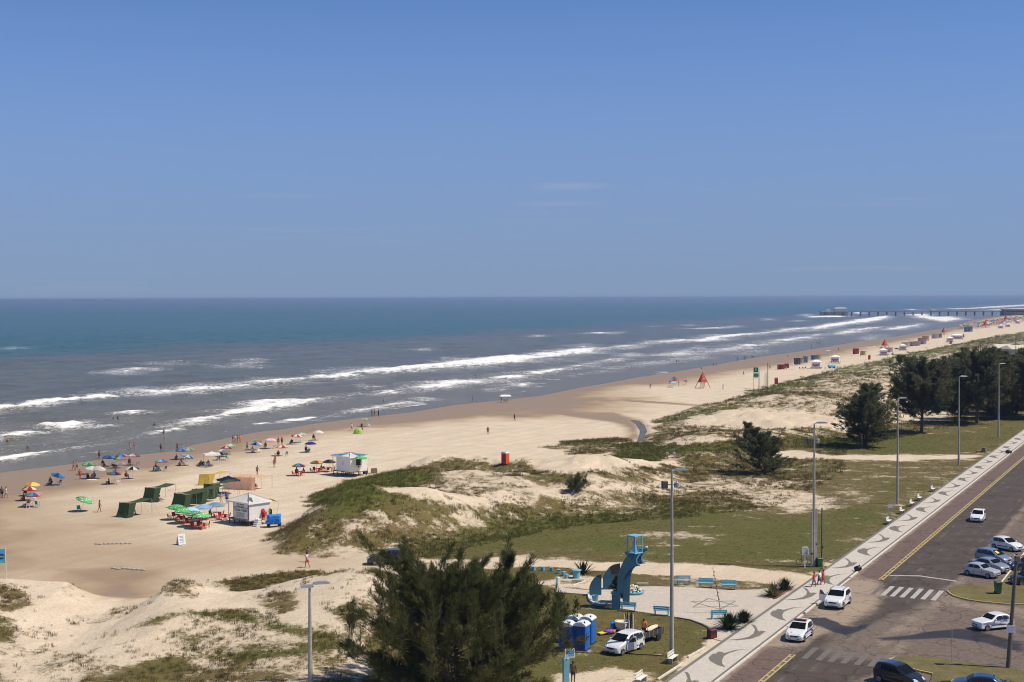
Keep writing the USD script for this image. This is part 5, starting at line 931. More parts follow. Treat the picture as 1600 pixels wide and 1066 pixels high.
# ------------------------------------------------------------------ casuarina trees
def casuarina(seed, H, R, stems, nb, per, sl, low=.12, blades=8, wd=.018, lean=(0, 0), leaders=0, dome=False, tight=1.0):
    """(wood, foliage): feathery crown of drooping needle sprays on rising branches."""
    r = np.random.default_rng(seed); wood, V, F = [], [], []
    def spray(p, d, L):
        d = d / (np.linalg.norm(d) + 1e-9)
        for _ in range(blades):
            q = d * .85 + r.normal(0, .33, 3); q[2] += .12; q /= np.linalg.norm(q); s = np.cross(q, r.normal(0, 1, 3)); s = s / (np.linalg.norm(s) + 1e-9) * wd * r.uniform(.7, 1.5)
            l = L * r.uniform(.5, 1.15); b = p + r.normal(0, .05, 3); i = len(V); V.extend([b - s * .5, b + q * l * .55 + s + [0, 0, .01], b + q * l + [0, 0, -.06 * l], b + q * l * .5 - s]); F.extend([[i, i + 1, i + 3], [i + 1, i + 2, i + 3]])
    ST = []
    for k in range(stems):
        a = k * 2 * math.pi / max(stems, 1) + r.uniform(-.4, .4); sp = 0 if stems == 1 else R * r.uniform(.15, .42); hk = H * (1 if k == 0 else r.uniform(.72, .97))
        pts = [np.array([0, 0, -.3]) + (np.array([math.cos(a), math.sin(a), 0]) * .12 if stems > 1 else 0)]
        for u in np.linspace(.15, 1, 6): pts.append(np.array([math.cos(a) * sp * u ** .8 + lean[0] * u + r.normal(0, .03) * H * .3, math.sin(a) * sp * u ** .8 + lean[1] * u + r.normal(0, .03) * H * .3, hk * u]))
        r0 = .020 * H / math.sqrt(stems); wood.append(path_tube(pts, [r0 * (1 - .85 * u) + .012 for u in np.linspace(0, 1, 7)], 7)); ST.append(np.array(pts))
    for b in range(nb):
        P_ = ST[b % stems]; u = low + (1 - low) * r.uniform(0, 1) ** .9; f = u * 6; i = min(int(f), 5); p0 = P_[i] + (P_[i + 1] - P_[i]) * (f - i)
        env = R * ((1 - max(u - .15, 0) ** 2.2 * 1.12) if dome else math.sin(math.pi * min(max((u - low * .5) / (1.08 - low * .5), 0), 1) ** .62) ** .7) * r.uniform(.42, 1.12) * (.72 + .5 * float(meshkit.noise(np.array([2.2 * math.cos(b * 2.39996), 2.2 * math.sin(b * 2.39996), 3 * u + seed])))) - (math.hypot(p0[0], p0[1]) * .85 if stems > 1 else 0)
        a = b * 2.39996 + r.uniform(-.5, .5); rise = (r.uniform(.12, .55) + 1.0 * u * u if dome else r.uniform(.25, .85) + .8 * u * u); d = np.array([math.cos(a), math.sin(a), rise]); d /= np.linalg.norm(d)
        Lb = max(env * 1.05, .5) / max(math.hypot(d[0], d[1]), .45) * .85; Lb = min(Lb, H * .8); c = p0 + d * Lb * .55 + [0, 0, -.03 * Lb]; e = p0 + d * Lb + [0, 0, .05 * Lb]
        wood.append(path_tube([p0, c, e], [.008 * Lb + .012, .005 * Lb + .008, .006], 5))
        for s in range(per):
            w = .30 + .70 * r.uniform(0, 1) ** .75; q = (p0 * (1 - w) ** 2 + 2 * c * w * (1 - w) + e * w * w); q = q + r.normal(0, (.10 + .075 * Lb * (1.1 - w)) * tight, 3)
            spray(q, d + r.normal(0, .28, 3) + [0, 0, .38], sl * r.uniform(.7, 1.2))
        for s in range(4): spray(e + d * .12 * s * sl, d + [0, 0, .5], sl)
    for k in range(leaders):
        a, rr = r.uniform(0, 6.28), R * .80 * math.sqrt(r.uniform(0, 1)); h0 = H * (1 - .42 * (rr / R) ** 2) * r.uniform(.70, .92); p0 = np.array([math.cos(a) * rr + lean[0] * .8, math.sin(a) * rr + lean[1] * .8, h0]); L = H * r.uniform(.08, .20)
        d = np.array([r.normal(0, .12), r.normal(0, .12), 1]); wood.append(tube(p0 - d * L * .8, p0 + d * L, .02, .006, 5))
        for s in range(34): w = r.uniform(-.6, 1); spray(p0 + d * L * w + r.normal(0, .10 * (1.15 - w), 3), d + r.normal(0, .5, 3), sl * (1.1 - .45 * max(w, 0)))
    return cat(wood), (np.array(V), np.array(F))
tb = G(720, 1104); big = thing('casuarina_tree', 'big dark feathery casuarina tree in the foreground left of the portable toilets', 'tree', tb)
wood, fol = casuarina(5, 10.4, 10.7, 12, 250, 100, .62, .05, 6, .017, (.0, 0), 120, True, .62)
part(big, 'trunk', wood, TREE_BARK, 40); part(big, 'crown', fol, NEEDLE, False)
kinds = []
for nm, a in (('broad', (31, 10, 4.6, 3, 190, 28, .6, .06, 6, .035, (0, 0), 16, True)), ('round', (32, 10, 4.6, 1, 190, 28, .65, .22, 6, .04, (0, 0), 14)), ('tall', (33, 10, 4.0, 2, 190, 26, .66, .05, 6, .04, (0, 0), 12)), ('bush', (34, 10, 5.6, 4, 170, 28, .7, .04, 6, .035, (1.6, 0), 10, True))):
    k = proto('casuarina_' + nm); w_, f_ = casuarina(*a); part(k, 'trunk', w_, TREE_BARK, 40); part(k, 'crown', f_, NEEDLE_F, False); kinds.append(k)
def tree(px, py, top, width, kind, lab, rz=0.0, group=None):
    b = P(px, py); H = at_depth(px, top, b[1])[2] - b[2]; sc = scale_at(b[1]); R0 = (4.6, 4.4, 3.6, 5.6)[kind] * 1.5; k = width / sc / R0
    b[2] -= .05; return copy(kinds[kind], 'casuarina_tree', lab, 'tree', b, rz, group, (k, k, H / 10.6))
tree(1196, 740, 664, 80, 3, 'low spreading casuarina bush with a leaning top, left of the pole lamp', 2.6)
tree(1352, 698, 602, 88, 0, 'broad casuarina on its own in the green hollow, with foliage down to the ground', 0.3)
tree(1440, 676, 574, 84, 1, 'rounded casuarina with a clear trunk, between two lamp posts', 1.1)
tree(1527, 662, 560, 84, 1, 'casuarina with a clear trunk standing at the near edge of the grove', 2.4)
gr = [(1586, 648, 552, 80, 2, .4), (1494, 640, 556, 66, 2, 1.2), (1470, 634, 566, 52, 0, 2.2), (1556, 638, 548, 74, 0, 3.1), (1612, 640, 548, 78, 2, 4.0), (1512, 622, 553, 56, 2, 5.2), (1540, 615, 551, 56, 0, .9), (1575, 616, 552, 60, 2, 1.9), (1605, 612, 556, 56, 0, 2.8), (1480, 610, 560, 40, 2, .2), (1640, 655, 548, 80, 1, .2), (1500, 655, 568, 50, 0, 4.4), (1560, 655, 566, 56, 2, 5.5)]
GROVE = ['grove casuarina whose trunk shows beside the farthest lamp post', 'grove casuarina behind the lamp post with the white head', 'outermost low casuarina at the left end of the grove', 'bushy casuarina in the middle of the grove front', 'casuarina cut by the right edge of the picture, in the second row of the grove', 'back row casuarina left in the grove', 'back row casuarina in the middle of the grove', 'back row casuarina below the left far house', 'back row casuarina below the right far house', 'small leftmost back casuarina of the grove', 'near casuarina mostly outside the right edge', 'low young casuarina in the shade at the left front of the grove', 'low young casuarina in the shade at the grove centre']
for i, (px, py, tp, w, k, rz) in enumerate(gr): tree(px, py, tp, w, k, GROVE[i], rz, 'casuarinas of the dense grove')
b = P(901, 769); sb = thing('small_bush', 'small dark pointed bush alone among the middle dunes', 'bush', b)
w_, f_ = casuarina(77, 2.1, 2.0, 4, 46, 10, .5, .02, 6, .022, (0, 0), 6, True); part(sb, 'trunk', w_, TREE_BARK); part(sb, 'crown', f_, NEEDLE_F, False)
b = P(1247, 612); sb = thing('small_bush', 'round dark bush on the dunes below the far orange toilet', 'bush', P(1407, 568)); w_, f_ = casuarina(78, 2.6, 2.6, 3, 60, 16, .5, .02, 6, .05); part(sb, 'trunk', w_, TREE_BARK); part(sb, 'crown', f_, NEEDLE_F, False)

# ------------------------------------------------------------------ agaves, each leaf a part
def agave(px, py, lab, n, L, mat, seed, w=.075, z=0.0):
    r = np.random.default_rng(seed); t = thing('agave_plant', lab, 'plant', G(px, py, z))
    for k in range(n):
        u = (k + .5) / n; a = k * 2.39996; el = math.radians(12 + 76 * u ** .9) + r.normal(0, .06); l = L * r.uniform(.8, 1.08) * (1 - .15 * u)
        d = np.array([math.cos(a), math.sin(a), 0]); s = np.array([-d[1], d[0], 0]); g = []
        for q, ww in ((0, .55), (.3, 1), (.65, .8), (1, .05)):
            c = d * (.10 + l * q * math.cos(el)) + np.array([0, 0, l * q * math.sin(el) - .10 * l * q * q * math.cos(el)]); g.append([c - s * w * ww, c + np.array([0, 0, -.35 * w * ww]), c + s * w * ww])
        part(t, 'leaf', both(gridmesh(np.array(g))), mat, True)
    return t
agave(911, 897, 'dark spiky agave behind the round table', 44, 2.0, AGAVE, 1)
agave(1207, 932, 'yellowish green agave at the square entrance, left of a darker one', 70, 1.75, AGAVE_L, 2, .065, .07)
agave(1226, 922, 'dark green agave at the square entrance, right of the yellowish one', 110, 1.6, AGAVE, 3, .05, .07)
agave(1139, 983, 'big dark agave clump on the square edge beside the promenade', 170, 1.85, AGAVE, 4, .055, .07)
agave(1162, 972, 'round dense green plant touching the big agave by the promenade', 190, 1.35, AGAVE, 5, .045, .07)
t = thing('flower_bed', 'dark red earth bed under the agaves at the square entrance', 'flower bed', (0, 0, 0)); part(t, 'soil', plate(gw([(1196, 932), (1204, 926), (1232, 916.5), (1238, 919), (1212, 936)]), .0, .12), look('red_soil', (.07, .03, .02), .9, .3, 3, .6, 20), False)
part(t, 'brick_edge', cat([bar((1195, 932.5), (1212, 937), .12, 0, .18), bar((1212, 937), (1239, 919.5), .12, 0, .18)]), look('red_brick_edge', (.24, .09, .06), .85, .25, 4), False)
b = G(1126, 958, .07); t = thing('dry_flower_stalk', 'tall thin dry flower stalk leaning over the star of the square', 'plant stalk', b); tp = at_depth(1113.5, 887, b[1]) - b
pts = [np.zeros(3), tp * .35 + [.05, 0, 0], tp * .7 + [.03, 0, 0], tp]; part(t, 'stem', path_tube(pts, [.05, .045, .035, .015], 6), OLD_WOOD)
for k in range(9): u = .3 + .075 * k; part(t, 'seed_pod', ball(tp * u + [.05 * (-1) ** k + .04, 0, .02], .07, 1, (1.3, 1, .8)), OLD_WOOD)
# ------------------------------------------------------------------ monument on the square
m0 = G(956.5, 951.5, .07); ang = .10
mon = thing('monument', 'tall blue curved monument holding up a glass case with a small statue', 'monument', m0, ang)
FIN = [(0, 0), (0, 1.65), (.53, 1.7), (.55, 2.5), (.62, 3.1), (.75, 3.65), (.98, 4.25), (1.3, 4.8), (1.62, 5.08), (2.0, 5.24), (2.65, 5.33), (2.48, 5.06), (2.32, 4.76), (2.34, 4.47), (2.46, 4.28), (2.62, 4.14), (2.2, 4.08), (1.85, 3.93), (1.55, 3.7), (1.3, 3.4), (1.14, 2.95), (1.05, 2.3), (1.02, 1.55), (.75, 1.5), (.75, 0)]
part(mon, 'front_fin', slab_xz(FIN, -.22, .22), BLUE, 25)
FIN2 = [(.55, 0), (.55, 2.5), (.62, 3.1), (.75, 3.65), (.98, 4.25), (1.3, 4.8), (1.62, 5.08), (2.0, 5.24), (2.65, 5.33), (2.48, 5.06), (2.32, 4.76), (2.34, 4.47), (2.46, 4.28), (2.62, 4.14), (2.2, 4.08), (1.85, 3.93), (1.5, 3.6), (1.3, 3.1), (1.2, 2.3), (1.15, 0)]
part(mon, 'rear_fin', mv(slab_xz(FIN2, -.2, .2), (.72, 1.15, 0)), BLUE, 25)
part(mon, 'fin_edge', cat([mv(slab_xz([(2.60, 5.36), (2.40, 5.02), (2.27, 4.76), (2.29, 4.45), (2.42, 4.23), (2.66, 4.10), (2.72, 4.18), (2.52, 4.32), (2.42, 4.5), (2.40, 4.74), (2.54, 5.0), (2.72, 5.34)], -.235, .235), d) for d in ((0, 0, 0), (.72, 1.15, 0))]), BLUE_L, 25)  # pale blue edges put sunlight on the fin tips into the colour
part(mon, 'bridge', box((2.1, .6, 5.16), (1.3, 1.5, .22), .0, .03), BLUE)
part(mon, 'side_ledge', cat([slab_xz([(2.75, 5.05), (2.8, 5.62), (3.55, 5.62), (3.5, 5.45), (3.1, 5.3), (3.0, 5.0)], .5, 1.1)]), BLUE)
part(mon, 'white_dove', cat([ball((3.5, .8, 5.74), .10, 2, (1.4, 1, 1)), ball((3.6, .8, 5.84), .05, 1)]), ROOF_W)
cz, cw, chh = 5.28, 1.02, 1.62; cc = np.array([2.3, .45]); ca = .62
case = part(mon, 'case_base', box((cc[0], cc[1], cz + .04), (cw + .12, cw + .12, .1), ca, .02), BLUE_L)
for sx in (-1, 1):
    for sy in (-1, 1): part(mon, 'case_post', mv(rotz(box((sx * cw / 2, sy * cw / 2, chh / 2 + .05), (.075, .075, chh)), ca), (*cc, cz)), BLUE_L, False)
part(mon, 'case_roof', mv(rotz(box((0, 0, chh + .08), (cw + .14, cw + .14, .08), 0, .02), ca), (*cc, cz)), BLUE_L)
for k in range(4): part(mon, 'case_rail', mv(rotz(box((0, -cw / 2 - .0, chh * .98), (cw, .05, .05)), ca + k * math.pi / 2), (*cc, cz)), BLUE_L, False)
PANE = usdkit.material(stage, '/World/Looks/case_glass', {'t': ('transparent_bsdf', {'color': (.94, .98, .98)}), 'g': ('glossy_bsdf', {'roughness': .03, 'color': (.9, .95, 1)}), 'm': ('mix_closure', {'fac': .14})}, [('t.BSDF', 'm.closure1'), ('g.BSDF', 'm.closure2')], surface='m.closure')
for k in range(4): part(mon, 'case_pane', mv(rotz(gridmesh(np.array([[[x, -cw / 2, z] for z in (.1, chh + .02)] for x in (-cw / 2 + .04, cw / 2 - .04)])), ca + k * math.pi / 2), (*cc, cz)), PANE, False)
st = part(mon, 'statue', mv(rev([(0, .08), (.24, .08), (.20, .5), (.13, .85), (.15, 1.02), (.17, 1.12), (.06, 1.2), (0, 1.2)], 14), (*cc, cz)), CLOTH['sky']); part(st, 'head', ball((cc[0], cc[1], cz + 1.30), .085, 2, (1, 1, 1.2)), SKIN); part(st, 'hair', ball((cc[0], cc[1] + .03, cz + 1.30), .10, 2, (1, 1, 1.35)), HAIR)
part(st, 'arm', cat([tube((cc[0] + s * .15, cc[1], cz + 1.08), (cc[0] + s * .26, cc[1] - .1, cz + .72), .045, .03, 7) for s in (-1, 1)]), CLOTH['sky'])
def wall_thing(px, py, lab, out, blk, ret, z=.07):
    t = thing('curved_wall', lab, 'wall', G(px, py, z), .12); part(t, 'panel', slab_xz(out, -.13, .13), BLUE, 25); part(t, 'black_corner', slab_xz(blk, -.137, .137), BLACKP, False); part(t, 'return_wall', ret, BLUE_L, False); return t  # return wall is paler: its sunlit side is set by colour
wall_thing(921, 930, 'small blue quarter round wall at the left end of the monument', [(0, 0), (0, .75), (.18, 1.25), (.48, 1.68), (.86, 1.96), (1.2, 2.05), (1.2, 0)], [(.72, 1.87), (.86, 1.965), (1.2, 2.056), (1.2, 1.3), (1.06, 1.75)], box((1.14, .5, .85), (.12, .74, 1.7)))
wall_thing(942.5, 921, 'taller blue quarter round wall behind the front fin of the monument', [(0, 0), (0, 1.2), (.25, 1.75), (.62, 2.2), (1.1, 2.5), (1.75, 2.62), (1.75, 0)], [(.68, 2.26), (1.1, 2.506), (1.75, 2.628), (1.75, 1.6), (.8, 1.55)], box((.95, .45, .7), (.12, .64, 1.4)))  # black corner here paints the shaded inside of the wall
t = thing('planter_pot', 'round blue pot standing inside the small quarter round wall', 'pot', G(930, 939, .07)); part(t, 'pot', rev([(0, 0), (.26, 0), (.34, .55), (.30, .55), (.24, .1), (0, .1)], 16), BLUE_L)
t = thing('low_kerb', 'low broken pale blue kerb curving round the left foot of the monument', 'kerb', (0, 0, 0))
kp = [G(*q, .0) for q in [(919.5, 930), (920, 936), (923, 941), (928, 944.5), (935, 947), (948, 947)]]
for p, q in zip(kp[:-1], kp[1:]): part(t, 'kerb_stone', box((*((p + q) / 2)[:2], .12), (np.linalg.norm(q - p) * .94, .2, .24), math.atan2(q[1] - p[1], q[0] - p[0]), .03), BLUE_L if p[1] < kp[2][1] else ROOF_W)
fb = G(990.5, 927, .07); t = thing('flower_basin', 'round basin heaped with offered flowers at the foot of the monument', 'basin', fb); part(t, 'rim', rev([(0, 0), (.95, 0), (1.10, .22), (1.04, .26), (.98, .2), (0, .2)], 28), BLUE_L)
rr = np.random.default_rng(4); fl = {k: [] for k in ('white', 'red', 'green', 'pink', 'cream', 'yellow')}
for i in range(260):
    r_, a = math.sqrt(rr.uniform()) * .9, rr.uniform(0, 6.28); fl[rr.choice(list(fl), p=[.36, .17, .22, .08, .12, .05])].append(ball((r_ * math.cos(a) - .12, r_ * math.sin(a), .2 + .62 * (1 - (r_ / .95) ** 2) * rr.uniform(.75, 1.1)), rr.uniform(.05, .10), 1, (1, 1, .75)))
for k, ms in fl.items(): tag(stage.GetPrimAtPath(part(t, 'flowers', cat(ms), CLOTH[k], True)), k + ' flowers', None, None, 'stuff')
b = G(968, 941, .07); t = thing('young_pine', 'small green plant growing before the front fin of the monument', 'plant', b); w_, f_ = casuarina(91, 1.9, .75, 1, 34, 12, .34, .1, 6, .03); part(t, 'trunk', w_, TREE_BARK); part(t, 'crown', f_, AGAVE, False)

# ------------------------------------------------------------------ benches, table, stools, bins, boards
def bench_kind(name, mat, legmat):
    k = proto(name)
    for s in (-1, 1): part(k, 'leg', cat([box((s * .62, 0, .21), (.09, .40, .42), 0, .02), box((s * .62, .23, .60), (.08, .09, .55), 0, .02)]), legmat)
    for i in range(3): part(k, 'seat_slat', box((0, -.15 + .155 * i, .445), (1.55, .135, .04), 0, .01), mat)
    for i in range(2): part(k, 'back_slat', box((0, .20 + .025 * i, .62 + .19 * i), (1.55, .035, .155), 0, .01), mat)
    return k
BW, BB = bench_kind('white_bench', BENCH_W, CONCRETE), bench_kind('blue_bench', BLUE_L, BLUE_L)
fx = ROAD_ANG - math.pi / 2 + math.pi   # facing the avenue
def bench(src, px, py, lab, rz, group, z=.02): copy(src, 'park_bench', lab, 'bench', G(px, py, z), rz, group)
GW = 'white benches along the promenade'; face_road = math.atan2(RN[1], RN[0]) + math.pi / 2
for px, py, lab in ((1051.5, 1034.5, 'white bench at the foot of the tall lamp post'), (1002, 1067.5, 'white bench cut by the bottom edge near the promenade'), (1389, 818.5, 'nearest white bench of the group beyond the lamp, next to a small sign'), (1409.5, 802.5, 'second white bench of the group, alone between two gaps'),
                    (1425, 790.5, 'third white bench of the group, right of the slim lamp foot'), (1437, 782, 'fourth white bench of the group, the widest'), (1458, 768, 'farthest white bench of the group, by itself')): bench(BW, px, py, lab, face_road, GW)
GB = 'blue benches of the square'
for px, py, rz, lab in ((1068, 913, 0, 'blue bench behind the square, left of three'), (1103, 917.3, -.12, 'blue bench behind the square, middle of three'), (1139, 920.5, -.05, 'blue bench behind the square, right of three'), (1034, 961, math.pi - .25, 'blue bench seen from behind near the tall lamp post'), (1122.5, 967, math.pi + .1, 'blue bench half hidden behind the big agave'), (982, 954.5, math.pi - .2, 'blue bench seen from behind beside the monument foot')): bench(BB, px, py, lab, rz, GB, .07)
b = P(900.8, 903.5); t = thing('round_table', 'round pale blue concrete table beside the agave', 'table', b); part(t, 'pedestal', rev([(0, 0), (.38, 0), (.40, .82), (0, .82)], 20), BLUE_L); part(t, 'tabletop', rev([(0, .82), (.50, .82), (.53, .87), (.50, .92), (0, .92)], 24), BLUE_L)
stool = proto('stool'); part(stool, 'block', box((0, 0, .2), (.36, .36, .4), .5, .03), BLUE_L); part(stool, 'seat_cap', box((0, 0, .42), (.40, .40, .06), .5, .02), BLUE_L)
for i, (px, py, lab) in enumerate([(820, 892, 'leftmost pale blue stool of the back row near the table'), (834, 891.5, 'second pale blue stool from the left in the back row'), (848, 892, 'pale blue stool behind the tall shoot of the tree'), (861.5, 892.5, 'fourth pale blue stool of the back row'), (873, 896, 'pale blue stool by itself left of the pair'), (881.3, 899.8, 'left stool of the pair by the round table'), (885.3, 903.6, 'right stool of the pair by the round table'), (815, 904, 'pale blue stool half hidden by the tree branches')]): copy(stool, 'stone_stool', lab, 'stool', P(px, py), .3 * i, 'stools round the square')
t = thing('marker_post', 'short white and blue square post by the path', 'post', P(872, 914.5)); part(t, 'shaft', box((0, 0, .43), (.34, .34, .86), .5, .02), ROOF_W); part(t, 'blue_face', box((-.085, -.155, .43), (.30, .02, .8), .5 - math.pi / 2 + math.pi / 2), BLUE_L, False)
part(plz, 'path_kerb', cat([bar((895, 915), (915, 908.5), .16, 0, .08), bar((995, 912.8), (1013, 912.8), .18, 0, .12)]), ROOF_W, False)
def toilet(nm, body, face, roof):
    k = proto(nm); part(k, 'cabin', box((0, 0, 1.05), (1.12, 1.16, 2.06), 0, .03), body); part(k, 'door', box((0, -.592, 1.06), (.84, .03, 1.86), 0, .01), face); part(k, 'skid', box((0, 0, .03), (1.2, 1.2, .08)), TRIM)
    part(k, 'roof', slab_xz([(-.60, 2.06), (-.60, 2.14), (-.46, 2.27), (-.25, 2.36), (0, 2.39), (.25, 2.36), (.46, 2.27), (.60, 2.14), (.60, 2.06)], -.62, .62), roof, 40); part(k, 'vent', rev([(0, 2.3), (.06, 2.3), (.06, 2.46), (0, 2.46)], 8, (.38, -.3, 0)), DARK_METAL)
    for s in (-1, 1):
        for z in (.55, 1.05, 1.55): part(k, 'side_panel', box((s * .568, 0, z), (.02, .9, .40), 0, .01), body)
    part(k, 'handle', box((.30, -.62, 1.05), (.05, .04, .2)), DARK_METAL); return k
TB_, TO_ = toilet('blue_toilet', TOILET, TOILET_D, ROOF_W), toilet('orange_toilet', ORANGE, RED_DK, ROOF_W)
for px, py, lab in ((909, 1018, 'nearest blue portable toilet, with a dark door'), (918.5, 1008, 'tallest looking blue portable toilet, right of the group, sunlit side'), (886, 1018, 'blue portable toilet on the left, half hidden by the tree'), (898, 1007, 'blue portable toilet behind the others, only its white roof clear')): copy(TB_, 'portable_toilet', lab, 'portable toilet', G(px, py - 4, .0), -.42, 'blue portable toilets')
for px, py, lab, rz, sc in ((789.5, 725, 'orange portable toilet on the beach behind the dune crest', -.6, .85), (1212.8, 600.5, 'orange portable toilet on the beach right of the green signs', -.1, 1), (1358.3, 562, 'orange portable toilet beside the far dune, before the second kiosk group', -.2, 1), (1485.5, 537.5, 'orange portable toilet before the long far kiosk', 0, 1), (1505.3, 527, 'orange portable toilet at the end of the long far kiosk', 0, 1)): copy(TO_, 'portable_toilet', lab, 'portable toilet', P(px, py), rz, 'orange portable toilets', sc)
def wheelie(px, py, lab, mat, z, rz, h=1.05, name='waste_bin'):
    t = thing(name, lab, 'bin', G(px, py, z), rz); part(t, 'bin', hullm([[x * a, y * a, q] for q, a in ((.06, .24), (h - .1, .31)) for x in (-1, 1) for y in (-1, 1)]), mat, False); part(t, 'lid', box((0, 0, h - .05), (.70, .72, .09), 0, .03), mat)
    for s in (-1, 1): part(t, 'wheel', tube((s * .22, .26, .1), (s * .28, .26, .1), .1, None, 10), TYRE)
wheelie(1280, 886, 'dark green waste bin at the foot of the pole group', BIN_G, .0, .3); wheelie(1559.3, 927.5, 'dark green waste bin on the upper traffic island', BIN_G, .11, .1, 1.25)
t = thing('yellow_tin', 'small yellow object standing beside the green waste bin', 'tin', G(1286, 888.5)); part(t, 'can', rev([(0, 0), (.12, 0), (.12, .42), (0, .42)], 10), CLOTH['yellow']); part(t, 'rim', rev([(.12, .40), (.135, .40), (.135, .44), (.12, .44)], 10), OLD_WOOD)
b = G(1257.5, 887); t = thing('notice_board', 'white notice board on a single post beside the dirt track', 'sign', b, .15); part(t, 'post', box((0, 0, .75), (.13, .1, 1.5)), ROOF_W, False); part(t, 'panel', box((0, 0, 1.85), (.62, .07, .92), 0, .015), PALE_SIGN); part(t, 'wing', box((.33, -.12, 1.78), (.06, .3, .7)), BENCH_W, False)
part(t, 'print', cat([box((0, -.04, 2.15 - .14 * i), (.44 - .12 * (i % 2), .006, .05)) for i in range(5)]), CLOTH['grey'], False)
# bicycle
b = G(1258, 883.5); t = thing('bicycle', 'dark bicycle leaning among the poles by the notice board', 'bicycle', (b[0] - .1, b[1] + .4, 0), .1)
for x in (-.52, .52): w = part(t, 'wheel', (lambda m: (np.stack([m[0][:, 0] + x, m[0][:, 2], m[0][:, 1] + .34], 1), m[1]))(rev([(.30, -.02), (.34, -.02), (.34, .02), (.30, .02), (.30, -.02)], 22)), TYRE); part(w, 'spokes', cat([tube((x, 0, .34), (x + .3 * math.cos(a), 0, .34 + .3 * math.sin(a)), .006, None, 4) for a in np.arange(12) * .5236]), GALV)
part(t, 'frame', cat([tube(p, q, .018, None, 6) for p, q in [((-.52, 0, .34), (-.12, 0, .32)), ((-.12, 0, .32), (-.22, 0, .82)), ((-.22, 0, .78), (.36, 0, .80)), ((-.12, 0, .32), (.36, 0, .74)), ((-.52, 0, .34), (-.22, 0, .74)), ((.52, 0, .34), (.34, 0, .92))]]), DARK_METAL); part(t, 'saddle', ball((-.24, 0, .86), .1, 1, (1.4, .7, .4)), BLACKP); part(t, 'handlebar', cat([tube((.34, -.26, .98), (.34, .26, .98), .016, None, 6), tube((.34, 0, .9), (.34, 0, .98), .018, None, 6)]), GALV)
t = thing('rubbish_bag', 'black rubbish bag lying on the promenade near the kerb', 'bag', G(1340.5, 892.5, .1)); m = ball((0, 0, .30), .36, 3, (1.25, 1, .85)); v = m[0] * (1 + .22 * (meshkit.fbm(m[0] * 4 + 9, 3)[:, None] - .5)); v[:, 2] = np.maximum(v[:, 2], 0); part(t, 'sack', (v, m[1]), BLACKBAG, 50); part(t, 'knot', ball((.15, 0, .62), .09, 1), BLACKBAG)
t = thing('red_bin', 'battered dark red box standing on the lawn corner by the promenade', 'bin', G(1112.5, 997.5), .5); part(t, 'box', box((0, 0, .42), (.72, .6, .82), 0, .04), look('dark_red_metal', (.12, .015, .015), .6, .3, 3, .5, 10)); part(t, 'flap', box((0, -.31, .6), (.5, .03, .25)), BLACKP, False); part(t, 'foot', box((0, 0, .04), (.5, .4, .1)), ROOF_W)
t = thing('rubbish_bag', 'far black bag on the promenade kerb beside the avenue', 'bag', G(1576, 708.5, .1)); part(t, 'sack', ball((0, 0, .3), .5, 2, (1.3, 1, .8)), BLACKBAG); part(t, 'knot', ball((.1, 0, .66), .1, 1), BLACKBAG)
t = thing('wooden_stump', 'low brown wooden stump on the lawn at the far promenade edge', 'stump', G(1538, 707)); part(t, 'trunk', tube((0, 0, 0), (0, 0, .9), .5, .42, 10), OLD_WOOD); part(t, 'side_log', tube((-.3, 0, .25), (-1.6, 0, .25), .25, .2, 8), OLD_WOOD)
t = thing('small_sign', 'small pale sign on a thin post by the nearest bench of the group', 'sign', P(1391, 811)); part(t, 'post', tube((0, 0, 0), (0, 0, 1.5), .04, None, 6), GALV); part(t, 'panel', box((0, -.05, 1.75), (.6, .05, .5)), PALE_SIGN, False)
# banner pillar
b = G(884.5, 1068); t = thing('banner_pillar', 'painted blue pillar with a white panel on top at the bottom edge', 'pillar', b, .2); part(t, 'shaft', box((0, 0, 1.0), (.46, .40, 2.0), 0, .03), BLUE_L); part(t, 'dark_side', box((-.24, 0, 1.0), (.03, .36, 1.9)), TURQ, False)
part(t, 'sign_panel', box((.28, -.06, 2.36), (.82, .07, .72), 0, .02), ROOF_W); part(t, 'sign_picture', box((.40, -.10, 2.34), (.46, .012, .40)), CLOTH['sky'], False); part(t, 'sign_text', cat([box((.10, -.10, 2.55 - .1 * i), (.3, .01, .035)) for i in range(3)]), INK, False)
# trailer and belongings
tp, tq = G(1003, 1007.5), G(1036, 997.5); d = tq - tp; ta = math.atan2(d[1], d[0]); tc_ = (tp + tq) / 2; TLn = np.linalg.norm(d)
t = thing('cargo_trailer', 'open dark trailer loaded with beach gear behind the white minivan', 'trailer', tc_, ta)
part(t, 'bed', box((0, .6, .48), (TLn, 1.3, .08)), DARK_METAL, False)
for nm, c_, s_ in (('side_board', (0, -.06, .74), (TLn, .05, .48)), ('side_board', (0, 1.26, .74), (TLn, .05, .48)), ('end_board', (TLn / 2, .6, .74), (.05, 1.3, .48)), ('end_board', (-TLn / 2, .6, .74), (.05, 1.3, .48))): part(t, nm, box(c_, s_), OLD_WOOD if nm == 'end_board' else DARK_METAL, False)
for i in range(5): part(t, 'stake', box((-TLn / 2 + TLn * (i + .5) / 5, -.095, .76), (.05, .03, .5)), GALV, False)
for y in (-.14, 1.34): part(t, 'wheel', tube((TLn * .22, y - .08, .3), (TLn * .22, y + .08, .3), .3, None, 16), TYRE)
part(t, 'drawbar', tube((-TLn / 2, .6, .45), (-TLn / 2 - .9, .6, .45), .04, None, 6), DARK_METAL)
def onbed(x, y, z): c, s = math.cos(ta), math.sin(ta); return (tc_[0] + x * c - y * s, tc_[1] + x * s + y * c, z)
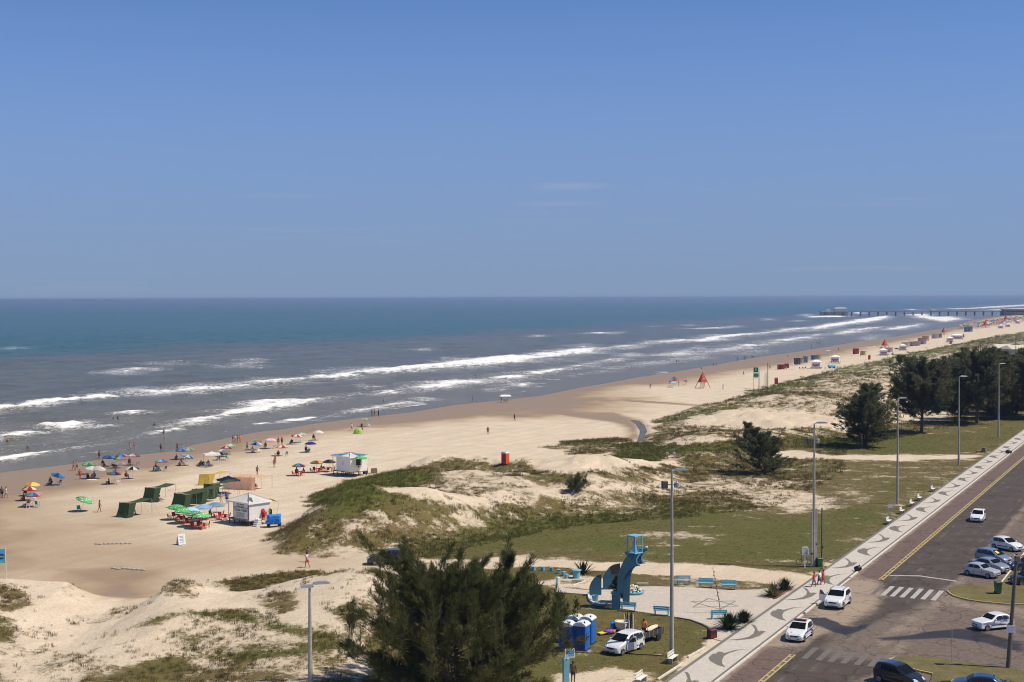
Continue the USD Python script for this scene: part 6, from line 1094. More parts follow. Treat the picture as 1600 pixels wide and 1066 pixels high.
t = thing('surfboard', 'cream board lying across the open trailer', 'board', onbed(.5, .45, 1.0), ta + .25); part(t, 'board', hullm([[x, y, z] for x, w in ((-1.1, .1), (-.7, .26), (.6, .28), (1.1, .12)) for y in (-w, w) for z in (0, .09)]), CLOTH['cream'], 40); part(t, 'fin', box((-.95, 0, .12), (.16, .02, .14)), TRIM, False)
t = thing('plank_stack', 'brown planks piled in the trailer beside the board', 'planks', onbed(.7, .95, .52), ta); [part(t, 'plank', box((0, .0, .05 + .07 * i), (1.5 - .1 * i, .5 - .06 * i, .05), .05 * i), OLD_WOOD, False) for i in range(5)]
t = thing('gear_heap', 'heap of beige and grey bundles at the front of the trailer', 'bundles', onbed(-1.0, .6, .5), ta)
for i, (x, y, z, r_, c) in enumerate([(0, 0, .3, .4, 'grey'), (-.3, .3, .3, .36, 'cream'), (.25, .35, .35, .36, 'pastelpink'), (-.1, .1, .62, .28, 'brown'), (.5, -.1, .25, .3, 'black')]): part(t, 'bundle', ball((x, y, z), r_, 2, (1.1, .9, .8)), CLOTH[c])
bx, by = G(973, 990)[:2]
for i, (px, py, lab, c, sz) in enumerate([(944, 991, 'yellow folded beach chair lying on the grass left of the minivan', 'yellow', (1.1, .6)), (950, 989, 'orange folded chair on the grass behind the minivan', 'orange', (1.0, .5)), (957.5, 988, 'second orange folded chair nearest to the minivan', 'orange', (.9, .5))]):
    t = thing('folded_chair', lab, 'folded chair', G(px, py), .5 + .4 * i); part(t, 'canvas', box((0, 0, .16), (sz[0], sz[1], .05), 0, .02), CLOTH[c]); part(t, 'frame', cat([tube((-sz[0] / 2 - .1, s * sz[1] / 2, .05), (sz[0] / 2, s * sz[1] / 2, .25), .03, None, 6) for s in (-1, 1)]), OLD_WOOD)
t = thing('blue_cool_box', 'bright blue box on the grass behind the minivan', 'box', G(963.5, 982.5), .3); part(t, 'box', box((0, 0, .25), (1.0, .6, .5), 0, .04), TARP_B); part(t, 'lid', box((0, 0, .53), (1.04, .64, .08), 0, .03), TARP_B)
t = thing('gear_bag', 'purple bag among the folded chairs', 'bag', G(951.5, 990.5), .2); part(t, 'sack', ball((0, 0, .2), .34, 2, (1.4, .9, .7)), CLOTH['purple']); part(t, 'strap', tube((-.3, 0, .4), (.3, 0, .42), .03, None, 6), BLACKP)
t = thing('round_basket', 'pale round basket standing behind the minivan', 'basket', G(972, 985), .2); part(t, 'bowl', rev([(0, 0), (.4, .05), (.62, .5), (.6, .8), (.5, .8), (0, .3)], 18), CLOTH['cream']); part(t, 'rim', rev([(.58, .78), (.66, .78), (.66, .86), (.58, .86)], 18), CLOTH['white'])
t = thing('folded_parasols', 'dark upright bundle of folded parasols behind the minivan', 'parasols', G(982.5, 987), .2)
for i in range(7): part(t, 'folded_parasol', tube((-.35 + .12 * i, .1 * (i % 3), .1), (-.4 + .14 * i, .1 * (i % 2), 1.55 + .1 * (i % 3)), .07, .04, 6), BLACKP if i % 3 else CLOTH['white'])

# ------------------------------------------------------------------ beach furniture kinds
def plastic_chair(nm, mat):
    k = proto(nm)
    part(k, 'seat', box((0, 0, .43), (.46, .46, .05), 0, .02), mat); bk = gridmesh(np.array([[[-.23 + .23 * i, .22 + .02 * (1 - abs(i - 1)) + .06 * j, .45 + .22 * j] for i in range(3)] for j in range(3)])); part(k, 'backrest', both(bk), mat, True)
    for x in (-1, 1):
        for y in (-1, 1): part(k, 'leg', tube((x * .19, y * .19, .42), (x * .24, y * .25, 0), .03, .02, 6), mat)
        part(k, 'armrest', cat([box((x * .25, 0, .66), (.06, .46, .04), 0, .01), tube((x * .25, -.2, .43), (x * .25, -.2, .66), .02, None, 5)]), mat)
    return k
CH_R, CH_G, CH_W, CH_B = plastic_chair('red_chair', RED_PL), plastic_chair('green_chair', CLOTH['teal']), plastic_chair('white_chair', CLOTH['white']), plastic_chair('dark_chair', CLOTH['grey'])
TBL = proto('red_table'); part(TBL, 'tabletop', box((0, 0, .72), (.78, .78, .05), 0, .02), RED_PL)
for x in (-1, 1):
    for y in (-1, 1): part(TBL, 'leg', tube((x * .33, y * .33, .70), (x * .36, y * .36, 0), .03, .025, 6), RED_PL)
def lounge_kind(nm, mat):
    k = proto(nm); part(k, 'canvas', both(gridmesh(np.array([[[x, -.45, .30], [x, .0, .24], [x, .25, .30], [x, .58, .78]] for x in (-.26, .26)]))), mat, True)
    part(k, 'frame', cat([tube((s * .28, -.5, .02), (s * .28, .6, .80), .016, None, 5) for s in (-1, 1)] + [tube((s * .28, -.45, .3), (s * .28, .45, .02), .016, None, 5) for s in (-1, 1)] + [tube((-.28, -.5, .02), (.28, -.5, .02), .016, None, 5)]), GALV); return k
LNG = [lounge_kind('lounge_' + c, CLOTH[c]) for c in ('navy', 'teal', 'grey', 'white')]
def umbrella_kind(nm, cols, R=1.15, mats=None):
    k = proto('parasol_' + nm); n_ = 8; mats = mats or [FAB[c] for c in cols]
    for i in range(n_):
        a0, a1 = i * 2 * math.pi / n_, (i + 1) * 2 * math.pi / n_; g = []
        for u in (0, .35, .7, 1.0):
            z = 2.12 - .42 * u ** 1.7; row = []
            for w in (0, .5, 1): a = a0 + (a1 - a0) * w; rr_ = R * u * (1 - .05 * math.sin(math.pi * w) * u); row.append([rr_ * math.cos(a), rr_ * math.sin(a), z - .02 * math.sin(math.pi * w) * u])
            g.append(row)
        part(k, 'panel', both(gridmesh(np.array(g))), mats[i % len(mats)], True)
    part(k, 'pole', tube((0, 0, -.25), (0, 0, 2.16), .02, None, 6), ROOF_W)
    part(k, 'valance', both(gridmesh(np.array([[[R * .985 * math.cos(a), R * .985 * math.sin(a), z] for a in np.linspace(0, 2 * math.pi, 25)] for z in (1.70, 1.58)]))), mats[0], True); return k
UM = {n: umbrella_kind(n, c) for n, c in {'sky': ('sky', 'sky', 'blue'), 'yellow': ('yellow', 'yellow', 'orange'), 'redwhite': ('red', 'white'), 'rainbow': ('red', 'orange', 'yellow', 'lime', 'green', 'sky', 'blue', 'pink'), 'rainbow2': ('red', 'yellow', 'sky', 'yellow', 'blue', 'lime', 'sky', 'orange'), 'white': ('white',), 'blue': ('blue', 'sky'), 'pinkish': ('pink', 'pastelpink', 'lilac'), 'lilac': ('lilac', 'white', 'lilac', 'pastelpink'),
      'blackwhite': ('white', 'black'), 'green': ('green', 'palegreen'), 'bluestripe': ('sky', 'cream', 'blue', 'cream'), 'palegreen': ('palegreen', 'white'), 'pastel': ('pastelpink', 'sky', 'lime', 'lilac'), 'cream': ('cream', 'palegreen', 'cream', 'pastelpink'), 'skyblack': ('sky', 'black', 'sky', 'white'), 'deepblue': ('deepblue',), 'brazil': ('green', 'yellow', 'lime', 'orange', 'green', 'red', 'yellow', 'teal'), 'dark': ('grey', 'grey', 'brown'), 'orange': ('orange', 'red')}.items()}
UM['polka'] = umbrella_kind('polka', (), 1.25, [POLKA]); UM['ring'] = umbrella_kind('ring', (), 1.25, [RING_B])
GU = 'beach parasols'
def parasol(px, py, kind, lab, tilt=0.0, z=None, dz=0.0):
    """px, py: foot of the pole."""
    b = P(px, py); b = np.array([b[0], b[1], b[2] + dz]); p = thing('beach_parasol', lab, 'parasol', b, random.uniform(0, .7), GU)
    if tilt: UsdGeom.Xformable(stage.GetPrimAtPath(p)).AddRotateXYZOp().Set(Gf.Vec3f(float(tilt * 12), float(tilt * 18), 0))
    pr = stage.GetPrimAtPath(p); pr.GetReferences().AddInternalReference(UM[kind]); pr.SetInstanceable(True); return b
def chair(src, x, y, rz, lab, cat_='chair', group='red plastic chairs on the beach', name='plastic_chair', z=None):
    zz = float(zland(np.array([x]), np.array([y]))[0]) if z is None else z; copy(src, name, lab, cat_, (x, y, zz), rz, group)

# ------------------------------------------------------------------ kiosks
def kiosk(px, py, rz, lab, a, h, roofmats, sign, lab2=None, porch=1.1, fl=.75, rise=1.0, stilts=True):
    """px, py: the corner on the ground that is nearest to the camera. The hut runs from it along its own +x and +y."""
    c = P(px, py); t = thing('beach_kiosk', lab, 'kiosk', c, rz); w = a
    part(t, 'wall', cat([box((w / 2, 0, fl + h / 2), (w, .06, h)), box((w - .03, w / 2, fl + h / 2), (.06, w - .06, h)), box((w / 2, w, fl + h / 2), (w, .06, h)), box((.03, w / 2, fl + h / 2), (.06, w - .06, h))]), WHITE, False)
    part(t, 'floor', box((w / 2 - .0, w / 2 + porch / 2, fl - .06), (w + .14, w + .1 + porch, .12)), OLD_WOOD if stilts else WHITE, False)
    for x in (.1, w / 2, w - .1):
        for y in (.1, w / 2, w - .1, w + porch - .1): part(t, 'stilt', box((x, y, fl / 2 - .1), (.1, .1, fl + .1)), DARK_METAL, False)
    e = .22; x0, x1, y0, y1 = -e, w + e, -e, w + e + porch; zt, zb = fl + h + rise, fl + h + .02; ap = np.array([(x0 + x1) / 2, (y0 + y1) / 2, zt]); cs = [np.array(q) for q in ((x0, y0, zb), (x1, y0, zb), (x1, y1, zb), (x0, y1, zb))]
    for i in range(4):
        p, q = cs[i], cs[(i + 1) % 4]; g = np.array([[p + (q - p) * u + (ap - p - (q - p) * u) * v - [0, 0, .10 * math.sin(math.pi * v)] for u in np.linspace(0, 1, 9)] for v in np.linspace(0, 1, 5)])
        for s in range(2 if len(roofmats) > 1 else 1):
            gg = g[:, 4 * s:4 * s + 5] if len(roofmats) > 1 else g; part(t, 'roof_panel', both(gridmesh(gg)), roofmats[(i + s) % len(roofmats)], True)
    part(t, 'eave', cat([box(((x0 + x1) / 2, y, zb - .10), (x1 - x0, .04, .22)) for y in (y0, y1)] + [box((x, (y0 + y1) / 2, zb - .10), (.04, y1 - y0, .22)) for x in (x0, x1)]), TARP_W, False)
    part(t, 'roof_ridge', cat([tube(q, ap + [0, 0, .02], .03, None, 5) for q in cs]), GALV)
    for x in (.0, w): part(t, 'porch_post', box((x, w + porch - .05, (fl + h + fl) / 2), (.07, .07, h)), GALV, False)
    return t, c, w, h, fl
kz = G(389.5, 822); ka = math.radians(48)
# hut A: the sign face runs to the left and back, the side face to the right and back
t, c, w, h, fl = kiosk(389.5, 823, ka, 'white beach kiosk with a framed poster on its front, on stilts near the dune', 3.4, 2.35, [TARP_W], True, porch=1.1, fl=.75, rise=.95)
sg = part(t, 'poster', box((-.06, w / 2 - .02, fl + h / 2 - .03), (.04, w - .35, h - .3)), PALE_SIGN, False)
part(sg, 'frame', cat([box((-.07, w / 2, fl + z), (.06, w - .2, .07)) for z in (.12, h - .2, h - .72)] + [box((-.07, y, fl + h / 2), (.06, .07, h - .25)) for y in (.13, w - .13)]), DARK_METAL, False)
def on_side(m, y, z): v = np.stack([-m[0][:, 2], -m[0][:, 0], m[0][:, 1]], 1); return v + [-.095, y, z], m[1]
part(sg, 'lettering', cat([on_side(text('Casa Valei', .40, .012), w / 2, fl + 1.12), on_side(text('BEM-VINDO AO', .15, .012), w / 2, fl + 1.96), on_side(text('seu bar na areia', .15, .012), w / 2, fl + 1.70)] + [box((-.10, w / 2 + .1 * (i % 2), fl + .90 - .13 * i), (.006, 1.9 - .25 * (i % 3), .035)) for i in range(5)]), INK, False)
part(t, 'torn_flap', both((np.array([[.0, .5, fl + h + .06], [.6, -.1, fl + h + .06], [1.1, .9, fl + h + .55], [.75, 1.0, fl + h + .62]]), np.array([[0, 1, 2], [0, 2, 3]]))), CLOTH['grey'], False)
def rel(c, rz, x, y, z=0.0): return (c[0] + x * math.cos(rz) - y * math.sin(rz), c[1] + x * math.sin(rz) + y * math.cos(rz), c[2] + z)
for i in range(5): copy(CH_R, 'plastic_chair', ['lowest', 'second', 'middle', 'fourth', 'topmost'][i] + ' red chair of the stack leaning on the kiosk side wall', 'chair', rel(c, ka, 2.2, -.45, .6 + .16 * i), ka, 'stacked red chairs')
t2 = thing('white_crates', 'white crate steps stacked at the near corner of the poster kiosk', 'crates', rel(c, ka, .75, -.7), ka + .1)
for i in range(4): part(t2, 'crate', box((.06 * i, 0, .13 + .25 * i), (.95 - .12 * i, .7, .22), .05 * (-1) ** i, .03), ROOF_W)
b = P(428, 824); t2 = thing('tarp_cart', 'cart covered with a bright blue tarp beside the poster kiosk', 'cart', b, .12)
m = box((0, .4, 1.12), (1.75, 1.2, 1.0), 0, .14); m = trimesh.Trimesh(*m).subdivide().subdivide().subdivide(); v = np.array(m.vertices); v += (meshkit.fbm(v * 2.5, 3)[:, None] - .5) * [.25, .25, .22]; part(t2, 'tarp', (v, np.array(m.faces)), TARP_B, 60)
part(t2, 'tarp_skirt', both(gridmesh(np.array([[[x, -.22 - .12 * (z < .6) + .05 * math.sin(9 * x), z] for x in np.linspace(-1.1, .9, 12)] for z in (.95, .75, .52)]))), TARP_B, True); part(t2, 'chassis', box((0, .4, .45), (1.9, 1.1, .14)), DARK_METAL, False)
for x in (-.7, .7):
    for y in (-.15, .95): part(t2, 'wheel', tube((x, y - .06, .22), (x, y + .06, .22), .22, None, 12), TYRE)
part(t2, 'antenna', tube((.3, .8, 1.5), (.65, .9, 3.3), .015, .01, 5), DARK_METAL)
b = G(415.5, 819); t2 = thing('flag', 'green and yellow flag hanging between the kiosk and the blue cart', 'flag', (b[0], b[1] + .6, 0), .0); part(t2, 'staff', tube((0, 0, 0), (0, 0, 2.5), .025, None, 6), OLD_WOOD); part(t2, 'cloth', both(gridmesh(np.array([[[.75 * u + .0, .12 * math.sin(5 * u), 2.35 - 1.3 * v - .5 * u * (1 - v)] for u in np.linspace(0, 1, 6)] for v in np.linspace(0, 1, 5)]))), FLAG_G, True); part(t2, 'diamond', both((np.array([[.12, -.03, 1.75], [.35, -.12, 1.4], [.58, -.1, 1.65], [.35, -.12, 1.95]]) , np.array([[0, 1, 2], [0, 2, 3]]))), CLOTH['yellow'], False)
q = rel(c, ka, w + .2, .3, fl + h); t2 = thing('pennant', 'long yellow pennant flying from the right corner of the poster kiosk roof', 'pennant', q, -.15); part(t2, 'staff', tube((0, 0, -.5), (0, 0, .25), .03, None, 6), GALV); part(t2, 'cloth', both((np.array([[0, 0, .22], [0, 0, -.18], [.5, .08, -.15], [1.15, .0, -.22], [.5, .08, .06]]), np.array([[0, 1, 2], [0, 2, 4], [4, 2, 3]]))), CLOTH['yellow'], False)
# hut B
kb = math.radians(45); t, c, w, h, fl = kiosk(547, 746, kb, 'white beach kiosk with a blue and white striped roof and a serving window', 3.7, 2.55, [TARP_W, FAB['sky']], False, porch=1.0, fl=.85, rise=.5)
part(t, 'serving_window', box((1.75, -.04, fl + 1.55), (.95, .03, 1.0)), BLACKP, False); part(t, 'window_cloth', both((np.array([[1.25, -.07, fl + 1.95], [2.3, -.07, fl + 1.95], [2.2, -.07, fl + 1.2], [1.78, -.08, fl + .55], [1.35, -.07, fl + 1.2]]), np.array([[0, 4, 3], [0, 3, 1], [1, 3, 2]]))), CLOTH['brown'], False); part(t, 'counter', box((1.75, -.18, fl + 1.02), (1.2, .3, .06)), WHITE, False); part(t, 'door_mark', cat([box((-.05, w / 2, fl + 1.6), (.02, .14, .12)), box((-.05, w / 2, fl + 1.2), (.02, .10, .3))]), INK, False)
part(t, 'guy_rope', cat([tube((.1, -.2, fl + h), (1.6, -.9, 0), .018, None, 5)]), DARK_METAL)
q = rel(c, kb, 1.7, -.9); parasol(547, 746, 'polka', 'green polka dot parasol leaning over the serving window of the striped kiosk') if False else None
p_ = thing('beach_parasol', 'green polka dot parasol leaning over the serving window of the striped kiosk', 'parasol', (q[0], q[1], q[2] + 1.5), .2, GU); pr = stage.GetPrimAtPath(p_); pr.GetReferences().AddInternalReference(UM['polka']); pr.SetInstanceable(True)
b = G(571, 741); t2 = thing('blue_barrel', 'blue plastic barrel behind the striped kiosk', 'barrel', b); part(t2, 'drum', rev([(0, 0), (.40, 0), (.45, .3), (.42, .6), (.45, .9), (.38, 1.15), (0, 1.15)], 18), CLOTH['deepblue']); part(t2, 'lid', rev([(0, 1.15), (.3, 1.15), (.3, 1.22), (0, 1.22)], 14), BLACKP)
t2 = thing('dark_shrub_sack', 'dark green sack leaning on the right end of the striped kiosk', 'sack', G(570, 736)); part(t2, 'sack', ball((0, 0, .8), .55, 2, (.6, .6, 1.6)), BIN_G); part(t2, 'tie', ball((0, 0, 1.7), .12, 1), BIN_G)
t2 = thing('wooden_crate', 'brown wooden box on the sand right of the striped kiosk', 'crate', P(584.5, 739.5), .2)
for nm, c_, s_ in (('side', (0, -.45, .4), (1.0, .05, .8)), ('side', (0, .45, .4), (1.0, .05, .8)), ('end', (-.48, 0, .4), (.05, .85, .8)), ('end', (.48, 0, .4), (.05, .85, .8)), ('base', (0, 0, .05), (.9, .85, .06))): part(t2, nm, box(c_, s_), OLD_WOOD, False)
# far kiosks share one kind: white hut with a magenta print
def far_kiosk(nm, wdt, dep, mat):
    k = proto(nm); part(k, 'wall', box((0, 0, 1.75), (wdt, dep, 2.3), 0, .03), WHITE); part(k, 'roof', hullm([[x * (wdt / 2 + .3), y * (dep / 2 + .3), 2.92] for x in (-1, 1) for y in (-1, 1)] + [[x * max(wdt / 2 - 1.6, .1), 0, 3.75] for x in (-1, 1)]), TARP_W, False); part(k, 'floor', box((0, 0, .52), (wdt + 1.2, dep + .9, .14)), OLD_WOOD, False)
    for x in (-.46, 0, .46): part(k, 'stilt', box((x * wdt, -dep * .4, .25), (.14, .14, .5)), DARK_METAL, False)
    r_ = np.random.default_rng(3); part(k, 'print', cat([box((-.36 * wdt + .72 * wdt * (i / 8), -dep / 2 - .03, 1.55 + .28 * math.sin(i * 1.9)), (.30 * wdt / 3.4, .03, .75), 0) for i in range(9)]), mat, False); part(k, 'counter', box((wdt * .2, -dep / 2 - .3, 1.15), (wdt * .5, .5, .08)), WHITE, False); return k
FK, FKL = far_kiosk('far_kiosk', 3.6, 3.2, MAGENTA), far_kiosk('long_far_kiosk', 7.2, 3.4, MAGENTA)
for px, py, lab, rz, src in ((1275.5, 576, 'white kiosk with magenta print, nearest of the far ones', -.3, FK), (1305, 567.5, 'white kiosk with a tall pale roof, second of the far ones', -.3, FK), (1380.5, 556, 'white kiosk under the second red tower', -.2, FK), (1410.5, 548, 'white kiosk with a yellow parasol behind it', -.2, FK), (1484, 535, 'low far kiosk behind an orange toilet', -.1, FK), (1495.5, 530.5, 'long far kiosk with a magenta front', -.1, FKL), (1563.5, 513.5, 'pale kiosk before the crowded beach', 0, FK), (1574.5, 511.5, 'pale kiosk right of another before the crowded beach', 0, FK), (1590, 506, 'last pale kiosk near the right edge before the crowd', 0, FK)): copy(src, 'beach_kiosk', lab, 'kiosk', P(px, py), rz, 'far kiosks on the beach')
t2 = thing('tarp_cart', 'far cart under a pale blue cover right of the nearest far kiosk', 'cart', P(1299.5, 575.5), .1); part(t2, 'tarp', box((0, 0, .85), (3.2, 1.6, 1.2), 0, .3), CLOTH['sky']); part(t2, 'wheel', tube((-.9, -.8, .3), (-.9, .8, .3), .3, None, 10), TYRE); part(t2, 'wheel', tube((.9, -.8, .3), (.9, .8, .3), .3, None, 10), TYRE)

# ------------------------------------------------------------------ windbreak tents
def windbreak(px0, px1, py0, py1, hgt, roof, lab, mat, group=None, drop=.25):
    """Wall on the ground from pixel 0 to pixel 1, roof stretched out from its top to two poles."""
    p, q = G(px0, py0), G(px1, py1); d = (q - p)[:2]; w = np.linalg.norm(d); an = math.atan2(d[1], d[0]); t = thing('windbreak_tent', lab, 'tent', p, an, group)
    cols, out = np.linspace(0, 1, 7), np.array(roof, float); c_, s_ = math.cos(-an), math.sin(-an); out = np.array([out[0] * c_ - out[1] * s_, out[0] * s_ + out[1] * c_])
    wall = np.array([[[w * (u - .10 * (1 - v) * (1 - u)), -.55 * (1 - v) ** 1.3 + .10 * math.sin(math.pi * v) - .05 * math.sin(3 * math.pi * u), hgt * v] for u in cols] for v in np.linspace(0, 1, 5)]); part(t, 'wall', both(gridmesh(wall)), mat, True)
    end = np.array([[[w * 1.0 + out[0] * .30 * u * (.45 + .55 * v), out[1] * .30 * u * (.45 + .55 * v) - .5 * (1 - v) ** 1.3 * (1 - u), hgt * v * (1 - .04 * u)] for u in np.linspace(0, 1, 4)] for v in np.linspace(0, 1, 4)]); part(t, 'side_wall', both(gridmesh(end)), mat, True)
    rf = np.array([[[w * u + out[0] * v, out[1] * v, hgt + .05 - .9 * drop * math.sin(math.pi * v) + .18 * v] for u in cols] for v in np.linspace(0, 1, 7)]); part(t, 'awning', both(gridmesh(rf)), mat, True)
    for u in (0, 1): part(t, 'pole', tube((w * u + out[0], out[1], -.1), (w * u + out[0], out[1], hgt + .28), .025, None, 6), GALV)
    for u in (0, 1): part(t, 'wall_pole', tube((w * u, .12, -.1), (w * u, .08, hgt + .03), .022, None, 6), OLD_WOOD)
    part(t, 'guy_rope', cat([tube((w * u + out[0], out[1], hgt + .2), (w * u + out[0] * 1.3, out[1] * 1.3, 0), .010, None, 4) for u in (0, 1)]), GALV); return t
GT = 'green windbreak tents'
windbreak(186.5, 202.5, 807.5, 809, 2.0, (2.4, 2.6), 'dark green windbreak tent standing alone at the front left', TARP_G, GT)
windbreak(226.5, 242, 783.5, 785, 2.1, (2.4, 2.8), 'dark green windbreak tent behind the front left one, with a person inside', TARP_G, GT)
windbreak(272, 290.5, 793, 795.5, 2.1, (2.5, 3.0), 'nearest dark green windbreak tent of the joined row of three', TARP_G, GT)
windbreak(300, 317, 786.5, 787.5, 2.1, (2.6, 3.0), 'middle dark green windbreak tent of the joined row of three', TARP_G, GT)
windbreak(318.5, 333, 779, 779.5, 2.2, (3.0, 3.4), 'farthest dark green windbreak tent of the row, beside the navy canopy', TARP_G, GT)
windbreak(311.5, 327, 758, 758, 1.75, (2.9, 2.0), 'yellow windbreak tent behind the green row', TARP_Y)
b = G(349, 764.5); p, q = G(349, 764.5), G(398.5, 766.5); d = q - p; wl = np.linalg.norm(d); t = thing('fabric_shelter', 'long beige fabric shelter with a pleated back wall', 'tent', p, math.atan2(d[1], d[0]))
part(t, 'wall', both(gridmesh(np.array([[[wl * u, .22 * math.sin(u * 3 * math.pi) ** 2 - .0, 2.0 * v] for u in np.linspace(0, 1, 31)] for v in (0, .35, .7, 1)]))), TARP_PK, True)
part(t, 'awning', both(gridmesh(np.array([[[wl * u + 1.6 * v, .1 + 2.6 * v, 2.0 - .22 * math.sin(math.pi * v) + .2 * v - .1 * abs(math.sin(3 * math.pi * u))] for u in np.linspace(0, 1, 25)] for v in np.linspace(0, 1, 6)]))), TARP_PK, True)
for u in (0, .33, .66, 1): part(t, 'pole', tube((wl * u + 1.6, 2.7, -.1), (wl * u + 1.6, 2.7, 2.25), .025, None, 6), GALV); part(t, 'wall_pole', tube((wl * u, .0, -.1), (wl * u, .0, 2.05), .025, None, 6), GALV)
def gazebo(px, py, w, h, rise, mat, leg, lab, rz):
    b = G(px, py); t = thing('gazebo', lab, 'gazebo', b, rz); e = w / 2
    for i, (sx, sy) in enumerate(((-1, -1), (1, -1), (1, 1), (-1, 1))): part(t, 'leg', tube((sx * e, sy * e, -.1), (sx * e, sy * e, h), .035, None, 6), leg)
    cn = [np.array([sx * (e + .08), sy * (e + .08), h]) for sx, sy in ((-1, -1), (1, -1), (1, 1), (-1, 1))]; ap = np.array([0, 0, h + rise])
    for i in range(4): p, q = cn[i], cn[(i + 1) % 4]; part(t, 'roof_panel', both(gridmesh(np.array([[p + (q - p) * u + (ap - p - (q - p) * u) * v - [0, 0, .08 * math.sin(math.pi * v)] for u in np.linspace(0, 1, 5)] for v in np.linspace(0, 1, 5)]))), mat, True)
    part(t, 'valance', cat([box((0, s * (e + .09), h - .10), (w + .18, .015, .22)) for s in (-1, 1)] + [box((s * (e + .09), 0, h - .10), (.015, w + .15, .22)) for s in (-1, 1)]), mat, False); return t
gazebo(331, 725.5, 2.6, 1.9, .45, TARP_W, ROOF_W, 'white gazebo standing among the parasols near the water', .35)
gazebo(357, 771, 2.7, 2.15, .62, TARP_N, GALV, 'navy blue pointed gazebo beside the beige shelter', .5)
# folding board, banner, logs
b = G(283, 850.5); t = thing('folding_sign', 'white folding advertising board alone on the sand', 'sign', b, .55)
for s in (-1, 1): part(t, 'board', hullm([[x, s * (.50 * (1 - z / 1.25)) + dy, z] for x in (-.45, .45) for z in (.02, 1.25) for dy in (0, s * .03)]), ROOF_W, False)
pr_ = []
for i in range(5): z = 1.0 - .17 * i; y = -.50 * (1 - z / 1.25) - .035; pr_.append(box((.0, y, z), (.55 - .1 * (i % 2), .012, .05)))
part(t, 'print', cat(pr_), INK, False); part(t, 'end_shade', box((-.2, 0, .02), (.02, .8, .03)), DARK_METAL, False)
pb = P(9, 905); t = thing('banner_sign', 'turquoise banner on a white post at the left edge, on the dune', 'banner', pb, .08); hh_ = at_depth(9, 857, pb[1])[2] - pb[2]; part(t, 'post', box((0, 0, hh_ / 2), (.09, .09, hh_)), ROOF_W, False)
pn = part(t, 'panel', box((-.75, 0, hh_ - .72), (1.42, .05, 1.36)), look('banner_turquoise', (.10, .55, .60), .5, .05, 2), False); part(pn, 'blue_band', box((-.75, -.032, hh_ - .35), (1.42, .012, .3)), CLOTH['sky'], False); part(pn, 'emblem', cat([box((-.45, -.036, hh_ - .72), (.7, .012, .12)), box((-.35, -.036, hh_ - .55), (.4, .012, .1), 0), box((-.38, -.036, hh_ - .95), (.42, .012, .12))]), CLOTH['deepblue'], False); part(pn, 'emblem_stripe', box((-.45, -.04, hh_ - .76), (.62, .012, .06)), CLOTH['lime'], False)
def logline(x0, y0, x1, y1, lab, n_, s0):
    t = thing('driftwood', lab, 'log', (0, 0, 0)); r_ = np.random.default_rng(s0); p, q = P(x0, y0), P(x1, y1)
    for i in range(n_):
        u = (i + .5) / n_; c_ = p + (q - p) * u; part(t, 'piece', hullm(ball((0, 0, 0), 1, 1)[0] * [np.linalg.norm(q - p) / n_ * r_.uniform(.4, .62), .16, .13] + c_ + [0, r_.normal(0, .12), .08]), ROCKY, False)
logline(147, 851, 207, 850, 'upper of two pale lines of debris lying on the left sand', 9, 1); logline(174, 888.5, 228, 891.5, 'lower pale line of debris behind the dune crest', 7, 2)

# ------------------------------------------------------------------ lifeguard towers, green sign, poles
TW = proto('tower'); bt, tp_, ft = 2.0, 5.2, 0
for i in range(4):
    a, b_ = i * math.pi / 2 + math.pi / 4, (i + 1) * math.pi / 2 + math.pi / 4; part(TW, 'panel', cat([hullm([[1.75 * math.cos(a), 1.75 * math.sin(a), bt], [1.75 * math.cos(b_), 1.75 * math.sin(b_), bt], [.15 * math.cos(a), .15 * math.sin(a), tp_], [.15 * math.cos(b_), .15 * math.sin(b_), tp_], [1.6 * math.cos((a + b_) / 2) * .7, 1.6 * math.sin((a + b_) / 2) * .7, bt]])]), RED_DK, False)
    part(TW, 'leg', tube((1.65 * math.cos(a), 1.65 * math.sin(a), bt + .1), (2.7 * math.cos(a), 2.7 * math.sin(a), -.2), .09, .08, 7), RED_DK)
part(TW, 'deck', box((0, 0, bt), (2.3, 2.3, .1)), RED_DK, False); part(TW, 'ladder', cat([tube((s * .3 - .6, -1.2, bt), (s * .3 - 1.0, -2.0, -.1), .06, None, 6) for s in (-1, 1)] + [box((-.65 - .07 * i, -1.3 - .13 * i, bt - .3 - .32 * i), (.66, .08, .08)) for i in range(6)]), OLD_WOOD, False)
part(TW, 'white_mark', cat([box((-.22, -.93, 3.1), (.36, .03, .16)), box((.24, -.93, 3.1), (.3, .03, .16))]), ROOF_W, False); part(TW, 'apex', tube((0, 0, tp_ - .05), (0, 0, tp_ + .25), .05, None, 6), RED_DK)
for px, py, lab, sc in ((1098, 606.5, 'red pyramid lifeguard tower on legs, nearest one', 1), (1382.5, 545.5, 'red pyramid lifeguard tower behind a far white kiosk', 1.05), (1474.5, 523.5, 'red pyramid lifeguard tower between kiosks and the water', 1.1), (1540, 512.5, 'red pyramid lifeguard tower at the start of the far crowd', 1.3), (1571.5, 503, 'red pyramid lifeguard tower in the middle of the far crowd', 1.5)): copy(TW, 'lifeguard_tower', lab, 'lifeguard tower', P(px, py), .35, 'lifeguard towers', sc)
p0, p1, p2 = P(1177.4, 608.3), P(1184.6, 608.3), P(1187.4, 608); H = 7.2; t = thing('green_sign', 'two tiered green sign on thin grey posts beside the dune', 'sign', (0, 0, 0))
for q in (p0, p1, (p1 + p2) / 2 + (p2 - p1) * .6 + [0, 1.4, 0]): part(t, 'post', tube(q - [0, 0, .2], q + [0, 0, H], .07, None, 7), GALV)
p2 = (p1 + p2) / 2 + (p2 - p1) * .6 + [0, 1.4, 0]
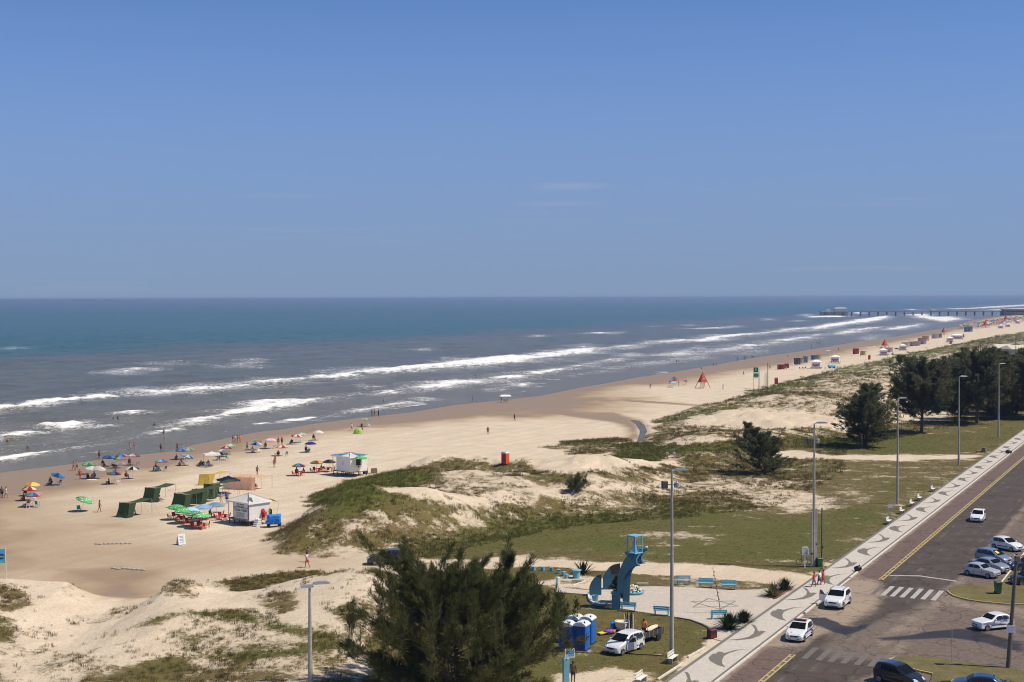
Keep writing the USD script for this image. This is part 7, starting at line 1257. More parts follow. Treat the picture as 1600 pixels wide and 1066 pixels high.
def panel(a, b_, z0, z1, th=.05): d = b_ - a; c_ = (a + b_) / 2; return box((c_[0], c_[1], c_[2] + (z0 + z1) / 2), (np.linalg.norm(d[:2]) * .96, th, z1 - z0), math.atan2(d[1], d[0]))
part(t, 'panel', panel(p0 - [0, .1, 0], p1 - [0, .1, 0], 5.6, 7.1), GREEN_SIGN, False); part(t, 'panel', panel(p0 - [0, .1, 0], p1 - [0, .1, 0], 4.0, 5.15), GREEN_SIGN, False); part(t, 'white_strip', panel(p0 - [0, .1, 0], p1 - [0, .1, 0], 5.22, 5.5), ROOF_W, False); part(t, 'lower_strip', panel(p0 - [0, .1, 0], p1 - [0, .1, 0], 3.65, 3.9), CLOTH['lilac'], False)
part(t, 'side_panel', panel(p1 + [.06, 0, 0], p2, 5.6, 7.1), CLOTH['palegreen'], False); part(t, 'side_panel', panel(p1 + [.06, 0, 0], p2, 4.0, 5.1), CLOTH['teal'], False)  # paler than the front; sunlight on the right face is in the colour
cm = (p0 + p1) / 2 - [0, .16, 0]; part(t, 'white_figure', cat([box((cm[0] - .05, cm[1], 6.42), (.24, .03, .95)), box((cm[0] - .16, cm[1], 6.72), (.2, .03, .14))]), ROOF_W, False); part(t, 'white_text', cat([box((cm[0], cm[1], 4.85 - .3 * i), (1.1 - .2 * (i % 2), .03, .09)) for i in range(3)]), CLOTH['palegreen'], False)
for px, py, tpx, r_, lab, mt in ((1194.4, 608.6, 585, .06, 'thin white post, shortest of three beside the green sign', ROOF_W), (1197, 608.4, 582, .12, 'dark post, middle one of three beside the green sign', POLE_WOOD), (1199.6, 608, 567, .13, 'tallest dark post of three beside the green sign', POLE_WOOD)):
    t, H = pole('beach_pole', lab, px, py, tpx, r_, r_ * .8, mt, .0, 'pole', None); part(t, 'band', tube((0, 0, H * .72), (0, 0, H * .74), r_ * 1.1, None, 8), ROOF_W)
# far tents
MUT = {k: fabric('faded_' + k, c, .35) for k, c in {'red': (.46, .10, .10), 'yellow': (.66, .54, .28), 'navy': (.15, .18, .25), 'cream': (.62, .54, .40), 'sky': (.24, .38, .50), 'white': (.68, .66, .63), 'lilac': (.52, .48, .56), 'pastelpink': (.62, .48, .46), 'orange': (.58, .34, .22), 'grey': (.33, .33, .34)}.items()}
for px, py, w_, h_, c_, lab in ((1221, 577.3, 3.6, 2.3, 'red', 'red cloth tent, left of two joined near the far kiosks'), (1229.5, 575.5, 2.6, 2.2, 'red', 'red cloth tent, right of two joined near the far kiosks'), (1339, 553.5, 4.2, 3.4, 'red', 'red cloth tent before the second red tower'), (1349, 555.5, 3.2, 2.6, 'yellow', 'yellow cloth tent right of the red one'), (1246.5, 570, 3.4, 3.4, 'navy', 'grey blue upright windbreak left of two above the red chairs'), (1252.5, 568.5, 3, 3, 'cream', 'cream upright windbreak between two blue ones'), (1258.5, 567, 2.6, 3.4, 'sky', 'blue upright windbreak above the red chairs'), (1272, 562, 3.2, 2.4, 'sky', 'blue windbreak behind the nearest far kiosk'), (1279.5, 561.5, 2.4, 2.6, 'cream', 'cream windbreak behind the nearest far kiosk'),
                           (1417, 543, 6, 3.6, 'white', 'white canopy behind the yellow parasol of the far kiosks'), (1425, 541, 6, 3.2, 'lilac', 'pale lilac tent in the far kiosk group'), (1433, 540.5, 5, 3.2, 'pastelpink', 'pinkish tent in the far kiosk group'), (1441, 535.5, 6, 3.4, 'orange', 'orange tent in the far kiosk group'), (1448, 533, 6, 4, 'cream', 'cream tent in the far kiosk group'), (1443, 538, 6, 3.6, 'lilac', 'lilac tent standing before the orange one'), (1462, 529, 6, 4, 'white', 'white tent left of the third red tower'), (1469, 528, 6, 3.6, 'grey', 'grey tent left of the third red tower'), (1516, 518.5, 10, 5, 'sky', 'bright blue tent on the far beach before the crowd'), (1391, 550.5, 5, 3, 'white', 'white tent right of the second red tower')):
    b = P(px, py); t = thing('cloth_tent', lab, 'tent', b, random.uniform(-.2, .3)); w_, h_ = w_ * .85, h_ * .85; part(t, 'wall', cat([box((0, w_ * .3, h_ / 2), (w_, .06, h_)), box((-w_ / 2, 0, h_ / 2), (.06, w_ * .6, h_))]), MUT[c_], False); part(t, 'awning', cat([hullm([[x * w_ / 2, y, h_ + .05 + z] for x in (-1, 1) for y, z in ((-w_ * .35, .1), (w_ * .33, 0)) for _ in (0,)] + [[0, 0, h_ + .2]])]), MUT[c_], False); part(t, 'pole', cat([tube((s * w_ / 2, -w_ * .34, -.1), (s * w_ / 2, -w_ * .34, h_ + .1), .04, None, 5) for s in (-1, 1)]), GALV)

# ------------------------------------------------------------------ pier and far houses
b = at_depth(1284, 492.4, 2240.0); PX0 = b[0]; PY = 2240.0; t = thing('pier', 'long dark fishing pier on piles running out to sea at the right', 'pier', (PX0, PY, SEA)); LN = 560
DKW = look('hazed_pier_concrete', (.27, .27, .285), .8, .15, .2); part(t, 'deck', box((LN / 2, 0, 6.6), (LN, 6, 1.1)), DKW, False)  # pale grey: distance haze is mixed into the concrete colour
for i, x in enumerate(np.arange(6, LN, 14.3)): part(t, 'pile', cat([tube((x, y, -3), (x, y, 6.2), .85, None, 8) for y in (-2.2, 2.2)]), DKW); part(t, 'pile_cap', box((x, 0, 5.8), (1.8, 6.4, .9)), DKW, False)
part(t, 'pier_head', box((20, 0, 6.6), (46, 26, 1.2)), DKW, False); part(t, 'head_pile', cat([tube((x, y, -3), (x, y, 6.2), .6, None, 6) for x in np.arange(0, 42, 5.5) for y in (-11, -4, 4, 11)]), DKW)
hs = part(t, 'pier_house', box((30, 0, 9.3), (20, 12, 4.2)), look('pier_white', (.6, .6, .6), .7, .05, .3), False); part(hs, 'roof', hullm([[30 + x * 11, y * 7, 11.4] for x in (-1, 1) for y in (-1, 1)] + [[30 + x * 7, 0, 14.2] for x in (-1, 1)]), HOUSE_W, False); part(t, 'hut', box((10, 0, 9.0), (6, 5, 3.6)), ROOF_W, False); part(t, 'mast', tube((36, 0, 11), (36, 0, 18), .25, None, 5), DKW)
part(t, 'railing', cat([box((LN / 2, s * 2.9, 7.9), (LN, .15, .2)) for s in (-1, 1)] + [box((x, s * 2.9, 7.5), (.15, .15, .9)) for x in np.arange(2, LN, 9) for s in (-1, 1)]), DKW, False); part(t, 'pier_cabin', box((182, 0, 8.9), (9, 6, 3.6)), ROOF_W, False); part(t, 'cabin_base', box((182, 0, 7.4), (11, 8, .8)), DKW, False)
b = at_depth(1592, 492, 2230); t = thing('pier_terminal', 'long dark building at the land end of the pier', 'building', (b[0], 2230, -.5)); part(t, 'wall', box((20, 8, 4.5), (86, 14, 9)), look('terminal_grey', (.22, .225, .24), .8, .1, .1), False); part(t, 'roof', box((20, 8, 9.3), (90, 17, .8)), HOUSE_W, False); part(t, 'window_band', box((20, .9, 6), (80, .2, 2.0)), GLASS, False)
for px, py, lab, w_ in ((1564, 562, 'grey house with a pale roof behind the grove, left of two', 12), (1592, 564, 'grey house with a wide pale roof behind the grove, at the right edge', 17)):
    b = P(px, py); t = thing('far_house', lab, 'house', b, .5); part(t, 'wall', box((0, 0, 2.7), (w_, 7, 5.4)), HOUSE_W, False); part(t, 'roof', hullm([[x * (w_ / 2 + .7), y * 4.2, 5.4] for x in (-1, 1) for y in (-1, 1)] + [[x * (w_ / 2 - 1), 0, 7.0] for x in (-1, 1)]), HOUSE_R, False)
    for i in range(4): wd_ = part(t, 'window', box((-w_ * .36 + w_ * .24 * i, -3.53, 3.4), (1.5, .08, 1.4)), GLASS, False); part(wd_, 'frame', cat([box((-w_ * .36 + w_ * .24 * i + s * .78, -3.55, 3.4), (.1, .1, 1.6)) for s in (-1, 1)]), ROOF_W, False)
    part(t, 'door', box((w_ * .1, -3.53, 1.1), (1, .06, 2.1)), OLD_WOOD, False)
# ------------------------------------------------------------------ people
def figure(J, rad, fine=.028):
    """One continuous body from joints and bones."""
    M = None
    for a, b in BONES:
        if a not in J or b not in J: continue
        h = m3.Manifold.hull_points(np.vstack([ball(J[a], rad[a], 1)[0], ball(J[b], rad[b], 1)[0]])); M = h if M is None else M + h
    extra = [hullm(np.vstack([ball(J['chest'] + J['_s'] * s * .10 + [0, 0, .02], .105, 1)[0] for s in (-1, 1)] + [ball(J['pelvis'] + J['_s'] * s * .075, .105, 1)[0] for s in (-1, 1)]))]
    for e in extra: M = M + man(e)
    M = M.refine_to_length(.06); m = M.to_mesh(); t = trimesh.Trimesh(np.array(m.vert_properties[:, :3], float), np.array(m.tri_verts), process=False); trimesh.smoothing.filter_taubin(t, iterations=6)
    return np.array(t.vertices), np.array(t.faces)
BONES = [('pelvis', 'chest'), ('chest', 'neck'), ('neck', 'head'), ('head', 'chin'), ('head', 'nose')] + [(a + s, b + s) for s in 'LR' for a, b in (('hip', 'knee'), ('knee', 'ankle'), ('ankle', 'toe'), ('sh', 'el'), ('el', 'wr'), ('wr', 'hand'))] + [('chest', 'shL'), ('chest', 'shR'), ('pelvis', 'hipL'), ('pelvis', 'hipR')] + [(f'hand{s}', f'f{i}{s}') for s in 'LR' for i in range(5)]
RAD = dict(pelvis=.115, chest=.125, neck=.055, head=.092, chin=.055, nose=.02)
for s in 'LR': RAD.update({'hip' + s: .092, 'knee' + s: .058, 'ankle' + s: .04, 'toe' + s: .035, 'sh' + s: .062, 'el' + s: .042, 'wr' + s: .03, 'hand' + s: .036, **{f'f{i}{s}': .011 for i in range(5)}})
def pose(kind):
    """Joints for a body 1.7 m tall facing -y, feet or seat at the origin."""
    A = lambda *q: np.array(q, float); J = {'_s': A(1, 0, 0)}
    def trunk(pz, lean=0.0, py=0.0):
        d = A(0, math.sin(lean), math.cos(lean)); J['pelvis'] = A(0, py, pz); J['chest'] = J['pelvis'] + d * .36; J['neck'] = J['pelvis'] + d * .55; J['head'] = J['neck'] + A(0, -.02, .135); J['chin'] = J['head'] + A(0, -.05, -.07); J['nose'] = J['head'] + A(0, -.10, -.01)
        for s, x in (('L', 1), ('R', -1)): J['sh' + s] = J['pelvis'] + d * .46 + A(x * .185, 0, 0); J['hip' + s] = J['pelvis'] + A(x * .09, 0, -.05)
    def arm(s, el, wr):
        x = 1 if s == 'L' else -1; J['el' + s] = J['sh' + s] + A(x * el[0], el[1], el[2]); J['wr' + s] = J['el' + s] + A(x * wr[0], wr[1], wr[2]); d = J['wr' + s] - J['el' + s]; d /= np.linalg.norm(d); J['hand' + s] = J['wr' + s] + d * .07; sd = np.cross(d, A(0, 1, .2)); sd /= np.linalg.norm(sd)
        for i in range(4): J[f'f{i}{s}'] = J['hand' + s] + d * (.075 + .015 * (i in (1, 2))) + sd * (.024 * (i - 1.5))
        J[f'f4{s}'] = J['hand' + s] + d * .035 + sd * .06
    def leg(s, knee, ankle, toe=(0, -.15, -.03)): J['knee' + s] = J['hip' + s] + A(*knee); J['ankle' + s] = J['knee' + s] + A(*ankle); J['toe' + s] = J['ankle' + s] + A(*toe)
    if kind == 'stand':
        trunk(.93); [(arm(s, (.06, .01, -.27), (.01, -.05, -.25)), leg(s, (.02 if s == 'L' else -.02, -.02, -.42), (.01, .02, -.41))) for s in 'LR']
    elif kind == 'walk':
        trunk(.92, -.05); arm('L', (.06, .10, -.25), (.0, -.02, -.25)); arm('R', (.06, -.12, -.24), (.0, -.12, -.21)); leg('L', (.01, -.16, -.39), (0, .0, -.42)); leg('R', (-.01, .10, -.40), (0, .20, -.36), (0, -.13, -.06))
    elif kind == 'reach':
        trunk(.92, -.06); arm('L', (.24, -.04, .02), (.25, -.02, .04)); arm('R', (.24, -.06, .0), (.24, -.05, .03)); leg('L', (.05, -.05, -.41), (.02, .02, -.41)); leg('R', (-.05, .06, -.41), (0, .08, -.40))
    elif kind == 'akimbo':
        trunk(.93); [(arm(s, (.17, .04, -.20), (-.13, -.06, -.16)), leg(s, (.05 if s == 'L' else -.05, 0, -.42), (.0, .02, -.41))) for s in 'LR']
    elif kind == 'chair':
        trunk(.56, .12, .05); [(arm(s, (.05, -.08, -.25), (-.02, -.22, -.04)), leg(s, (.03 if s == 'L' else -.03, -.40, .02), (0, -.05, -.42))) for s in 'LR']
    elif kind == 'lounge':
        trunk(.34, .62, .05); [(arm(s, (.09, -.02, -.22), (.0, -.22, -.06)), leg(s, (.03 if s == 'L' else -.03, -.38, .16), (0, -.30, -.28), (0, -.06, .12))) for s in 'LR']
    elif kind == 'floor':
        trunk(.14, -.10, .0); [(arm(s, (.06, -.12, -.22), (-.06, -.2, .04)), leg(s, (.10 if s == 'L' else -.10, -.34, .24), (-.02, -.22, -.28), (0, -.12, -.02))) for s in 'LR']
    return J
HEIGHT = 1.7
BODY = {}
for kd in ('stand', 'walk', 'reach', 'akimbo', 'chair', 'lounge', 'floor'):
    J = pose(kd); BODY[kd] = (J, figure(J, RAD))
def wear(J, bones, grow, ends=1.0):
    ms = None
    for a, b, u in bones:
        pa, pb = J[a], J[a] + (J[b] - J[a]) * u; h = m3.Manifold.hull_points(np.vstack([ball(pa, RAD[a] + grow, 1)[0], ball(pb, RAD[a] + (RAD[b] - RAD[a]) * u + grow, 1)[0]])); ms = h if ms is None else ms + h
    return unman(ms)
PEOPLE = {}
def person_kind(kd, skin, wearing, hat=None):
    key = (kd, skin, tuple(wearing.items()), hat)
    if key in PEOPLE: return PEOPLE[key]
    J, body = BODY[kd]; k = proto('person_' + kd); S = {'t': SKIN, 'p': SKIN_P, 'd': SKIN_D}[skin]; part(k, 'body', body, S, True)
    if 'shorts' in wearing: part(k, 'shorts', wear(J, [('pelvis', 'hipL', 1), ('pelvis', 'hipR', 1), ('hipL', 'kneeL', .55), ('hipR', 'kneeR', .55), ('pelvis', 'chest', .15)], .018), CLOTH[wearing['shorts']], 40)
    if 'trunks' in wearing: part(k, 'swimwear', wear(J, [('pelvis', 'hipL', 1), ('pelvis', 'hipR', 1), ('hipL', 'kneeL', .12), ('hipR', 'kneeR', .12)], .016), CLOTH[wearing['trunks']], 40)
    if 'top' in wearing: part(k, 'shirt', cat([wear(J, [('pelvis', 'chest', 1), ('chest', 'shL', 1), ('chest', 'shR', 1), ('shL', 'elL', .5), ('shR', 'elR', .5)], .024)]), CLOTH[wearing['top']], 40)
    if 'bra' in wearing: part(k, 'bikini_top', hullm(np.vstack([ball(J['chest'] + [x * .10, -.035, -.02], .115, 1)[0] * [1, 1, 1] for x in (-1, 1)])) if False else wear(J, [('chest', 'pelvis', .18)], .022), CLOTH[wearing['bra']], 40)
    hc = J['head'] + [0, .022, .022]; part(k, 'hair', cat([ball(hc, .105, 2, (.95, 1, 1))] + ([ball(hc + [0, .06, -.13], .075, 1, (1, .7, 1.5))] if 'bra' in wearing else [])), CLOTH[hat] if hat else HAIR, True)
    part(k, 'eyes', cat([ball(J['head'] + [x * .035, -.085, .008], .013, 1) for x in (-1, 1)]), EYE); part(k, 'ears', cat([ball(J['head'] + [x * .09, .01, -.005], .024, 1, (.5, 1, 1.4)) for x in (-1, 1)]), S)
    PEOPLE[key] = k; return k
def person(px, py, kd, skin, wearing, lab, face=0.0, h=1.0, hat=None, group=None, dz=0.0, at=None):
    b = P(px, py, False) if at is None else np.array(at, float); copy(person_kind(kd, skin, wearing, hat), 'person', lab, 'person', (b[0], b[1], b[2] + dz), face, group, h)
BK, TR = dict(trunks='black', bra='black'), dict(shorts='red')
def bikini(c): return dict(trunks=c, bra=c)
def shorts(c): return dict(shorts=c)
L_ = [(115, 735.5, 'walk', 't', bikini('black'), 'left of two bathers walking side by side near the wet sand, dark swimwear', 1.2), (120, 734.8, 'walk', 't', shorts('navy'), 'right of two bathers walking side by side near the wet sand', 1.0), (125, 749.2, 'stand', 't', dict(shorts='red', top='red'), 'person in red on the sand below the two walking bathers', .4),
  (155.2, 717.5, 'stand', 't', shorts('brown'), 'bather standing alone at the edge of the wash, left', 2.9), (202.8, 704.5, 'walk', 't', bikini('white'), 'left of two women walking in the shallow wash', 1.6), (209.8, 703.2, 'akimbo', 't', bikini('black'), 'right of two women walking in the shallow wash', 1.7),
  (251.5, 705.6, 'stand', 't', shorts('brown'), 'bather standing in the shallows above the rainbow parasol', 2.8), (277, 705, 'reach', 't', shorts('brown'), 'bather bending behind the blue and green parasols', 2.6), (364, 693, 'stand', 't', shorts('white'), 'leftmost of the group of four at the water edge', 2.6), (367.6, 692.6, 'walk', 'p', bikini('white'), 'pale one of the group of four at the water edge', .6), (371.5, 692.6, 'stand', 't', shorts('orange'), 'third of the group of four at the water edge', 2.0), (375, 692.2, 'stand', 't', dict(shorts='orange', top='orange'), 'person in orange at the right of the group of four', .8),
  (386, 704, 'walk', 'd', shorts('black'), 'dark figure walking left of the cream parasol', 1.4), (2.8, 778, 'stand', 'd', shorts('black'), 'figure standing at the very left edge', .4), (9.5, 778, 'walk', 't', bikini('white'), 'figure next to the very left edge, in white', 1.0), (155.5, 800.5, 'walk', 't', bikini('brown'), 'bather walking alone towards the first green tent', 1.9),
  (346, 788.5, 'stand', 'p', shorts('cream'), 'bare backed man behind the left eave of the poster kiosk', .3), (354.5, 787, 'stand', 't', dict(shorts='navy', top='blue'), 'person in a blue shirt and red cap behind the poster kiosk', .2), (402, 743.2, 'walk', 't', shorts('brown'), 'man walking on the open sand above the beige shelter', 2.4), (428.7, 730.8, 'stand', 't', bikini('brown'), 'woman standing below a person with stretched arms', .5), (430, 723, 'reach', 't', shorts('red'), 'person with arms stretched wide behind the standing woman', .3),
  (435, 696.2, 'stand', 't', bikini('navy'), 'left of two bathers standing between pink and red parasols', .5), (440.6, 695.5, 'stand', 't', shorts('navy'), 'right of two bathers standing between pink and red parasols', 2.6), (491, 672.2, 'walk', 'p', dict(shorts='white', top='white'), 'figure all in white walking by the water', 1.8), (549.6, 673.4, 'walk', 'p', dict(shorts='grey', top='white'), 'person in a white top left of the small lime tent', 1.4), (566, 676, 'stand', 't', shorts('brown'), 'bather standing right of the small lime tent', 2.0),
  (581, 650.4, 'stand', 't', shorts('white'), 'left of three bathers standing in the wash', 2.4), (585, 650.4, 'walk', 't', shorts('red'), 'middle of three bathers standing in the wash', 2.0), (591.4, 651, 'stand', 'd', shorts('navy'), 'right of three bathers standing in the wash, dark shorts', 2.2), (762.4, 679, 'stand', 't', dict(shorts='black', top='brown'), 'dark figure standing alone in the middle of the open sand', .3), (804, 657.5, 'walk', 'd', shorts('black'), 'distant runner on the damp sand right of the lone figure', -1.2), (738.5, 627.5, 'stand', 't', shorts('navy'), 'bather at the water edge left of the white canopy', 1.4),
  (783.5, 628, 'stand', 'd', shorts('brown'), 'vendor standing at the left end of the white canopy by the water', 1.5), (1042.5, 719, 'walk', 't', dict(shorts='red', top='white'), 'left of two walkers on the sandy path among the dunes', 1.8), (1053.4, 718.5, 'walk', 'p', dict(shorts='pink', top='white'), 'right of two walkers on the sandy path among the dunes', 1.8),
  (480, 886.8, 'walk', 't', dict(shorts='red', top='lilac'), 'person in red shorts walking on the dirt track towards the beach', -2.0), (481, 878.5, 'walk', 't', shorts('brown'), 'bare chested person just behind the walker in red shorts', 2.4), (895.5, 1067, 'stand', 'd', dict(shorts='black', top='brown'), 'man in black shorts standing right of the banner pillar', 3.0), (1271.6, 919.3, 'walk', 't', dict(shorts='grey', top='red'), 'pedestrian in a red shirt and grey shorts on the promenade', .9), (1279.8, 916.8, 'walk', 't', dict(shorts='navy', top='white'), 'pedestrian in a white shirt between two in red on the promenade', 1.0), (1285.8, 915.8, 'walk', 't', dict(shorts='red', top='red'), 'pedestrian in red nearest to the kerb on the promenade', 1.1),
  (1060.3, 603.3, 'stand', 't', shorts('cream'), 'bather standing left of the nearest red tower', .5), (1129.7, 609, 'walk', 't', dict(shorts='white', top='grey'), 'walker right of the nearest red tower', .9), (1161.8, 586.8, 'walk', 'd', shorts('black'), 'lone dark walker above the green sign', 1.2), (1203, 577, 'stand', 'd', shorts('brown'), 'dark figure right of the tallest dark post', .4), (1229, 578, 'stand', 'd', shorts('white'), 'dark figure before the red tents', .5), (1016, 607.5, 'walk', 'd', shorts('red'), 'lone dark walker left of the small parasol group', 1.9), (1310, 548, 'stand', 'd', shorts('navy'), 'lone figure at the water edge beyond the far kiosks', .6), (1231, 558.5, 'walk', 't', shorts('brown'), 'pair member walking near the far water edge', .8)]
for q in L_: person(q[0], q[1], *q[2:6], face=q[6], hat='red' if 'red cap' in q[5] else None)
for i, (px, py, dz) in enumerate([(12, 690, -1.0), (43, 701, -1.15), (108, 701.5, -1.3), (177, 655, -1.0), (184, 655, -.9), (241, 664.5, -1.0), (256, 677.5, -.5), (599, 627, -.9), (739, 588.6, -.9), (743, 588.6, -.9), (981, 573.7, -.9), (986, 573.7, -.9), (1009, 557.5, -1.0), (1057, 566, -.5), (1060.6, 566, -.5), (1114.8, 572.5, -.2), (1119.4, 572.5, -.2), (1152.4, 563.6, -.3), (1163, 561, -.4), (1165.6, 560.6, -.4), (1174.4, 559.2, -.3), (1176.7, 558.9, -.4), (1096, 577, -.9), (1268, 542.6, -.3), (1284.6, 542, -.3), (1269.5, 535.5, -.8), (1276.6, 536.4, -.6), (1281, 536.4, -.7), (1231, 535.6, -1.0), (1360, 520, -.8), (1378, 519, -.6), (1395, 515, -.8), (1420, 512, -.6)]):
    lab = ['bather waist deep in the water at the far left', 'bather up to the shoulders left of the third breaker', 'head of a bather at the foot of the white wash line', 'left of two bathers in front of a brown swell', 'right of two bathers in front of a brown swell', 'bather alone in the churned water', 'bather standing inside the long wash line', 'bather in the water right of three standing ones', 'left of a pair between the two long foam bands', 'right of a pair between the two long foam bands', 'left of two bathers in the last foam before the wet sand', 'right of two bathers in the last foam before the wet sand', 'single bather between foam bands far out', 'left of two bathers above the far parasol group', 'right of two bathers above the far parasol group', 'left of two waders above the red tower', 'right of two waders above the red tower', 'single wader left of two close pairs', 'left one of the first close pair of waders', 'right one of the first close pair of waders', 'left one of the second close pair of waders', 'right one of the second close pair of waders', 'small wader just above the tower top', 'left wader above the red tents', 'right wader above the red tents', 'first of three heads in the far foam', 'second of three heads in the far foam', 'third of three heads in the far foam', 'lone far swimmer left of three heads', 'far swimmer left of a loose row of four', 'second far swimmer of a loose row of four', 'third far swimmer of a loose row of four', 'last far swimmer of a loose row of four'][i]
    b = G(px, py, SEA); person(0, 0, ('stand', 'akimbo', 'walk')[i % 3], ('t', 'd')[i % 2], shorts(('navy', 'black', 'red')[i % 3]), lab, .7 * i, at=(b[0], b[1], SEA + dz))

# ------------------------------------------------------------------ parasols and the people under them
LOUNGE_G, CHAIR_G = 'folding beach loungers under the parasols', 'plastic chairs under the parasols'
def camp(px, py, kind, lab, tilt=0.0, sit=2, chairs=1, seed=0, near=''):
    b = parasol(px, py, kind, lab, tilt); r = np.random.default_rng(seed + int(px)); short = lab.split(',')[0]; w_ = short.split()[:8]
    while w_[-1] in ('the', 'a', 'of', 'in', 'at', 'to', 'over', 'with', 'and', 'on', 'below', 'above', 'behind', 'beside', 'right', 'left', 'two', 'three', 'nearest', 'of', 'big', 'white', 'blue', 'green', 'small', 'red', 'pink', 'person', 'tipped', 'towards') and len(w_) > 3: w_.pop()
    short = ' '.join(w_)
    for i in range(sit):
        a = 2.5 + 1.9 * i + r.uniform(-.3, .3); rr_ = r.uniform(.55, 1.0); x, y = b[0] + rr_ * math.cos(a) - .3, b[1] + rr_ * math.sin(a) * .8 - .1; z = float(zland(np.array([x]), np.array([y]))[0]); f = r.uniform(-1.2, 1.2) + math.pi * (i % 2)
        k = ('lounge', 'floor', 'chair')[(i + int(px)) % 3]; w = [shorts('black'), bikini('red'), shorts('navy'), bikini('black'), dict(shorts='brown', top='grey')][int(r.integers(5))]
        wd = ('first', 'second', 'third')[i]
        if k == 'chair': copy((CH_G, CH_W, CH_B)[int(px) % 3], 'plastic_chair', f'chair of the {wd} person under the {short}', 'chair', (x, y, z), f, CHAIR_G)
        if k == 'lounge': copy(LNG[int(px) % 4], 'beach_lounger', f'lounger of the {wd} person under the {short}', 'lounger', (x, y, z), f, LOUNGE_G)
        person(0, 0, k, 'td'[int(r.integers(2))], w, f'{wd} person {"sitting" if k != "lounge" else "lying back"} under the {short}', f, at=(x, y, z))
    for i in range(chairs):
        a = -.6 - 1.3 * i; x, y = b[0] + 1.1 * math.cos(a), b[1] + 1.0 * math.sin(a); z = float(zland(np.array([x]), np.array([y]))[0])
        copy((CH_G, CH_W, CH_B)[(int(px) + i) % 3], 'plastic_chair', f'empty {"chair" if i == 0 else "second chair"} beside the {short}', 'chair', (x, y, z), r.uniform(-2, 2), CHAIR_G)
for q in [(86, 758, 'sky', 'sky blue parasol tilted over two people at the far left', .9, 2, 1), (50, 774.5, 'yellow', 'yellow parasol, top of the cluster of three at the left', .2, 1, 0), (46, 782, 'redwhite', 'red and white parasol in the middle of the left cluster', .1, 1, 1), (51, 792, 'rainbow', 'rainbow parasol, nearest of the left cluster', .1, 1, 2), (137.5, 741, 'green', 'green patterned parasol beside two white ones', .3, 0, 0), (142.5, 748, 'white', 'smaller white parasol of two overlapping', .4, 1, 0), (152.5, 747.8, 'white', 'larger white parasol of two overlapping', .5, 2, 0),
          (170.5, 729.5, 'blue', 'blue parasol left in the big cluster', .1, 2, 0), (186.5, 731.5, 'rainbow2', 'many coloured parasol in the middle of the big cluster', .2, 1, 0), (190, 727, 'rainbow', 'rainbow parasol peeking out behind the big cluster', .1, 0, 0), (209, 727, 'pinkish', 'pink parasol at the right of the big cluster', .1, 1, 1), (184, 739, 'lilac', 'pale lilac parasol at the front of the big cluster', .4, 2, 0), (178, 756.5, 'rainbow', 'rainbow parasol over a person in red, below the big cluster', .1, 1, 1), (206.5, 748.5, 'blackwhite', 'black and white parasol with a person and a pink towel', .2, 1, 0), (251.5, 736, 'rainbow', 'rainbow parasol with two people, between the big cluster and the gazebo', .1, 2, 2),
          (283, 718, 'blue', 'blue parasol left of a green one', .1, 1, 1), (295.5, 717, 'palegreen', 'green parasol right of a blue one', .2, 0, 0), (289, 727.5, 'bluestripe', 'blue and cream striped parasol tipped towards the camera', .8, 2, 0), (353, 713.5, 'redwhite', 'red and white parasol right of the white gazebo', .1, 1, 0), (360, 710, 'palegreen', 'pale green parasol at the right of the gazebo group', .1, 1, 0), (348.5, 719, 'pastel', 'pastel striped parasol behind the white gazebo', .3, 1, 1), (399.5, 703, 'cream', 'cream parasol above a blue one', .2, 0, 0), (400, 707.5, 'skyblack', 'sky blue and black striped parasol below the cream one', .2, 2, 1), (422, 701, 'pinkish', 'pale pink parasol with a child seated below', .1, 1, 1), (441, 712.5, 'redwhite', 'small red and white parasol alone on the sand', .0, 1, 1),
          (497, 688, 'white', 'white parasol nearest to the water edge', .1, 1, 0), (462, 694, 'redwhite', 'red and white parasol overlapping a green one', .3, 1, 1), (469.5, 691.5, 'palegreen', 'mint green parasol overlapping a red and white one', .2, 0, 0), (485, 706.8, 'deepblue', 'deep blue parasol with a person on a lounger', .0, 2, 0), (571.5, 667, 'palegreen', 'lime parasol near the wash with a red chair', .2, 1, 1)]: camp(*q)
# the tilted parasol with one chair
b = parasol(126.5, 799, 'polka', 'green polka dot parasol tilted over an empty chair in the open sand', .9); copy(CH_G, 'plastic_chair', 'dark green chair under the tilted polka dot parasol', 'chair', (b[0] - .2, b[1] - .3, 0), .5, CHAIR_G)
t = thing('small_tent', 'small lime green pop up tent near the water', 'tent', P(560, 677.5), .2); part(t, 'dome', rev([(1.1, 0), (1.0, .6), (.6, 1.15), (0, 1.3)], 14), FAB['lime'], 60); part(t, 'opening', hullm([[-.4, -1.06, 0], [.4, -1.06, 0], [0, -.95, .8], [-.4, -1.03, .02], [.4, -1.03, .02], [0, -.92, .8]]), BLACKP, False)
def pad(px, py, lab, c, w=1.5): t = thing('beach_towel', lab, 'towel', P(px, py), .3); part(t, 'cloth', box((0, 0, .02), (w, .75, .03), 0, .01), CLOTH[c]); part(t, 'stripe', box((0, .2, .037), (w * .98, .12, .006)), CLOTH['white'], False)
pad(199, 750, 'pink towel beside the black and white parasol', 'pink', 2.2); pad(143.5, 749.6, 'white towel under the two white parasols', 'white'); pad(59, 771, 'orange towel right of the yellow parasol', 'orange')
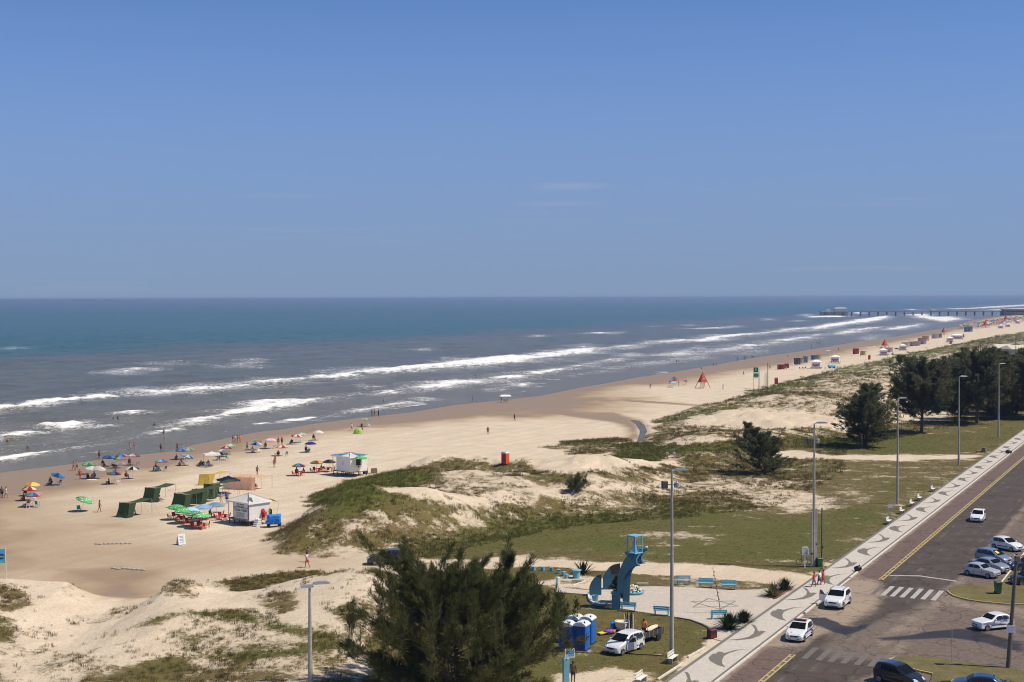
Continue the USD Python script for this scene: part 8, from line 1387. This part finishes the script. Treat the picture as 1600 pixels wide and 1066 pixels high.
# kiosk terrace: tables, chairs, parasols
GC = 'red chairs of the kiosk terrace'
def terrace(px, py, um, lab, n=4, table=True, seat=0, tilt=0.0):
    b = parasol(px, py, um, lab, tilt) if um else P(px, py); z = float(b[2]); lab = {275: 'leftmost terrace parasol', 287: 'second terrace parasol from left', 297.5: 'left ringed terrace parasol', 303: 'third polka dot terrace parasol', 314.5: 'nearest terrace parasol', 318.5: 'middle ringed terrace parasol', 337.5: 'ringed parasol beside the poster kiosk', 466.5: 'rainbow parasol left of the striped kiosk', 494.5: 'green and yellow parasol by the striped kiosk', 514: 'dark grey parasol by the striped kiosk'}.get(px, lab)
    if table: copy(TBL, 'plastic_table', f'red table under the {lab}' if um else f'red table of the {lab}', 'table', (b[0] + .05, b[1] - .1, z), .2, 'red plastic tables on the beach')
    for i in range(n):
        a = .5 + i * 2 * math.pi / max(n, 3); x, y = b[0] + .82 * math.cos(a), b[1] + .82 * math.sin(a) - .1; wd = ('first', 'second', 'third', 'fourth')[i % 4]; copy(CH_R, 'plastic_chair', f'{wd} red chair round the table under the {lab}' if um else f'{wd} red chair of the {lab}', 'chair', (x, y, z), a - math.pi / 2 + .1 * i, GC)
        if i < seat: person(0, 0, 'chair', 'td'[i % 2], [dict(shorts='black', top='black'), bikini('red'), shorts('navy')][i % 3], f'{wd} person seated at the table under the {lab}', a - math.pi / 2, at=(x, y, z))
for q in [(275, 812, 'polka', 'green polka dot parasol at the left end of the terrace', 4, True, 0, .3), (287, 818, 'polka', 'second green polka dot parasol from the left on the terrace', 4, True, 0, .1), (297.5, 816.5, 'ring', 'pale blue ringed parasol on the left of the terrace', 2, True, 1, .1), (303, 823, 'polka', 'third green polka dot parasol of the terrace front', 3, True, 0, .1), (314.5, 826, 'polka', 'nearest green polka dot parasol of the terrace', 4, True, 0, .05), (318.5, 812, 'ring', 'pale blue ringed parasol in the middle of the terrace', 3, True, 2, .1), (337.5, 808.5, 'ring', 'pale blue ringed parasol nearest to the poster kiosk', 2, True, 0, .1),
          (466.5, 743.5, 'rainbow', 'rainbow parasol over a red table with two guests', 4, True, 2, .05), (494.5, 738.5, 'brazil', 'green and yellow parasol over a red table, left of the striped kiosk', 4, True, 1, .05), (514, 737, 'dark', 'dark grey parasol behind the porch of the striped kiosk', 3, True, 0, .1)]: terrace(*q)
terrace(347.5, 812, None, 'group between the parasols and the poster kiosk', 4, True); terrace(332, 813.5, None, 'loose pair on the terrace', 2, False); terrace(300, 827, None, 'single seat at the terrace front', 1, False)
copy(CH_R, 'plastic_chair', 'red chair at the right end of the beige shelter', 'chair', P(400, 765), .6, GC)
for px, py, k, lab in ((341, 773, 'grey', 'low lounger in the shade of the navy gazebo'), (336, 777.5, 'white', 'pale lounger before the last green tent'), (247, 784.5, 'navy', 'lounger inside the second green tent')): copy(LNG[('navy', 'teal', 'grey', 'white').index(k)], 'beach_lounger', lab, 'lounger', P(px, py), .5, LOUNGE_G)
person(249, 783.5, 'floor', 'p', shorts('white'), 'person sitting in the shade of the second green tent', 1.2); person(207, 804, 'chair', 'd', shorts('black'), 'person in the shade of the front left green tent', 1.6)
for i, (px, py) in enumerate([(312.5, 729), (318, 728.5), (325, 729), (330, 729.5), (323, 731)]): copy(LNG[(i * 2 + 2) % 4], 'beach_lounger', ['leftmost lounger under the white gazebo', 'second lounger under the white gazebo', 'third lounger under the white gazebo', 'rightmost lounger under the white gazebo', 'lounger at the front of the white gazebo'][i], 'lounger', P(px, py), .4 * i, LOUNGE_G)
person(326, 727.5, 'lounge', 'd', shorts('black'), 'person lying in the shade of the white gazebo', .4); person(312, 728, 'lounge', 'd', shorts('navy'), 'person on the leftmost lounger of the white gazebo', -.6)
person(1024, 994.5, 'chair', 't', dict(shorts='brown', top='orange'), 'person in an orange shirt sitting in the trailer', 2.6, at=onbed(.15, 1.0, .5))
# vendor's white canopy by the water
b = P(790, 628.5); t = thing('vendor_canopy', 'small white canopy of a vendor at the water edge', 'canopy', b, .1); part(t, 'roof', hullm([[x * 1.7, y * .9, 1.75] for x in (-1, 1) for y in (-1, 1)] + [[x * 1.2, 0, 2.15] for x in (-1, 1)]), TARP_W, False); part(t, 'pole', cat([tube((x * 1.5, y * .8, -.1), (x * 1.5, y * .8, 1.8), .03, None, 5) for x in (-1, 1) for y in (-1, 1)]), GALV); part(t, 'cart', box((0, 0, .55), (1.5, .8, .6), 0, .05), CLOTH['cream'])
# small far groups
FG = 'distant parasols before the pier'
for px, py, um, lab, sc in [(1052.5, 598.5, 'sky', 'pale blue parasol at the top of the small far group', 1), (1053.5, 602, 'orange', 'orange parasol in the small far group', 1), (1052.5, 606, 'ring', 'blue ringed parasol in the small far group', 1), (1050, 604.5, 'white', 'white parasol at the front of the small far group', .8), (1071, 601, 'dark', 'dark tipped over parasol left of the red tower', .7), (1241.5, 577.5, 'white', 'white parasol left of the far red chairs', 1), (1294, 554, 'white', 'white parasol above the second far kiosk', 1.1), (1359, 549, 'white', 'left of two white parasols before the second red tower', 1.1), (1366, 547.5, 'white', 'right of two white parasols before the second red tower', 1.1), (1377.5, 549, 'sky', 'pale parasol just left of the second red tower', 1.1), (1410, 545.5, 'yellow', 'yellow parasol over the far kiosk roof', 1.5), (1401, 551, 'dark', 'dark parasol left of the yellow one', 1.2)]:
    b = P(px, py); p_ = thing('beach_parasol', lab, 'parasol', b, .3, GU, sc=sc); pr = stage.GetPrimAtPath(p_); pr.GetReferences().AddInternalReference(UM[um]); pr.SetInstanceable(True)
for i, (px, py) in enumerate([(1047, 600), (1055, 601), (1072, 600.5), (1250, 577.5), (1254.5, 577.5), (1258, 577), (1289, 577.5), (1388, 555.5), (1394, 554.5)]): copy(CH_R if 1245 < px < 1260 else CH_B, 'plastic_chair', ['dark chair left in the small far group', 'dark chair right in the small far group', 'dark chair near the red tower', 'first red chair left of the nearest far kiosk', 'second red chair left of the nearest far kiosk', 'third red chair left of the nearest far kiosk', 'dark chair right of the nearest far kiosk', 'dark chair left of the kiosk under the tower', 'second dark chair near the kiosk under the tower'][i], 'chair', P(px, py), .7 * i, 'chairs of the far groups', 1.15)
# the crowd before the pier: parasols, each one a thing, with people between them
r = np.random.default_rng(17); kinds_ = list(UM); n_ = 0
while n_ < 210:
    u = r.uniform(0, 1); px = 1496 + 112 * u; lo = np.interp(px, [1496, 1520, 1560, 1610], [513, 508, 501, 496]); hi = np.interp(px, [1496, 1520, 1560, 1575, 1610], [515, 514.5, 511, 508, 503.5]); py = r.uniform(lo, hi)
    if px < 1528 and r.uniform() < .6: continue
    k = ('redwhite', 'white', 'orange', 'sky', 'pinkish', 'redwhite', 'lilac', 'cream', 'blue', 'yellow', 'pastel', 'orange', 'white', 'redwhite', 'green')[int(r.integers(15))]; b = P(px, py); s_ = float(r.uniform(1.2, 1.9)); word = {'redwhite': 'red and white', 'sky': 'sky blue', 'pinkish': 'pink', 'pastel': 'pastel'}.get(k, k)
    p_ = thing('beach_parasol', f'{word} parasol in the far crowd before the pier', 'parasol', b, 0, FG + ', ' + word, sc=s_); pr = stage.GetPrimAtPath(p_); pr.GetReferences().AddInternalReference(UM[k]); pr.SetInstanceable(True); n_ += 1
src = [person_kind('stand', 't', shorts('red')), person_kind('walk', 'd', shorts('navy')), person_kind('stand', 'p', bikini('black'))]
for i in range(60):
    px = r.uniform(1500, 1604); py = r.uniform(np.interp(px, [1500, 1560, 1604], [509.5, 500, 496]), np.interp(px, [1500, 1560, 1604], [514, 509, 503])); b = P(px, py); copy(src[i % 3], 'person', 'tiny bather in the far crowd before the pier', 'person', b, r.uniform(0, 6), 'bathers of the far crowd', 1.15)
print('done', len(list(stage.GetPrimAtPath('/World').GetChildren())))
